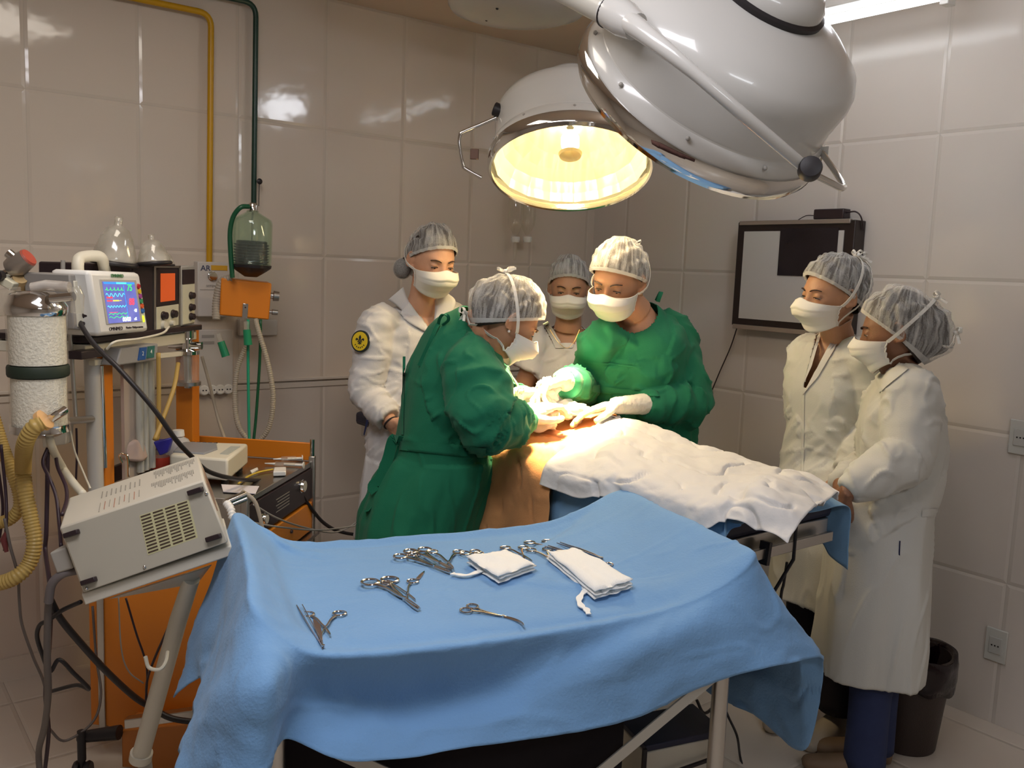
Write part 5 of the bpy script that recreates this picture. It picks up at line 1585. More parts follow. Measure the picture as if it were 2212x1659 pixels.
def place(proto, ring, tip, label, sc=None, grp=None, lift=.0015, ln=.135):
    a = on_surf(db, ring[0], ring[1], .0); b_ = on_surf(db, tip[0], tip[1], .0)
    up = Vector((0, 0, 1))
    d = b_ - a; L = d.length; y = d.normalized(); x = y.cross(up).normalized(); z = x.cross(y)
    if proto in used: o = dup(proto)
    else: o = proto; used.add(proto)
    s = L / ln if sc is None else sc
    o.rotation_mode = 'XYZ'
    o.rotation_euler = Matrix((x, y, z)).transposed().to_euler(); o.scale = (s, s, s); o.location = a + UP * lift
    o['label'] = label
    if grp: o['group'] = grp
    return o
h_cl = hemo_proto('hemostat', .01, False, .03, 'x'); h_op = hemo_proto('hemostat', .16, False, .03, 'x', wide=.003); h_cu = hemo_proto('hemostat', .01, True, .03, 'x'); sc_ = hemo_proto('surgical_scissors', .10, False, .045, 'x')
GH = 'steel clamps on the blue drape'
place(h_op, (699, 1332), (707, 1412), 'open steel clamp nearest the left front corner of the blue drape, rings towards the back', grp=GH, ln=.150, sc=.92)
place(h_cl, (824, 1264), (905, 1323), 'steel clamp lying left of the lone brown blade, longest of its cluster', grp=GH)
place(h_op, (864, 1262), (895, 1311), 'shorter open steel clamp of the cluster beside the brown blade', grp=GH, sc=.85)
place(h_cu, (1018, 1320), (1128, 1347), 'steel clamp with curved tips alone in the middle front of the drape', grp=GH)
place(h_cl, (882, 1207), (972, 1243), 'left clamp of the dense cluster at the rear edge of the drape', grp=GH, lift=.003)
place(h_cl, (905, 1200), (978, 1240), 'middle clamp of the dense cluster at the rear edge of the drape', grp=GH, lift=.006)
place(h_op, (962, 1199), (972, 1238), 'right open clamp of the dense cluster at the rear edge of the drape', grp=GH, lift=.004, sc=.95)
place(h_cl, (1018, 1199), (1062, 1222), 'clamp half hidden by the left gauze pad, its rings showing behind it', grp=GH, sc=.9)
place(h_op, (1058, 1201), (1052, 1228), 'open clamp behind the left gauze pad, right of another clamp', grp=GH, sc=.8)
place(sc_, (1112, 1188), (1144, 1218), 'open surgical scissors shining gold between the two gauze pads', sc=.9)
place(sc_, (1165, 1176), (1226, 1204), 'surgical scissors shining gold at the rear edge behind the right gauze pad', sc=1.0)
place(sc_, (1166, 1192), (1196, 1216), 'surgical scissors nearest the right gauze pad, tips under it', sc=.85)
place(h_cl, (1302, 1224), (1328, 1262), 'clamp right of the right gauze pad, mostly covered by it', grp=GH, sc=.8)
def tweezers(a, b_, label, w_=.006, lift=.002, m=M_inst):
    A = on_surf(db, *a, 0) + UP * lift; B = on_surf(db, *b_, 0) + UP * lift
    t = thing('tissue_forceps', A, label, 'tweezers'); d = (B - A); x = d.normalized().cross(UP).normalized(); y = x.cross(d.normalized())
    for s_ in (1, -1):
        mb = MB(); mb.ribbon([A + d * f + x * s_ * o + UP * .003 for f, o in ((0, .0055), (.25, .0050), (.5, .0042), (.8, .0032), (1, .001))], [UP + x * .5] * 5, [.0025, .005, w_, w_ * .9, .004], .0018)
        mb.build('blade', m, t, bevel=.0003)
    mb = MB(); mb.box(B + UP * .003, (.005, .006, .006)); mb.build('joint', m, t)
tweezers((647, 1312), (698, 1402), 'thin steel forceps left of the open clamp at the left front of the drape', .004)
M_idk = mat('dull_grey_steel', (0.30, 0.30, 0.33), 0.35, 0.9)
tweezers((1206, 1178), (1300, 1212), 'dull grey steel forceps at the rear edge, right of the scissors', .011, .004, M_idk)
tweezers((1180, 1185), (1248, 1207), 'thin dark forceps beside the rear scissors', .004, .004, M_idk)
def strip(name, a, b_, w_, label, mt, th=.003, taper=1.0, cat='scalpel'):
    A = on_surf(db, *a, 0) + UP * .003; B = on_surf(db, *b_, 0) + UP * .003; d = B - A; x = d.normalized().cross(UP).normalized()
    t = thing(name, A, label, cat)
    mb = MB(); mb.ribbon([A, A + d * .1, A + d * .55, A + d * .75], [x] * 4, [w_ * .7, w_, w_ * .8, w_ * .5], th); mb.build('handle', mt, t, bevel=.0005)
    mb = MB(); mb.ribbon([A + d * .74, A + d * .85, B], [x] * 3, [w_ * .45, w_ * .5, w_ * .12], .0008); mb.build('blade', M_inst, t)
strip('scalpel', (682, 1340), (697, 1405), .0125, 'brown-toned scalpel handle lying under the ring of the open clamp at left front', M_inst_dk)
strip('scalpel', (902, 1254), (917, 1236), .009, 'small brown blade lying alone above the clamp cluster', M_inst_dk)

# gauze pads
def gauze(name, quad, label, h0, layers, seed, tail, tside=None):
    c = [on_surf(db, x, y, 0) for x, y in quad]
    root = thing(name, sum(c, V()) / 4, label, 'gauze')
    mb = MB(); h = .004
    for k in range(layers):
        rr = random.Random(seed + k)
        off = V((rr.uniform(-.004, .004), rr.uniform(-.004, .004), 0)) * (k > 0)
        n = 18
        top = []; bot = []
        for j in range(n + 1):
            rt = []; rb = []
            for i in range(n + 1):
                u, v = i / n, j / n
                p = bil(c, u, v) + off
                ed = min(u, 1 - u, v, 1 - v)
                puff = h0 * min(1, (ed / .10)) ** .5
                wob = .006 * noise.noise(V((u * 3.2 + seed, v * 3.2, k))) + .0018 * noise.noise(V((u * 16, v * 14 + seed, k)))
                shrink = (bil(c, .5, .5) - p) * .02 * (1 + noise.noise(V((u * 6, v * 6, seed + k))) * 2.5)
                rt.append(p + shrink + UP * (h + puff * .5 + h0 * .5 + wob)); rb.append(p + shrink + UP * (h - puff * .35 + h0 * .35 + wob * .3))
            top.append(rt); bot.append(rb)
        m2 = MB(); k1 = m2.grid(top); k2 = m2.grid([r[::-1] for r in bot])
        bd = [(0, j) for j in range(n + 1)] + [(i, n) for i in range(1, n + 1)] + [(n, j) for j in range(n - 1, -1, -1)] + [(i, 0) for i in range(n - 1, 0, -1)]
        for a in range(len(bd)):
            (i0, j0), (i1, j1) = bd[a], bd[(a + 1) % len(bd)]
            m2.f.append((k1 + i0 * (n + 1) + j0, k2 + i0 * (n + 1) + (n - j0), k2 + i1 * (n + 1) + (n - j1), k1 + i1 * (n + 1) + j1))
        m2.build('gauze_layer', M_gauze, root, ang=180)
        h += h0 * .85
    pts = [on_surf(db, x, y, .004) + UP * .004 for x, y in tail]
    pp = catmull(pts, 5); sd_ = [(pp[min(k + 1, len(pp) - 1)] - pp[max(k - 1, 0)]).cross(UP).normalized() for k in range(len(pp))]
    mb = MB(); mb.ribbon(pp, sd_, [.012 + .003 * sin(k) for k in range(len(pp))], .0022); mb.build('tail_strip', M_gauze, root, smooth=False)
gauze('gauze_pad', [(1006, 1222), (1092, 1207), (1158, 1238), (1076, 1268)], 'folded white gauze pad lying on the left, nearest the clamps', .009, 3, 5, [(1040, 1240), (1010, 1250), (985, 1248), (976, 1246)], TBb)
gauze('gauze_pad', [(1178, 1212), (1252, 1208), (1368, 1278), (1284, 1304)], 'larger folded white gauze pad with a trailing strip, on the right of the drape', .010, 3, 9, [(1268, 1280), (1256, 1292), (1250, 1305), (1256, 1318), (1266, 1324), (1270, 1334)])

# ================================================================ operating table and patient drapes
OT = thing('operating_table', TE - TT * 0.95, 'operating table with dark padding and steel end rail beneath the drapes', 'operating table')
Rt = Matrix((TD, -TT, UP)).transposed()
def to(s, a, z): return TE - TT * s + TD * a + V((0, 0, z))
mb = MB(); mb.box(to(.95, 0, .865), (.46, 1.9, .05), Rt); mb.build('table_frame', M_steel, OT, bevel=.004)
mb = MB(); mb.box(to(.96, 0, .915), (.50, 1.92, .055), Rt); mb.build('mattress', M_navy, OT, bevel=.015)
mb = MB(); mb.cyl(to(.95, 0, .12), to(.95, 0, .84), .085, n=28); mb.build('column', M_steel, OT)
mb = MB(); mb.box(to(.95, 0, .06), (.38, .8, .11), Rt); mb.build('base', M_white_enamel, OT, bevel=.02)
ep = TE + TT * .035
qq = [Pp(x, y, ep, TT) for x, y in ((1585, 1196), (1800, 1154), (1800, 1178), (1585, 1222))]
w0 = (qq[1] - qq[0]); w0.z = 0
zt = .86; 
o0 = V((qq[0].x, qq[0].y, (qq[0].z + qq[1].z) / 2)); rr_ = TD
mb = MB(); q4 = [o0, o0 + TD * w0.length, o0 + TD * w0.length - UP * .028, o0 - UP * .028]
mb.slab(q4, -TT * .012); mb.build('end_rail', M_steel, OT, bevel=.002)
f = (1652 - 1585) / (1800 - 1585)
mb = MB(); c_ = o0 + TD * w0.length * f
mb.box(c_ - UP * .014 - TT * .006, (.012, .030, .060), Rt @ Matrix.Rotation(.12, 3, 'Y')); mb.build('strap', M_black, OT)
mb = MB(); mb.tube([c_ + TD * .12 + V((0, 0, .09)), c_ + TD * .12 - UP * .05, c_ + TD * .07 - UP * .3 - TT * .1], .005, 8); mb.build('hanging_strap', M_black, OT)

def zf(px, py, a): return PT(px, py, a)
# pale blue under-drape
rows = []
spec = [[(1600, 1125, -.27), (1604, 1118, -.262), (1650, 1112, -.15), (1760, 1095, .10), (1833, 1084, .262), (1836, 1150, .275), (1832, 1222, .28)],
        [(1572, 1142, -.27), (1574, 1110, -.262), (1640, 1090, -.15), (1730, 1070, .10), (1800, 1066, .262), (1800, 1140, .275), (1795, 1192, .28)],
        [(1556, 1215, -.285), (1564, 1092, -.262), (1630, 1080, -.15), (1700, 1055, .10), (1760, 1050, .262), (1760, 1100, .275), (1760, 1150, .28)],
        [(1440, 1300, -.29), (1440, 1063, -.262), (1500, 1050, -.15), (1560, 1020, .10), (1640, 1012, .262), (1640, 1050, .275), (1640, 1110, .28)],
        [(1310, 1310, -.285), (1310, 1040, -.262), (1370, 1020, -.15), (1430, 990, .10), (1520, 978, .262), (1520, 1000, .275), (1520, 1050, .28)],
        [(1178, 1320, -.275), (1195, 1025, -.262), (1260, 990, -.15), (1330, 960, .10), (1420, 955, .262), (1420, 1000, .275), (1420, 1040, .28)]]
for r in spec: rows.append([zf(*p) for p in r])
G = [[p - UP * .012 for p in r] for r in crumple(surf_grid(rows, 8, 14), .004, 7, 8.8)]
cloth('blue_under_drape', G, M_blue2, 'pale blue drape under the white sheet, hanging off the far corner of the operating table', 'drape')
# orange drape
spec = [[(1156, 1260, -.315), (1182, 1130, -.31), (1196, 1030, -.29), (1290, 938, -.02), (1352, 907, .17), (1372, 960, .28)],
        [(1110, 1262, -.33), (1125, 1110, -.32), (1145, 985, -.29), (1225, 925, -.02), (1310, 884, .17), (1345, 930, .28)],
        [(1070, 1265, -.315), (1082, 1100, -.31), (1092, 968, -.28), (1165, 915, -.02), (1252, 878, .17), (1300, 925, .28)],
        [(1030, 1268, -.33), (1040, 1100, -.32), (1050, 960, -.29), (1120, 912, -.02), (1215, 876, .17), (1262, 925, .28)],
        [(960, 1268, -.33), (980, 1100, -.32), (1000, 960, -.29), (1070, 915, -.02), (1165, 885, .17), (1215, 920, .28)]]
rows = [[zf(*p) for p in r] for r in spec]
G = crumple(surf_grid(rows, 16, 18), .007, 6.5, 2.1, sharp=2.0)
cloth('orange_drape', G, M_orng, 'orange surgical drape over the patient\'s middle, hanging down beside the bent surgeon', 'drape')
# white sheet
spec = [[(1700, 1172, -.30), (1742, 1118, -.20), (1778, 1090, .02), (1810, 1070, .18)],
        [(1640, 1148, -.30), (1655, 1065, -.23), (1680, 1036, .02), (1735, 1028, .19)],
        [(1572, 1118, -.30), (1580, 1062, -.24), (1600, 1022, .02), (1660, 1000, .20)],
        [(1508, 1142, -.315), (1518, 1072, -.27), (1545, 1008, -.0), (1598, 984, .21)],
        [(1400, 1106, -.30), (1425, 1045, -.26), (1450, 975, .0), (1492, 950, .21)],
        [(1310, 1074, -.31), (1325, 1015, -.27), (1358, 930, .0), (1410, 914, .20)],
        [(1242, 1074, -.32), (1255, 1015, -.29), (1300, 922, -.02), (1345, 903, .17)],
        [(1164, 1052, -.33), (1180, 1000, -.30), (1236, 962, -.13), (1322, 906, .10)]]
rows = [[zf(*p) for p in r] for r in spec]
rows[-1] = [p + UP * .008 for p in rows[-1]]
rows[0] = [p + UP * .010 for p in rows[0]]; rows[1] = [p + UP * .010 for p in rows[1]]
# far side falls over behind
for i_, r in enumerate(rows):
    f_ = .12 if i_ < 2 else .5 if i_ < 3 else 1
    r.append(r[-1] + TD * .05 * f_ - UP * .10 * f_); r.append(r[-1] + TD * .012 * f_ - UP * .10 * f_)
G = crumple(surf_grid(rows, 24, 20), .0105, 6.5, 6.1, sharp=2.2)
G = [[p + UP * (.0035 * max(0, noise.noise(V((p.x * 14, p.y * 14, 2.2)))) ) for p in r] for r in G]
cloth('white_sheet', G, M_sheet, 'crumpled white sheet over the patient\'s legs with one corner drooping over the table end', 'sheet')
# body shape carrying the drapes: the covered patient
PA_ = thing('person', to(1.1, 0, .945), 'patient lying on the operating table, fully covered by orange and white drapes', 'person')
mb = MB()
limb(mb, [to(1.75, 0, .99), to(1.45, 0, .99), to(1.15, 0, .985), to(.95, 0, .98)], [(.11, .045), (.13, .05), (.13, .045), (.12, .04)])
for s_ in (-1, 1): limb(mb, [to(.98, s_ * .07, .985), to(.62, s_ * .08, .975), to(.55, s_ * .08, .970), to(.2, s_ * .07, .962), to(.12, s_ * .07, .962)], [.048, .036, .034, .022, .022])
mb.ball(to(1.95, 0, 1.03), (.075, .095, .10), Rt)
limb(mb, [to(1.88, 0, 1.03), to(1.72, 0, 1.03)], [.055, .06])
me, co, no = remesh(mb, .008, 2); put_mesh('body', me, co, SK2, PA_)
# brightly lit dressings at the incision
def pile(px, py, d, r, seed, label, name='gauze_swab', mt=M_gauze):
    c = P(px, py, d); mb = MB(); nu, nv = 40, 26; rg = []
    for i in range(nv + 1):
        t = pi * i / nv; q = max(sin(t), 1e-3); row = []
        for k in range(nu):
            dd = V((q * cos(2 * pi * k / nu), q * sin(2 * pi * k / nu), -cos(t)))
            s_ = 1 + .30 * (abs(noise.noise(dd * 2.1 + V((seed, 0, 0)))) * 2 - .5) + .12 * noise.noise(dd * 6 + V((seed, 0, 0)))
            row.append(c + V((dd.x * r[0] * s_, dd.y * r[1] * s_, dd.z * r[2] * s_)))
        rg.append(row)
    mb.rings(rg); return mb.build(name, mt, ang=180, label=label, cat='gauze')
pile(1150, 900, 2.98, (.10, .07, .045), 1, 'glaring white swab heap beside the bent surgeon\'s cuff, under the lit lamp')
pile(1215, 884, 3.06, (.085, .06, .032), 4, 'glaring white swab on the orange drape between the surgeons\' hands')
pile(1180, 848, 3.04, (.042, .035, .05), 6, 'small upright white swab held between the surgeons\' gloves')

# floor unit under the operating table
zt = .27
A, B, C_ = Pz(1497, 1519, zt), Pz(1563, 1577, zt), Pz(1395, 1612, zt); D_ = A + C_ - B
FU = thing('foot_stool', V(((A.x + C_.x) / 2, (A.y + C_.y) / 2, 0)), 'low beige metal box with dark blue top on the floor behind the trolley brace', 'stool')
cA = [A, B, C_, D_]
mb = MB(); mb.slab([p - UP * .02 for p in cA], -UP * .235); mb.build('body', M_beige_met, FU, bevel=.004)
mb = MB(); mb.slab(cA, -UP * .018); mb.build('top_pad', M_navy, FU, bevel=.003)
fr = (B - C_).normalized(); fn = fr.cross(UP); fn = fn if fn.dot(CP - B) > 0 else -fn
c0 = C_.lerp(B, .04) + fn * .02 - UP * .09; c1 = C_.lerp(B, .86) + fn * .02 - UP * .065
mb = MB(); mb.tube([c0 - fn * .022, c0, c1, c1 - UP * .05, c1 - UP * .05 - fn * .022], .006, 8); mb.build('handle', M_black, FU)
mb = MB(); mb.box(C_.lerp(B, -.02) - UP * .10 + fn * .004, (.012, .008, .19), Matrix((fr, -fn, UP)).transposed()); mb.build('corner_strip', M_black, FU)
for f_ in (.1, .9):
    for g_ in (.1, .9):
        mb = MB(); mb.cyl(bil(cA, f_, g_) - UP * .27, bil(cA, f_, g_) - UP * .25, .015); mb.build('foot', M_black, FU)
# cables on the floor right of the stool
def cable(pts, r, label, m=M_black, name='cable', cat='cable', sub=8):
    mb = MB(); mb.tube(catmull(pts, sub), r, 8); return mb.build(name, m, label=label, cat=cat, ang=180)
cable([P(1505, 1512, 2.75), P(1520, 1540, 2.72), P(1540, 1528, 2.80), P(1560, 1500, 2.85), P(1566, 1480, 2.85)], .005, 'black cable angled behind the foot box')
cable([P(1553, 1495, 2.80), P(1572, 1545, 2.75), P(1592, 1590, 2.70), Pz(1600, 1640, .004), Pz(1620, 1700, .004)], .004, 'thin black cable dropping left of the trolley\'s front right leg')
cable([P(1700, 1215, 2.6), P(1693, 1260, 2.62), P(1685, 1310, 2.66), Pz(1672, 1500, .004), Pz(1680, 1560, .004)], .0045, 'black cable hanging below the operating table end')
cable([Pz(1745, 1605, .004), Pz(1790, 1602, .004), Pz(1830, 1570, .004), Pz(1850, 1520, .004), Pz(1835, 1480, .004)], .004, 'grey cable looping on the floor near the pale shoes', M_grey_met)
# ================================================================ anaesthesia machine and equipment, left
class Panel:
    def __init__(s, quad, nrm_=None):
        s.q = [V(p) for p in quad]
        s.n = nrm((s.q[1] - s.q[0]).cross(s.q[3] - s.q[0]))
        if s.n.dot(CP - s.q[0]) < 0: s.n = -s.n
        s.r = (s.q[1] - s.q[0]).normalized(); s.u = (s.q[0] - s.q[3]).normalized()
    def p(s, u, v, o=0.0): return bil(s.q, u, v) + s.n * o
    def rect(s, u0, v0, u1, v1, o=0.0): return [s.p(u0, v0, o), s.p(u1, v0, o), s.p(u1, v1, o), s.p(u0, v1, o)]
    def plate(s, name, u0, v0, u1, v1, o, th, m, par, bevel=0.0, **k):
        mb = MB(); mb.slab(s.rect(u0, v0, u1, v1, o), -s.n * th); return mb.build(name, m, par, bevel=bevel, **k)
    def knob(s, name, u, v, r, h, m, par, o=0.0):
        mb = MB(); c = s.p(u, v, o); mb.lathe([(.001, 0), (r * 1.12, 0), (r * 1.12, h * .25), (r, h * .3), (r * .92, h), (.001, h)], c, s.n, 20); return mb.build(name, m, par)
def emit(name, col, st): 
    return mat(name, tuple(c * .5 for c in col), .4, emit=st, ecol=col)

NRc = V((-.77, 2.59, 0)); FRc = NRc + M1 * .56; DEP = .46
NLc = NRc - M2 * DEP; FLc = FRc - M2 * DEP
AM = thing('anaesthesia_machine', (NRc + FLc) / 2, 'orange and steel anaesthesia machine with worktop, black front panel and monitor shelf', 'anaesthesia machine')
def zq(a, b, z0, z1): return [a + UP * z1, b + UP * z1, b + UP * z0, a + UP * z0]
mb = MB(); mb.slab([p + UP * .85 for p in (NRc, FRc, FLc, NLc)], -UP * .018); mb.build('worktop', M_steel, AM, bevel=.002)
mb = MB(); mb.slab([p + UP * .832 for p in (NRc - M2 * .01, FRc - M2 * .01, FLc, NLc)], -UP * .115); mb.build('panel_housing', M_steel, AM)
mb = MB(); mb.slab([p + UP * .715 for p in (NRc - M2 * .012 + M1 * .01, FRc - M2 * .012, FLc, NLc + M1 * .01)], -UP * .60); mb.build('cabinet', M_orange, AM, bevel=.004)
FPn = Panel(zq(NRc, FRc, .717, .830))
FPn.plate('front_panel', .04, .02, .99, .98, .004, .012, M_blackp, AM, .002)
M_dial = mat('dial_white', (.6, .58, .52), .3)
for u, v, r in ((.22, .62, .017), (.80, .38, .021)):
    k_ = FPn.knob('gauge', u, v, r, .012, M_chrome, AM, .004)
    mb = MB(); c = FPn.p(u, v, .0165); mb.lathe([(.001, 0), (r * .8, 0), (r * .8, .001), (.001, .001)], c, FPn.n, 20); mb.build('gauge_face', M_dial, k_)
for k in range(5): FPn.plate('panel_marking', .40 + .02 * (k % 2), .30 + .09 * k, .60, .325 + .09 * k, .0045, .0006, M_grey_met, AM)
DP = Panel(zq(NRc, FRc, .60, .712)); DP.plate('drawer', .03, .03, .98, .97, .006, .02, mat('bright_orange_enamel', (.80, .27, .02), .3), AM, .004)
DP.knob('drawer_lock', .62, .5, .006, .006, M_blackp, AM, .006)
mb = MB(); mb.slab([p + UP * .60 for p in (NRc + M2 * .03, FRc + M2 * .03, FRc - M2 * .01, NRc - M2 * .01)], -UP * .012); mb.build('shelf_lip', M_steel, AM, bevel=.001)
for c in (NRc, FRc, FLc, NLc):
    mb = MB(); mb.box(c + UP * .475, (.022, .022, .79)); mb.build('corner_post', M_steel, AM, bevel=.003)
mb = MB(); mb.slab([FRc + UP * .915, FLc + UP * .915, FLc + UP * .852, FRc + UP * .852], M1 * .012); mb.build('back_rim', M_orange, AM, bevel=.002)
mb = MB(); mb.slab([FLc + UP * .915, NLc + UP * .90, NLc + UP * .852, FLc + UP * .852], -M2 * .010); mb.build('side_rim', M_blackp, AM, bevel=.002)
mb = MB(); mb.cyl(FRc + UP * .84, FRc + UP * .93, .009); mb.build('rail_stub', M_chrome, AM)
# near side: orange lower panel and grey bars
mb = MB(); mb.slab([NRc - M1 * .004 + UP * .70, NLc - M1 * .004 + UP * .70 - M2 * .04, NLc - M1 * .004 - M2 * .04 + UP * .10, NRc - M1 * .004 + UP * .10], M1 * .012); mb.build('side_panel', M_orange, AM, bevel=.003)
mb = MB(); a, b_ = P(268, 1556, 2.46), P(440, 1532, 2.46); mb.slab([a, b_, b_ - UP * .028, a - UP * .028], V((0, .03, 0))); mb.build('base_bar', M_steel, AM, bevel=.002)
mb = MB(); mb.slab([P(262, 1578, 2.52), P(440, 1560, 2.52), V((P(440, 1560, 2.52).x, 2.52, .04)), V((P(262, 1578, 2.52).x, 2.52, .04))], V((0, .3, 0))); mb.build('base_box', mat('faded_orange_enamel', (.50, .17, .03), .45), AM, bevel=.004)
# caster arm
mb = MB(); a = P(258, 1582, 2.50); b_ = P(172, 1592, 2.50); mb.tube([a, b_], [(.026, .02), (.020, .016)], 12); mb.build('caster_arm', M_black, AM)
mb = MB(); c = P(176, 1600, 2.48); mb.cyl(c + UP * .03, c - UP * .06, .012); mb.build('caster_stem', M_black, AM)
for s_ in (-.016, .016):
    mb = MB(); cw = V((c.x + s_, c.y, .04)); mb.lathe([(.001, -.008), (.034, -.008), (.038, 0), (.034, .008), (.001, .008)], cw, (1, .15, 0), 28); mb.build('caster_wheel', M_black, AM)
mb = MB(); mb.cyl(c - UP * .06, V((c.x, c.y, .04)), .01); mb.build('caster_fork', M_black, AM)
# orange uprights
for p0, nm in ((P(230, 1000, 2.58), 'upright'), (P(406, 930, 3.10), 'upright')):
    wz = .046 if p0.y < 2.8 else .062
    mb = MB(); mb.box(V((p0.x, p0.y, (.66 + 1.305) / 2)), (.020 if p0.y < 2.8 else wz, .05, 1.305 - .66), Matrix((M2, M1, UP)).transposed()); mb.build(nm, M_orange, AM, bevel=.003)
# shelf
S0, S1 = PM(221, 727, 0), PM(437, 700, 0); SZ = (S0.z + S1.z) / 2; S0.z = S1.z = SZ
S0 = S0 - M1 * .05
mb = MB(); mb.slab([S0, S1, S1 - M2 * .34, S0 - M2 * .34], -UP * .018); mb.build('monitor_shelf', M_blackp, AM, bevel=.003)
mb = MB(); a = PM(200, 765, .01); mb.box(a - M2 * .02, (.04, .10, .022), Matrix((M2, M1, UP)).transposed()); mb.build('bracket_block', M_blackp, AM, bevel=.002)
mb = MB(); mb.slab([S0 - UP * .022 - M2 * .02, S1 - UP * .022 - M2 * .02, S1 - M2 * .3 - UP * .022, S0 - M2 * .3 - UP * .022], -UP * .03); mb.build('shelf_frame', M_cream, AM, bevel=.003)
# front cross rails
for y0, y1, h_ in ((755, 738, .014), (778, 764, .016)):
    a, b_ = PM(205, y0, -.02), PM(405, y1 - 6, -.02)
    mb = MB(); mb.slab([a, b_, b_ - UP * h_, a - UP * h_], -M2 * .02); mb.build('cross_rail', M_cream, AM, bevel=.002)
# flowmeter block
FB = Panel([PM(262, 752, .03), PM(342, 742, .03), PM(340, 778, .03), PM(252, 790, .03)])
FB.plate('flow_block', 0, 0, 1, 1, 0, .05, mat('grey_block', (.33, .32, .31), .4), AM, .004)
FB.plate('blue_label', .48, .12, .66, .85, .003, .003, mat('blue_label', (.02, .10, .34), .4), AM)
FB.plate('green_label', .70, .10, .88, .80, .003, .003, mat('teal_label', (.03, .16, .14), .4), AM)
text_mesh('2', .018, FB.p(.57, .48, .0035), FB.r, FB.u, M_white_pl, 'label_digit', AM); text_mesh('4', .018, FB.p(.79, .45, .0035), FB.r, FB.u, M_white_pl, 'label_digit', AM)
for px, w_ in ((300, .012), (312, .010), (325, .012)):
    mb = MB(); mb.cyl(PM(px, 778, -.0), V((PM(px, 778, 0).x, PM(px, 778, 0).y, .90)), w_, n=14); mb.build('flow_tube', glass('grey_glass', (.72, .72, .66), .05, .5), AM)
mb = MB(); c = PM(283, 785, -.01); mb.slab([c - M1 * .04, c + M1 * .03, c + M1 * .03 - UP * .36, c - M1 * .04 - UP * .36], -M2 * .01); mb.build('flow_backplate', mat('rose_grey_plate', (.42, .35, .30), .5), AM)
# clear jar with metal head
jc = P(406, 829, 3.02); jt = P(404, 765, 3.02)
mb = MB(); mb.tube([jc, jt], .036, 24); mb.build('vapour_jar', M_plast, AM)
mb = MB(); mb.lathe([(.001, -.014), (.012, -.014), (.012, -.006), (.042, -.004), (.042, .008), (.001, .008)], jc, UP, 28); mb.build('jar_base', M_steel, AM)
mb = MB(); mb.lathe([(.001, 0), (.040, 0), (.040, .012), (.016, .018), (.016, .05), (.022, .055), (.022, .085), (.001, .088)], jt, UP, 28); mb.build('jar_head', M_chrome, AM)
mb = MB(); mb.tube([jt + V((-.06, 0, .03)), jt + V((.05, 0, .03))], .013, 14); mb.build('jar_cross_pipe', M_chrome, AM)
mb = MB(); mb.cyl(jc + UP * .005, jt, .012, n=12); mb.build('jar_core', M_steel, AM)
# grey cable column at the left upright
mb = MB(); mb.cyl(P(198, 775, 2.52), P(208, 1060, 2.52), .021, n=18); mb.build('gas_column', mat('pale_grey_column', (.52, .50, .46), .4), AM)
mb = MB(); mb.cyl(P(216, 790, 2.54), P(224, 1010, 2.54), .010, n=12); mb.build('rod', M_chrome, AM)

# ---- vital signs monitor
MQ = Panel([PM(191, 584, .06), PM(303, 589, .06), PM(323, 716, .06), PM(214, 727, .06)])
VM = thing('patient_monitor', MQ.p(.5, 1, -.05), 'white framed patient monitor with glowing coloured traces, standing on the shelf front', 'monitor')
mb = MB(); mb.slab(MQ.rect(0, 0, 1, 1, 0), -MQ.n * .11); mb.build('case', M_white_pl, VM, bevel=.012)
MQ.plate('bezel_recess', .16, .12, .88, .83, .002, .004, mat('warm_grey_bezel', (.50, .47, .42), .5), VM, .002)
m, nt, b = nmat('monitor_screen_glow'); N_, L_ = nt.nodes, nt.links
tc = N_.new('ShaderNodeTexCoord'); nz = N_.new('ShaderNodeTexNoise'); nz.inputs['Scale'].default_value = 30; L_.new(tc.outputs['Object'], nz.inputs[0])
cr = N_.new('ShaderNodeValToRGB'); cr.color_ramp.elements[0].color = (.07, .10, .42, 1); cr.color_ramp.elements[1].color = (.22, .22, .60, 1)
L_.new(nz.outputs['Fac'], cr.inputs[0]); L_.new(cr.outputs[0], b.inputs['Emission Color']); b.inputs['Emission Strength'].default_value = 1.0
b.inputs['Base Color'].default_value = (.02, .02, .05, 1); b.inputs['Roughness'].default_value = .15
scr = MQ.plate('screen', .20, .16, .82, .81, .0035, .003, m, VM)
def sp(u, v, o=.0042): return MQ.p(.20 + .62 * u, .16 + .65 * v, o)
E_g = emit('trace_green', (.05, .75, .15), 1.2); E_r = emit('trace_red', (1.0, .06, .08), 1.2); E_c = emit('trace_cyan', (.10, .75, .95), 1.2); E_w = emit('trace_white', (.8, .85, 1), 1.0); E_y = emit('trace_yellow', (.9, .7, .1), 1.0); E_b = emit('bar_blue', (.04, .30, .95), 1.0)
def trace(v, amp, m, fn, u0=.03, u1=.60, nm='trace', w_=.0016):
    mb = MB(); pts = [sp(u0 + (u1 - u0) * k / 60, v - amp * fn(k / 60)) for k in range(61)]
    mb.tube(pts, w_ / 2, 5); mb.build(nm, m, scr, ang=180)
ecg = lambda t: (1.0 if abs((t * 5) % 1 - .5) < .04 else (-.3 if abs((t * 5) % 1 - .58) < .04 else .12 * sin(30 * t)))
trace(.20, .06, E_g, ecg); trace(.32, .04, E_c, lambda t: sin(28 * t)); trace(.60, .03, E_c, lambda t: sin(40 * t) * .8); trace(.78, .035, E_g, lambda t: abs(sin(14 * t)) - .5); trace(.86, .02, E_g, lambda t: sin(20 * t))
trace(.46, .02, E_y, lambda t: .3 * sin(9 * t), .30, .48); trace(.74, .012, E_r, lambda t: 0, .05, .30)
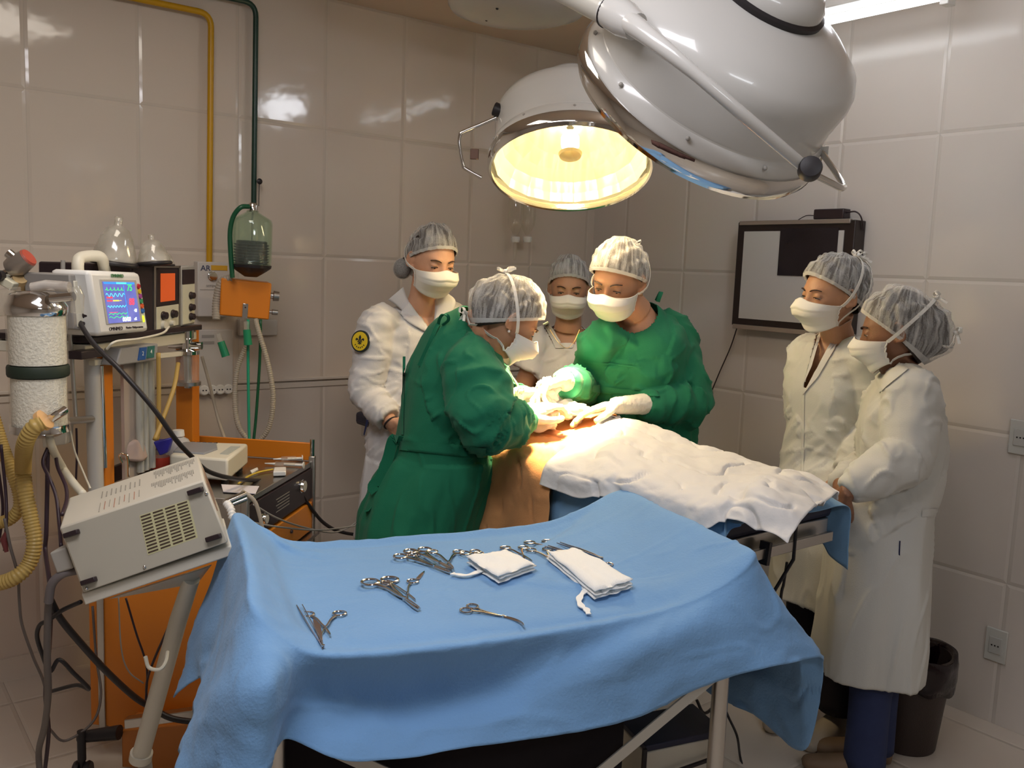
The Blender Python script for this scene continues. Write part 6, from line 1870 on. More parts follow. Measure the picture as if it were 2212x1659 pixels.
def srect(u0, v0, u1, v1, m, nm):
    mb = MB(); mb.slab([sp(u0, v0), sp(u1, v0), sp(u1, v1), sp(u0, v1)], -MQ.n * .0003); mb.build(nm, m, scr, smooth=False)
srect(.02, .01, .98, .055, E_b, 'status_bar'); srect(.40, .01, .72, .055, E_c, 'status_field'); srect(.04, .36, .22, .40, E_r, 'alarm_field'); srect(.04, .44, .20, .475, E_r, 'alarm_field'); srect(.61, .08, .625, .88, E_b, 'divider'); srect(.22, .44, .40, .475, E_y, 'alarm_field')
text_mesh('75', .026, sp(.80, .15, .0045), MQ.r, MQ.u, E_g, 'heart_rate_digits', scr); text_mesh('88', .027, sp(.80, .50, .0045), MQ.r, MQ.u, E_r, 'saturation_digits', scr)
text_mesh('00/00', .018, sp(.55, .93, .0045), MQ.r, MQ.u, E_w, 'pressure_digits', scr); text_mesh('48', .014, sp(.88, .72, .0045), MQ.r, MQ.u, E_w, 'small_digits', scr); text_mesh('a%', .012, sp(.84, .93, .0045), MQ.r, MQ.u, E_w, 'small_digits', scr)
MQ.plate('logo_label', .40, .045, .62, .09, .001, .002, mat('logo_green', (.30, .42, .24), .5), VM)
text_mesh('OMNIMED', .013, MQ.p(.51, .068, .0015), MQ.r, MQ.u, mat('logo_ink', (.08, .22, .10), .5), 'logo', VM)
text_mesh('OMNIMED', .014, MQ.p(.33, .905, .0005), MQ.r, MQ.u, M_blackp, 'logo', VM); text_mesh('Monitor Multiparametro', .009, MQ.p(.70, .905, .0005), MQ.r, MQ.u, M_blackp, 'caption', VM)
for k, c in enumerate([(.5, .01, .03), (.7, .5, .02), (.35, .06, .30), (.04, .30, .12), (.75, .12, .03), (.03, .14, .42)]):
    MQ.knob('button', .905 + .006 * (k - 3) * .3, .23 + .082 * k, .007, .004, mat('button_%s' % ['red', 'yellow', 'purple', 'green', 'orange', 'blue'][k], c, .4), VM, .001)
for k in range(3): MQ.knob('indicator_light', .905, .74 + .035 * k, .0035, .002, emit('lime_light', (.6, .9, .02), 1.5), VM, .001)
# carry handle
mb = MB(); mb.tube(catmull([P(170, 606, 2.50), P(168, 570, 2.50), P(176, 556, 2.52), P(206, 553, 2.56), P(220, 560, 2.58), P(228, 592, 2.62)], 6), .016, 16); mb.build('carry_handle', M_cream, VM)
# rear grey module with dials
GM_ = Panel([PM(150, 592, .02), PM(192, 592, .02), PM(205, 715, .02), PM(160, 712, .02)])
GU = thing('gas_module', GM_.p(.5, 1, -.1), 'grey instrument case with a pale dial panel left of the patient monitor', 'instrument case')
mb = MB(); mb.slab(GM_.rect(0, 0, 1, 1), -GM_.n * .13); mb.build('case', mat('mid_grey_case', (.30, .28, .26), .5), GU, bevel=.004)
GM_.plate('dial_panel', .15, .12, .90, .95, .003, .006, M_cream, GU, .002)
for v in (.30, .52, .72): GM_.knob('dial', .52, v, .010, .012, M_blackp, GU, .003)
for u in (.35, .7): GM_.knob('jack', u, .88, .005, .006, M_blackp, GU, .003)
mb = MB(); mb.cyl(P(136, 600, 2.5), P(136, 562, 2.5), .006); mb.build('antenna_rod', M_grey_met, GU)
mb = MB(); mb.slab([P(128, 598, 2.44), P(150, 598, 2.44), P(150, 611, 2.44), P(128, 609, 2.44)], V((0, .004, 0))); mb.build('yellow_tape', mat('yellow_tape', (.62, .55, .28), .7), GU)

# ---- oscilloscope and plug-in unit
OQ = Panel([PM(322, 573, -.01), PM(388, 574, -.01), PM(388, 706, -.01), PM(322, 722, -.01)])
OS = thing('oscilloscope', OQ.p(.5, 1, -.1), 'black oscilloscope with glowing orange screen beside the patient monitor', 'oscilloscope')
mb = MB(); mb.slab(OQ.rect(-.5, 0, 1, 1), -OQ.n * .30); mb.build('case', M_blackp, OS, bevel=.006)
mb = MB(); q = OQ.rect(.13, .01, .99, .99, .002); 
for (u0, v0, u1, v1) in ((.12, .0, .18, 1), (.94, 0, 1, 1), (.12, 0, 1, .035), (.12, .965, 1, 1)): mb.slab(OQ.rect(u0, v0, u1, v1, .004), -OQ.n * .006)
mb.build('front_frame', M_steel, OS)
OQ.plate('screen_surround', .20, .05, .92, .60, .003, .003, M_blackp, OS, .002)
OQ.plate('screen', .33, .12, .80, .55, .0045, .003, mat('orange_screen', (.30, .03, .005), .12, emit=.38, ecol=(1, .16, .03)), OS)
OQ.plate('control_panel', .20, .62, .93, .96, .004, .004, mat('pale_yellow_panel', (.66, .63, .48), .5), OS, .001)
for u in (.40, .72): OQ.knob('knob', u, .76, .012, .014, M_blackp, OS, .004)
OQ.knob('socket', .40, .90, .013, .010, M_cream, OS, .004); OQ.knob('socket', .66, .90, .008, .012, M_cream, OS, .004)
PQ = Panel([PM(391, 575, -.005), PM(421, 574, -.005), PM(421, 699, -.005), PM(391, 705, -.005)])
PU = thing('plug_in_unit', PQ.p(.5, 1, -.1), 'narrow black and cream control unit with three knobs at the right end of the shelf', 'control unit')
mb = MB(); mb.slab(PQ.rect(0, 0, 1, 1), -PQ.n * .28); mb.build('case', M_grey_met, PU, bevel=.004)
PQ.plate('dark_window', .08, .06, .92, .30, .003, .003, M_blackp, PU); PQ.plate('control_panel', .08, .31, .92, .97, .003, .003, MATS['pale_yellow_panel'], PU)
for v in (.50, .70, .86): PQ.knob('knob', .62, v, .011, .014, M_blackp, PU, .003)

# ---- three face masks drying on top
def fmask(base, tip, rx, d, label, tilt=0.0, cush=M_black):
    b0 = P(base[0], base[1], d); t0 = P(tip[0], tip[1], d); ax = (t0 - b0); h = ax.length; ax.normalize()
    t = thing('anaesthesia_mask', b0, label, 'face mask')
    F = frame(ax, (0, 1, 0)); r = rx
    prof = [(1.0, 0), (.97, .10), (.86, .30), (.70, .55), (.52, .72), (.30, .80), (.18, .83), (.16, .90), (.17, 1.0)]
    mb = MB(); mb.lathe([(r * a, h * b_) for a, b_ in prof], b0, ax, 36, (0, 1, 0), caps=False); mb.build('dome', glass('smoky_dome', (.86, .83, .76), .08, .30), t, solid=.002, ang=180)
    mb = MB(); mb.torus(b0 - ax * .002, ax, r * .98, r * .13, 40, 10); mb.build('rim_cushion', cush, t)
    mb = MB(); mb.torus(t0, ax, r * .17, .002, 16, 6); mb.build('port_ring', M_plast, t)
fmask((246, 566), (257, 470), .062, 2.66, 'largest clear face mask with black cushion, tipped on top of the monitors')
fmask((333, 568), (326, 508), .047, 2.72, 'middle-sized clear face mask with black cushion on the oscilloscope top')
fmask((357, 571), (356, 540), .026, 2.80, 'smallest clear face mask at the right of the three on the oscilloscope')

# ---- ventilator with bellows jar
VQ = Panel([P(478, 600, 3.28), P(587, 612, 3.34), P(581, 691, 3.34), P(474, 681, 3.28)])
VT = thing('bellows_ventilator', VQ.p(.5, 1, -.06), 'orange ventilator box with glass bellows jar on top, below the green pipe', 'ventilator')
mb = MB(); mb.slab(VQ.rect(0, 0, 1, 1), -VQ.n * .13); mb.build('control_box', M_orange, VT, bevel=.005)
kc = VQ.p(1, .35, -.05); kx = VQ.r
for v, r_ in ((.35, .020), (.80, .011)):
    mb = MB(); mb.lathe([(.001, 0), (r_ * .6, 0), (r_ * .6, .012), (r_, .014), (r_ * .9, .034), (.001, .036)], VQ.p(1, v, -.05), kx, 18); mb.build('side_knob', M_steel, VT)
mb = MB(); mb.slab(VQ.rect(.45, .62, .56, 1.04, .004), -VQ.n * .004); mb.build('hasp', M_chrome, VT, bevel=.001)
mb = MB(); mb.ball(VQ.p(.505, .72, .006), .003, nu=8, nv=6); mb.build('hasp_screw', M_blackp, VT)
bb = P(542, 598, 3.30)
def vz(y): return P(542, y, 3.30).z - bb.z
ax = (P(546, 450, 3.30) - bb).normalized()
mb = MB(); mb.lathe([(.001, 0), (.022, 0), (.055, vz(585)), (.070, vz(578)), (.072, vz(572)), (.001, vz(572))], bb, ax, 40); mb.build('dish', M_black, VT)
prof = []
n = 8
for k in range(n):
    z0 = vz(572) + (vz(524) - vz(572)) * k / n; z1 = vz(572) + (vz(524) - vz(572)) * (k + .5) / n
    prof += [(.062, z0 + .002), (.062, z1 - .001), (.053, z1 + .001)]
prof += [(.055, vz(522)), (.05, vz(520)), (.001, vz(520))]
mb = MB(); mb.lathe([(.001, vz(573))] + prof, bb, ax, 40); mb.build('bellows', mat('dark_bellows_rubber', (.035, .04, .045), .4), VT)
mb = MB(); mb.lathe([(.068, vz(574)), (.070, vz(560)), (.070, vz(482)), (.066, vz(474)), (.022, vz(459)), (.020, vz(455))], bb, ax, 48, caps=False); mb.build('glass_jar', glass('greenish_glass', (.86, .93, .86), .04, .04), VT, solid=.003, ang=180)
mb = MB(); mb.lathe([(.018, vz(458)), (.019, vz(442)), (.014, vz(438)), (.001, vz(438))], bb, ax, 24); mb.build('jar_cap', M_chrome, VT)
mb = MB(); mb.cyl(bb + ax * vz(520), bb + ax * vz(458), .003); mb.build('guide_rod', M_steel, VT)
M_gtube = mat('green_hose_rubber', (.008, .085, .035), .35)
mb = MB(); mb.tube(catmull([P(538, 446, 3.27), P(520, 448, 3.25), P(504, 468, 3.25), P(497, 500, 3.25), P(498, 545, 3.25), P(502, 600, 3.25)], 8), .0085, 12); mb.build('gas_hose', M_gtube, VT)
# hoses hanging from the ventilator
M_teal = mat('teal_tube', (.02, .30, .17), .35)
cable([P(536, 690, 3.29), P(536, 800, 3.28), P(538, 930, 3.26), P(540, 975, 3.24)], .0055, 'teal oxygen tube hanging straight below the orange ventilator box', M_teal, 'gas_tube', 'tube')
cable([P(563, 690, 3.33), P(561, 780, 3.33), P(553, 900, 3.32), P(546, 968, 3.30)], .0055, 'dark green tube hanging behind the teal one', M_gtube, 'gas_tube', 'tube')
def corr(pts, r, m, label, name='corrugated_hose', pitch=.006, sub=24, amp=.14, cat='hose'):
    C1 = catmull(pts, sub); L = [0]
    for i in range(1, len(C1)): L.append(L[-1] + (C1[i] - C1[i - 1]).length)
    n = int(L[-1] / (pitch / 4)); out = []; j = 0
    for k in range(n + 1):
        s_ = L[-1] * k / n
        while j < len(L) - 2 and L[j + 1] < s_: j += 1
        out.append(C1[j].lerp(C1[j + 1], (s_ - L[j]) / max(1e-9, L[j + 1] - L[j])))
    mb = MB(); mb.tube(out, [r * (1 + amp * (1 if k % 4 < 2 else -1) * .5) for k in range(n + 1)], 14)
    return mb.build(name, m, label=label, cat=cat, ang=180)
M_chose = mat('clear_ribbed_hose', (.58, .52, .42), .4, transl=.4)
corr([P(552, 690, 3.30), P(560, 720, 3.28), P(580, 790, 3.28), P(590, 860, 3.28), P(580, 925, 3.28), P(550, 955, 3.28), P(520, 930, 3.28), P(508, 880, 3.30), P(512, 800, 3.32), P(540, 730, 3.32)], .009, M_chose, 'pale ribbed hose looping below the ventilator beside the teal tube', pitch=.008)
corr([P(500, 600, 3.30), P(478, 610, 3.30), P(468, 650, 3.30), P(467, 690, 3.28)], .014, M_chose, 'short pale ribbed hose at the left edge of the ventilator box', pitch=.010)
def conn(a, b_, r, d, label):
    t = thing('tube_connector', P(b_[0], b_[1], d), label, 'connector')
    mb = MB(); mb.cyl(P(*a, d), P(*b_, d), r, r * 1.15); mb.build('green_sleeve', mat('green_clear_sleeve', (.03, .34, .16), .3, transl=.3), t)
    v_ = (P(*a, d) - P(*b_, d)).normalized(); mb = MB(); mb.cyl(P(*a, d), P(*a, d) + v_ * .03, r * .7); mb.build('nozzle', M_plast, t)
conn((533, 712), (536, 745), .013, 3.25, 'green tube connector hanging upright under the ventilator hasp')
conn((477, 738), (488, 770), .013, 3.30, 'tilted green tube connector in front of the lower white wall panel')

# ---- gas panels on the wall
def wpanel(quad, off, th, name, label):
    q = [PA(x, y, off) for x, y in quad]
    c0 = q[0]; r = (q[1] - q[0]); r.z = 0; wl = r.length; r.normalize(); h = ((q[0] - q[3]).z + (q[1] - q[2]).z) / 2; z = (q[0].z + q[1].z) / 2
    c0 = V((c0.x, c0.y, z))
    pn = Panel([c0, c0 + r * wl, c0 + r * wl - UP * h, c0 - UP * h])
    t = thing(name, c0 + r * wl / 2 - UP * h, label, 'wall panel')
    mb = MB(); mb.slab(pn.q, -NA * (th)); mb.build('cover', mat('white_wall_panel', (.60, .57, .53), .4), t, bevel=.004)
    return pn, t
WP, wt = wpanel([(427, 566), (502, 566), (502, 684), (427, 684)], .05, .048, 'gas_outlet_panel', 'upper white gas panel with yellow stripe at the foot of the yellow pipe')
WP.plate('yellow_stripe', .38, .06, .85, .15, .002, .002, mat('yellow_label', (.68, .38, .03), .5), wt)
text_mesh('AR', .030, WP.p(.22, .12, .001), WP.r, WP.u, mat('label_ink', (.05, .06, .14), .5), 'lettering', wt, .001)
WP.knob('outlet', .42, .26, .017, .012, M_chrome, wt); text_mesh('SISTEMA', .012, WP.p(.40, .44, .001), WP.r, WP.u, M_grey_met, 'lettering', wt, .001)
WP.plate('slot', .06, .50, .80, .515, .001, .001, M_grey_met, wt)
WP2, wt2 = wpanel([(428, 712), (504, 712), (502, 850), (430, 850)], .035, .034, 'gas_outlet_panel', 'lower white panel with four round sockets in a row along its bottom edge')
for k in range(4):
    s0 = WP2.knob('round_socket', .16 + .23 * k, .94, .018, .006, M_white_pl, wt2)
    mb = MB(); 
    for a in (-.006, .006): mb.cyl(WP2.p(.16 + .23 * k, .94, .0062) + WP2.r * a, WP2.p(.16 + .23 * k, .94, .0072) + WP2.r * a, .003, n=8)
    mb.build('socket_holes', M_black, s0)
for v in (.08, .18): WP2.plate('label_strip', .10, v, .45, v + .045, .001, .001, M_grey_met, wt2)
WP3, wt3 = wpanel([(518, 690), (600, 690), (600, 725), (520, 725)], .03, .028, 'gas_outlet_panel', 'small greyish wall box behind the ventilator tubes')

# yellow rubber tubes by the flowmeters, and other lines
M_amb = mat('amber_rubber', (.50, .33, .09), .4, transl=.2)
cable([PM(342, 762, .06), PM(343, 850, .06), PM(342, 930, .06), PM(338, 950, .06)], .0068, 'amber rubber tube hanging straight beside the flow tubes', M_amb, 'rubber_tube', 'tube')
cable([PM(385, 785, .05), PM(375, 840, .07), PM(350, 910, .07), PM(334, 950, .07)], .0068, 'amber rubber tube slanting from the clear jar to the worktop', M_amb, 'rubber_tube', 'tube')
cable([PM(365, 706, .05), PM(350, 720, .06), PM(300, 732, .09), PM(250, 738, .10), PM(230, 755, .08)], .0035, 'pale lead running from the oscilloscope along the shelf edge', M_tubec, 'cable', 'cable')
cable([P(436, 770, 3.3), P(450, 820, 3.3), P(470, 900, 3.3), P(486, 950, 3.2)], .006, 'translucent tube falling from the jar to the worktop', M_chose, 'tube', 'tube')
cable([P(160, 676, 2.40), P(200, 740, 2.30), P(260, 800, 2.25), P(330, 880, 2.25), P(380, 950, 2.30), P(420, 992, 2.40), P(450, 1018, 2.48), P(500, 1033, 2.62), P(560, 1038, 2.85), P(610, 1036, 3.0), P(640, 1052, 3.03), P(668, 1092, 3.10), P(700, 1130, 3.2), P(740, 1150, 3.3), P(800, 1158, 3.4)], .0065, 'long black cable sweeping from the absorber across the worktop to the right', M_black)
cable([P(540, 1128, 2.62), P(600, 1138, 2.75), P(680, 1145, 3.0), P(740, 1140, 3.2), P(800, 1130, 3.3)], .003, 'thin grey lead running right from the trolley past the gown', M_grey_met)
cable([P(522, 1060, 2.50), P(548, 1080, 2.50), P(560, 1110, 2.50), P(568, 1150, 2.50), P(575, 1200, 2.50)], .006, 'clear drain tube hanging at the near corner of the worktop', M_chose, 'tube', 'tube')
cable([P(548, 1090, 2.56), P(600, 1120, 2.7), P(660, 1140, 2.95), P(720, 1150, 3.2), P(760, 1135, 3.3), P(790, 1105, 3.3)], .003, 'second thin lead curving up to the right behind the gown tie', M_grey_met)

# ---- items on the worktop
def zs(quad, z1, z0, name, m, label, cat, bevel=.004, par=None):
    q = [Pz(x, y, z1) for x, y in quad]
    mb = MB(); mb.slab(q, UP * (z0 - z1)); return mb.build(name, m, par, bevel=bevel, label=label, cat=cat)
sd_q = [Pz(x, y, .935) for x, y in ((398, 953), (536, 958), (492, 992), (366, 982))]
SM = thing('suction_tray_unit', sum(sd_q, V()) / 4 - UP * .085, 'cream plastic device with a grey handle tray standing on the steel worktop', 'device')
mb = MB(); mb.slab(sd_q, -UP * .070); mb.build('case', M_cream, SM, bevel=.008)
def sb(u, v, o=0): return bil(sd_q, u, v) + UP * o
mb = MB(); mb.slab([sb(.02, .15, .006), sb(.55, .15, .006), sb(.66, .5, .006), sb(.55, .85, .006), sb(.02, .85, .006)], -UP * .01); mb.build('grey_tray', mat('slate_grey_tray', (.26, .27, .29), .4), SM, bevel=.004)
mb = MB(); mb.slab([sb(.80, .25, .002), sb(.95, .25, .002), sb(.92, .75, .002), sb(.78, .75, .002)], -UP * .003); mb.build('display', mat('pale_grey_display', (.45, .48, .44), .3), SM)
for k in range(5): 
    mb = MB(); mb.box(sb(.15 + .09 * k, .06, .001), (.012, .005, .002)); mb.build('lettering_bar', M_blackp, SM)
for u, v in ((.1, .15), (.9, .15), (.9, .85), (.1, .85)):
    mb = MB(); mb.cyl(sb(u, v, -.085), sb(u, v, -.068), .012, n=12); mb.build('foot', M_black, SM)
def bottle(px, py, z0, r, h, capm, bodym, label, band=None, capw=.7, name='plastic_bottle'):
    c = Pz(px, py, z0)
    t = thing(name, c, label, 'bottle')
    mb = MB(); mb.lathe([(.001, 0), (r, 0), (r, h * .62), (r * .8, h * .74), (r * .38, h * .82), (r * .38, h * .88), (.001, h * .88)], c, UP, 24); mb.build('body', bodym, t)
    mb = MB(); mb.lathe([(.001, h * .84), (r * capw, h * .84), (r * capw * .9, h), (.001, h)], c, UP, 20); mb.build('cap', capm, t)
    if band: mb = MB(); mb.lathe([(r * 1.015, h * .15), (r * 1.015, h * .5)], c, UP, 24, caps=False); mb.build('label_band', band, t)
    return t
bottle(346, 1020, .852, .030, .105, mat('deep_blue_cap', (.02, .015, .25), .4), M_plast, 'small bottle with red label band and deep blue cap on the worktop', mat('red_label', (.62, .07, .04), .5), 1.0)
bottle(386, 1008, .852, .040, .125, M_white_pl, mat('milky_plastic', (.66, .64, .64), .5, transl=.3), 'milky white squat bottle right of the blue-capped one', None, .5)
mb = MB(); mb.slab([P(330, 955, 2.72), P(372, 945, 2.74), P(362, 978, 2.74), P(345, 985, 2.72)], V((0, .02, 0))); mb.build('blue_bag', MATS['deep_blue_cap'], label='crumpled deep blue plastic wrap above the small bottle', cat='wrap', bevel=.004)
mb = MB(); mb.tube(catmull([P(264, 1000, 2.6), P(258, 985, 2.6), P(266, 980, 2.6), P(276, 988, 2.6), P(278, 1030, 2.6)], 5), .003, 8); mb.build('wire_hook', M_chrome, label='bent wire hook beside the left orange upright', cat='hook')
mb = MB(); mb.slab([P(262, 958, 2.62), P(296, 950, 2.66), P(310, 1000, 2.66), P(272, 1000, 2.62)], V((0, .05, 0))); mb.build('instrument_pouch', mat('rose_beige_pouch', (.45, .34, .29), .6), label='rose-beige soft pouch behind the tilted box', cat='pouch', bevel=.012)
# syringes, connector, paper slip, yellow lead
def syringe(a, b_, z, r, label):
    A, B = Pz(*a, z), Pz(*b_, z); t = thing('syringe', A, label, 'syringe'); d = (B - A)
    mb = MB(); mb.cyl(A + d * .28, A + d * .80, r, n=14); mb.build('barrel', M_plast, t)
    mb = MB(); mb.cyl(A, A + d * .28, r * .2, r * .5, n=8); mb.build('nozzle', M_white_pl, t)
    mb = MB(); mb.cyl(A + d * .5, B, r * .55, n=10); mb.lathe([(.001, 0), (r * 1.3, 0), (r * 1.3, .003), (.001, .003)], B, d, 14); mb.build('plunger', M_white_pl, t)
syringe((572, 1001), (655, 1005), .858, .009, 'front syringe lying on the worktop near its far right corner')
syringe((590, 992), (652, 990), .860, .009, 'rear syringe against the orange rim at the far right corner')
zs([(592, 1009), (618, 1008), (618, 1018), (590, 1019)], .868, .852, 'connector_block', M_white_pl, 'small white connector block on the worktop', 'connector', .003)
zs([(540, 1016), (556, 1009), (558, 1013), (544, 1021)], .858, .852, 'vial', M_white_pl, 'tiny white vial lying on the worktop left of the connector block', 'vial', .001)
cable([Pz(590, 1014, .857), Pz(560, 1020, .856), Pz(535, 1030, .856), Pz(515, 1045, .856)], .0035, 'short yellow lead from the white connector block', mat('yellow_lead', (.60, .42, .05), .4))
zs([(478, 1046), (560, 1050), (552, 1066), (482, 1062)], .8545, .8525, 'paper_slip', mat('pinkish_paper', (.70, .66, .67), .8, var=.1, vscale=90), 'pinkish white paper slip at the near edge of the worktop', 'paper', 0)
# steel clamp pole at the near corner
mb = MB(); mb.cyl(P(486, 1086, 2.40), P(528, 1068, 2.46), .010); mb.cyl(P(500, 1090, 2.42), P(530, 1078, 2.46), .008); mb.build('clamp_bar', M_chrome, label='chrome double clamp bar sticking out at the near worktop corner', cat='clamp')
corr([P(490, 1088, 2.38), P(498, 1100, 2.36), P(503, 1122, 2.34)], .010, M_white_pl, 'short white ribbed spout beside the chrome clamp', 'ribbed_spout', .010, 20, .3, 'spout')

# ---- tilted beige generator on its stand
dF = 1.95
TL, TR, BR, BL = P(128, 1140, dF), P(441, 1037, dF), P(494, 1172, dF - .03), P(180, 1282, dF - .03)
bTL, bTR = P(152, 1072, dF + .24), P(424, 986, dF + .24)
r_ = (TR - TL).normalized(); nn_ = ((bTL - TL) + (bTR - TR)) / 2
EX = nn_
GE = thing('electrosurgical_generator', BL, 'beige metal generator box tilted on its stand, vented underside with black feet facing out', 'generator')
EF = Panel([TL, TR, BR, BL])
mb = MB(); hh = MB()
vs_ = [TL, TR, BR, BL, TL + EX, TR + EX, BR + EX, BL + EX]
mb.add(vs_, [(0, 1, 2, 3), (7, 6, 5, 4), (0, 4, 5, 1), (1, 5, 6, 2), (2, 6, 7, 3), (3, 7, 4, 0)]); mb.build('case', M_beige_met, GE, bevel=.005)
EF.plate('underside_plate', .012, .02, .99, .985, .002, .002, mat('beige_underside', (.47, .44, .36), .5), GE, .001)
# vent field
VP = Panel([P(305, 1113, dF), P(411, 1078, dF), P(438, 1158, dF), P(331, 1196, dF)])
VP.q = [EF.q[0] + (p - EF.q[0]) - EF.n * (p - EF.q[0]).dot(EF.n) for p in VP.q]
vg = VP.plate('vent_field', 0, 0, 1, 1, .003, .001, mat('pale_olive_slats', (.58, .55, .32), .5), GE)
for i in range(4):
    for j in range(12):
        VP.plate('vent_slot', .02 + i * .247, .02 + j * .082, .22 + i * .247, .058 + j * .082, .0036, .0004, mat('slot_dark', (.07, .045, .03), .8), vg, smooth=False)
for u, v in ((.075, .14), (.93, .12), (.075, .86), (.93, .86)):
    u0 = u; 
    mb = MB(); c = EF.p(u, v, .008); mb.box(c, (.034, .011, .014), Matrix((EF.r, EF.r.cross(EF.n).normalized(), EF.n)).transposed()); mb.build('rubber_foot', M_blackp, GE, bevel=.002)
for u, v in ((.035, .95), (.44, .93), (.985, .20)):
    mb = MB(); mb.ball(EF.p(u, v, .003), .004, nu=10, nv=6); mb.build('screw', M_chrome, GE)
# printed notes on the upper face
TP = Panel([TL + EX, TR + EX, TR, TL])
rng = random.Random(2)
for blk, (u0, u1, v0, v1) in enumerate(((.66, .97, .10, .40), (.64, .95, .52, .80))):
    for k in range(26):
        u = u0 + (u1 - u0) * k / 26
        TP.plate('printed_line', u, v0 + .02 * rng.random(), u + (u1 - u0) / 52, v1 - .10 * rng.random() * 2, .0012, .0006, mat('print_ink', (.30, .28, .24), .7), GE, smooth=False)
for k in range(9): TP.plate('printed_line', .27 + .035 * k, .22 + .05 * (k % 2), .278 + .035 * k, .45, .0012, .0006, MATS['print_ink'], GE, smooth=False); TP.plate('printed_line', .27 + .035 * k, .62, .275 + .035 * k, .92 - .04 * (k % 3), .0012, .0006, mat('red_ink', (.38, .18, .12), .7) if k % 2 else MATS['print_ink'], GE, smooth=False)
SPn = Panel([TR, TR + EX, BR + EX, BR]); SPn.plate('side_window', .2, .15, .8, .6, .002, .002, mat('brown_window', (.25, .15, .10), .3), GE)
mb = MB(); a = P(108, 1190, 1.98); mb.slab([P(106, 1195, 1.96), P(140, 1183, 1.96), P(158, 1228, 1.96), P(122, 1240, 1.96)], V((0, .05, 0))); mb.build('plug_housing', mat('grey_plug', (.40, .38, .34), .5), GE, bevel=.004)
mb = MB(); mb.tube(catmull([P(165, 1232, 1.98), P(135, 1240, 1.97), P(112, 1262, 1.97), P(105, 1300, 1.98)], 6), .010, 12); mb.build('power_lead', mat('grey_rubber', (.16, .14, .14), .5), GE)
SS = thing('equipment_stand', V((P(310, 1630, 2.28).x, 2.28, 0)), 'cream slanting stand with tray holding the tilted generator box', 'stand')
tq = [P(176, 1284, 1.93), P(500, 1178, 1.93), P(503, 1200, 1.93), P(184, 1308, 1.93)]
mb = MB(); mb.slab(tq, EX.normalized() * .22); mb.build('tray', mat('cream_enamel', (.66, .63, .54), .35), SS, bevel=.003)
mb = MB(); mb.slab([P(235, 1294, 1.99), P(440, 1228, 1.99), P(415, 1262, 2.05), P(250, 1292, 2.05)], V((0, .06, -.01))); mb.build('under_bracket', MATS['cream_enamel'], SS, bevel=.003)
mb = MB(); mb.tube([P(414, 1250, 2.04), P(385, 1340, 2.10), P(304, 1632, 2.26)], [.019, .021, .023], 24); mb.build('post', MATS['cream_enamel'], SS)
mb = MB(); mb.tube([P(306, 1625, 2.258), P(303, 1640, 2.262)], [.029, .029], 24); mb.build('post_collar', MATS['cream_enamel'], SS)
pe = P(312, 1640, 2.27); mb = MB(); mb.tube([pe, V((pe.x + .01, pe.y + .02, .02))], .018, 20); mb.build('lower_post', M_grey_met, SS)
mb = MB(); mb.lathe([(.07, 0), (.07, .02), (.03, .04), (.001, .04)], V((pe.x + .01, pe.y + .02, 0)), UP, 32); mb.build('foot_disc', M_grey_met, SS)
mb = MB(); mb.tube(catmull([P(314, 1418, 2.0), P(322, 1442, 2.0), P(345, 1446, 2.0), P(358, 1430, 2.02), P(362, 1408, 2.05)], 6), .0045, 8); mb.build('plastic_loop', M_tubec, SS)

# ---- absorber canister
ac = P(86, 900, 2.20); AB = thing('absorber_canister', ac, 'two-tier carbon dioxide absorber filled with white granules, at the far left', 'absorber')
def az(y): return P(86, y, 2.42).z - ac.z
aax = (P(78, 640, 2.20) - ac).normalized()
M_gran = mat('white_soda_granules', (.84, .80, .70), .8, bump=.003, bscale=150, var=.22, vscale=150, detail=2)
for y0, y1, r0 in ((884, 790, .062), (764, 668, .064)):
    mb = MB(); mb.lathe([(.001, az(y0)), (r0, az(y0)), (r0, az(y1)), (.001, az(y1))], ac, aax, 40); mb.build('granule_fill', M_gran, AB)
    mb = MB(); mb.lathe([(r0 + .004, az(y0)), (r0 + .004, az(y1))], ac, aax, 40, caps=False); mb.build('clear_wall', glass('thin_clear_wall', (1, .99, .96), .05, .02), AB, ang=180)
mb = MB(); mb.lathe([(.001, az(788)), (.068, az(788)), (.070, az(784)), (.070, az(770)), (.068, az(766)), (.001, az(766))], ac, aax, 40); mb.build('middle_gasket', mat('dark_green_rubber', (.02, .032, .02), .6), AB)
mb = MB(); mb.lathe([(.001, az(668)), (.067, az(668)), (.070, az(662)), (.070, az(650)), (.064, az(642)), (.060, az(628)), (.045, az(622)), (.001, az(620))], ac, aax, 40); mb.build('lid', M_chrome, AB)
mb = MB(); mb.lathe([(.001, az(905)), (.045, az(905)), (.07, az(896)), (.068, az(890)), (.068, az(882)), (.001, az(882))], ac, aax, 40); mb.build('base_cup', M_chrome, AB)
for x in (22, 150):
    mb = MB(); mb.cyl(P(x - 4, 650, 2.44), P(x + 14, 905, 2.44), .006); mb.build('tie_rod', M_steel, AB)
mb = MB(); mb.tube([P(70, 622, 2.18), P(100, 616, 2.18), P(150, 620, 2.18)], .013, 14); mb.build('outlet_pipe', glass('milky_pipe', (.85, .80, .74), .1, .5), AB)
mb = MB(); mb.tube([P(110, 645, 2.16), P(160, 640, 2.16)], .011, 14); mb.build('cross_pipe', M_chrome, AB)
mb = MB(); mb.tube([P(160, 622, 2.16), P(168, 640, 2.16), P(166, 676, 2.16)], .015, 14); mb.build('sensor_housing', M_plast, AB)
mb = MB(); mb.tube([P(108, 905, 2.16), P(126, 893, 2.16), P(138, 886, 2.18)], .012, 14); mb.build('elbow', M_chrome, AB)
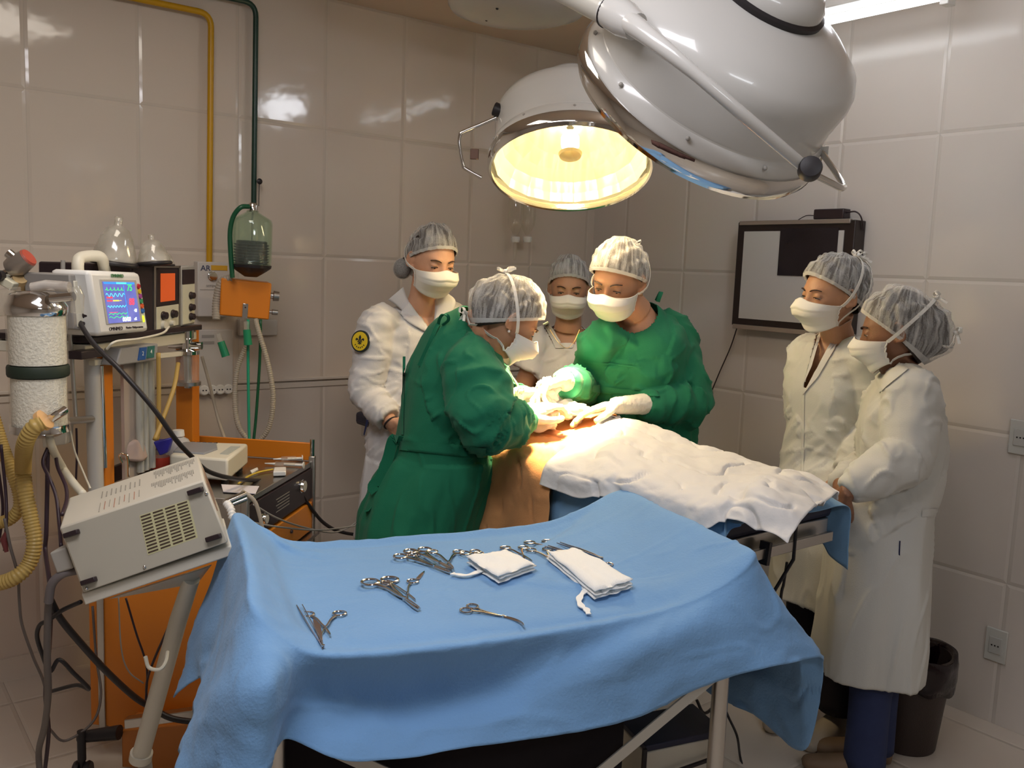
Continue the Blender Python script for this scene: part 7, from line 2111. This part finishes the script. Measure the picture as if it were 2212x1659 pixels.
mb = MB(); mb.lathe([(.02, -.008), (.026, -.006), (.026, .006), (.02, .008)], P(94, 908, 2.14), P(108, 902, 2.14) - P(90, 915, 2.14), 20, caps=True); mb.build('hose_collar', mat('orange_collar', (.72, .42, .18), .4), AB)
mb = MB(); mb.tube([ac - UP * .01, ac - UP * .03 + V((0, .10, 0)), P(198, 905, 2.50)], .010, 12); mb.build('support_arm', M_steel, AB)
mb = MB(); a = P(0, 640, 2.14); mb.slab([P(-5, 625, 2.16), P(22, 620, 2.16), P(20, 682, 2.16), P(-5, 684, 2.16)], V((0, .05, 0))); mb.build('valve_block', M_plast, AB, bevel=.003)
# valve group on top-left
VG = thing('breathing_valve', P(45, 600, 2.36), 'metal breathing valve with red-capped end above the absorber at the left picture edge', 'valve')
mb = MB(); mb.tube([P(20, 580, 2.34), P(38, 572, 2.34), P(62, 556, 2.34)], [.022, .030, .024], 20); mb.build('valve_body', mat('dull_nickel', (.42, .37, .32), .35, .7), VG)
mb = MB(); d = (P(66, 552, 2.34) - P(55, 560, 2.34)).normalized(); mb.lathe([(.001, 0), (.025, 0), (.022, .006), (.001, .007)], P(60, 557, 2.34), d, 24); mb.build('red_cap', mat('red_cap', (.45, .08, .05), .4), VG)
mb = MB(); mb.tube([P(34, 560, 2.33), P(18, 547, 2.33)], .013, 14); mb.build('side_port', M_chrome, VG)
mb = MB(); mb.tube([P(-5, 600, 2.34), P(24, 588, 2.34)], [.016, .012], 14); mb.build('left_port', M_chrome, VG)
mb = MB(); mb.box(P(16, 610, 2.32), (.045, .03, .022), Matrix.Rotation(.5, 3, 'Y')); mb.build('cream_clamp', MATS['pale_yellow_panel'], VG, bevel=.003)
mb = MB(); mb.tube([P(44, 600, 2.34), P(40, 618, 2.36)], [.018, .02], 16); mb.build('neck', mat('amber_ring', (.60, .42, .20), .4), VG)
mb = MB(); mb.lathe([(.001, 0), (.014, 0), (.014, .02), (.001, .02)], P(2, 596, 2.31), (0, -1, 0), 16); mb.build('black_knob', M_black, VG)

# ---- amber corrugated hoses
corr([P(93, 912, 2.13), P(72, 925, 2.12), P(54, 960, 2.14), P(50, 1010, 2.26), P(54, 1060, 2.25), P(66, 1120, 2.24), P(74, 1170, 2.23), P(64, 1215, 2.22), P(36, 1245, 2.20), P(-4, 1260, 2.20), P(-60, 1262, 2.2)], .0185, M_hose, 'long amber ribbed breathing hose curving down from the absorber', pitch=.0085)
corr([P(-20, 880, 2.34), P(4, 960, 2.32), P(22, 1010, 2.30), P(40, 1060, 2.29), P(42, 1096, 2.28), P(26, 1118, 2.28), P(4, 1128, 2.28), P(-40, 1134, 2.28)], .0155, M_hose, 'second amber ribbed hose crossing behind the longer one at the left edge', pitch=.0075)
cable([P(104, 925, 2.20), P(112, 965, 2.20), P(135, 1010, 2.32), P(160, 1045, 2.25), P(180, 1068, 2.2)], .010, 'thick cream tube running from the absorber to the generator box', M_tubec, 'tube', 'tube')
# drain box under absorber
mb = MB(); mb.slab([P(88, 925, 2.46), P(145, 918, 2.46), P(142, 960, 2.46), P(92, 968, 2.46)], V((0, .04, 0))); mb.build('junction_box', M_beige_met, label='small beige box hanging under the absorber', cat='box', bevel=.003)
# ---- loose cables, left
M_dkc = mat('dark_purple_cable', (.035, .018, .028), .4); M_gyc = mat('grey_cable', (.13, .11, .10), .5)
cable([P(103, 968, 2.2), P(93, 1000, 2.18), P(108, 1035, 2.18), P(122, 1075, 2.16), P(128, 1130, 2.12), P(132, 1180, 2.05)], .0045, 'dark cable looping to the left corner of the generator box', M_dkc)
cable([P(103, 970, 2.22), P(102, 1060, 2.22), P(100, 1150, 2.2), P(98, 1190, 2.2), P(106, 1250, 2.1), P(110, 1300, 2.05), P(106, 1400, 2.1), P(98, 1500, 2.2), P(105, 1580, 2.3), P(95, 1680, 2.35)], .0055, 'dark cable hanging straight down left of the generator', M_dkc)
cable([P(120, 980, 2.25), P(125, 1010, 2.22), P(142, 1050, 2.16), P(144, 1080, 2.12), P(134, 1112, 2.05)], .0045, 'dark cable passing behind the upper left edge of the generator', M_dkc)
cable([P(175, 1300, 2.0), P(135, 1318, 2.02), P(105, 1340, 2.04), P(86, 1350, 2.05), P(80, 1375, 2.06), P(90, 1410, 2.08), P(108, 1450, 2.1), P(128, 1425, 2.1), P(160, 1455, 2.12), P(192, 1488, 2.15), P(165, 1480, 2.2), P(108, 1494, 2.25)], .0052, 'tangled black cable crossing left of the generator stand', M_black)
cable([P(106, 1290, 2.03), P(130, 1335, 2.05), P(175, 1390, 2.1), P(230, 1450, 2.2), P(290, 1505, 2.35), P(330, 1530, 2.42), P(372, 1552, 2.42), P(440, 1562, 2.42)], .0085, 'thick black power cable slanting down to the machine base', M_black)
cable([P(110, 1262, 2.0), P(104, 1320, 2.0), P(102, 1420, 2.04), P(104, 1500, 2.1), P(96, 1570, 2.2), P(84, 1620, 2.3), P(86, 1670, 2.3)], .0085, 'grey bundled cable falling from the generator plug to the floor', M_gyc)
cable([P(10, 1120, 2.2), P(22, 1180, 2.2), P(38, 1240, 2.22), P(42, 1300, 2.24), P(48, 1350, 2.26), P(72, 1420, 2.3), P(96, 1480, 2.35), P(104, 1560, 2.4), P(112, 1580, 2.42), P(142, 1600, 2.45), P(200, 1560, 2.5), P(218, 1500, 2.55), P(208, 1420, 2.6), P(200, 1310, 2.6)], .0038, 'thin grey lead looping low across the floor to the stand', M_gyc)
cable([P(2, 960, 2.25), P(12, 1060, 2.24), P(14, 1120, 2.22), P(10, 1190, 2.2)], .004, 'thin dark lead at the left edge with a clip', M_dkc)
mb = MB(); mb.tube([P(14, 1150, 2.2), P(8, 1165, 2.2), P(14, 1192, 2.2)], [.005, .009, .005], 10); mb.build('cable_clip', mat('red_brown_clip', (.14, .03, .03), .4), label='small red-brown lead clip at the left edge', cat='clip')
cable([P(-6, 1000, 2.3), P(6, 1090, 2.3), P(2, 1140, 2.3), P(-4, 1180, 2.3)], .004, 'outermost dark lead at the left picture edge', M_dkc)
cable([P(256, 1290, 2.4), P(262, 1400, 2.4), P(278, 1450, 2.42), P(310, 1476, 2.44)], .002, 'thin grey lead against the orange side panel, left strand', M_grey_met)
cable([P(272, 1292, 2.4), P(295, 1370, 2.4), P(312, 1420, 2.42), P(318, 1460, 2.44), P(314, 1520, 2.44)], .003, 'thin dark lead against the orange side panel, middle strand', M_dkc)
cable([P(398, 1262, 2.3), P(370, 1340, 2.34), P(335, 1420, 2.4), P(318, 1470, 2.44), P(316, 1515, 2.44)], .0035, 'thin dark lead against the orange side panel, slanting from the stand', M_dkc)
cable([P(165, 925, 2.5), P(166, 980, 2.5), P(164, 1040, 2.5)], .003, 'short dark lead below the absorber', M_dkc)
cable([P(150, 915, 2.48), P(160, 970, 2.46), P(180, 1020, 2.4), P(195, 1055, 2.3)], .0026, 'pale thin lead running behind the cream tube', M_tubec)
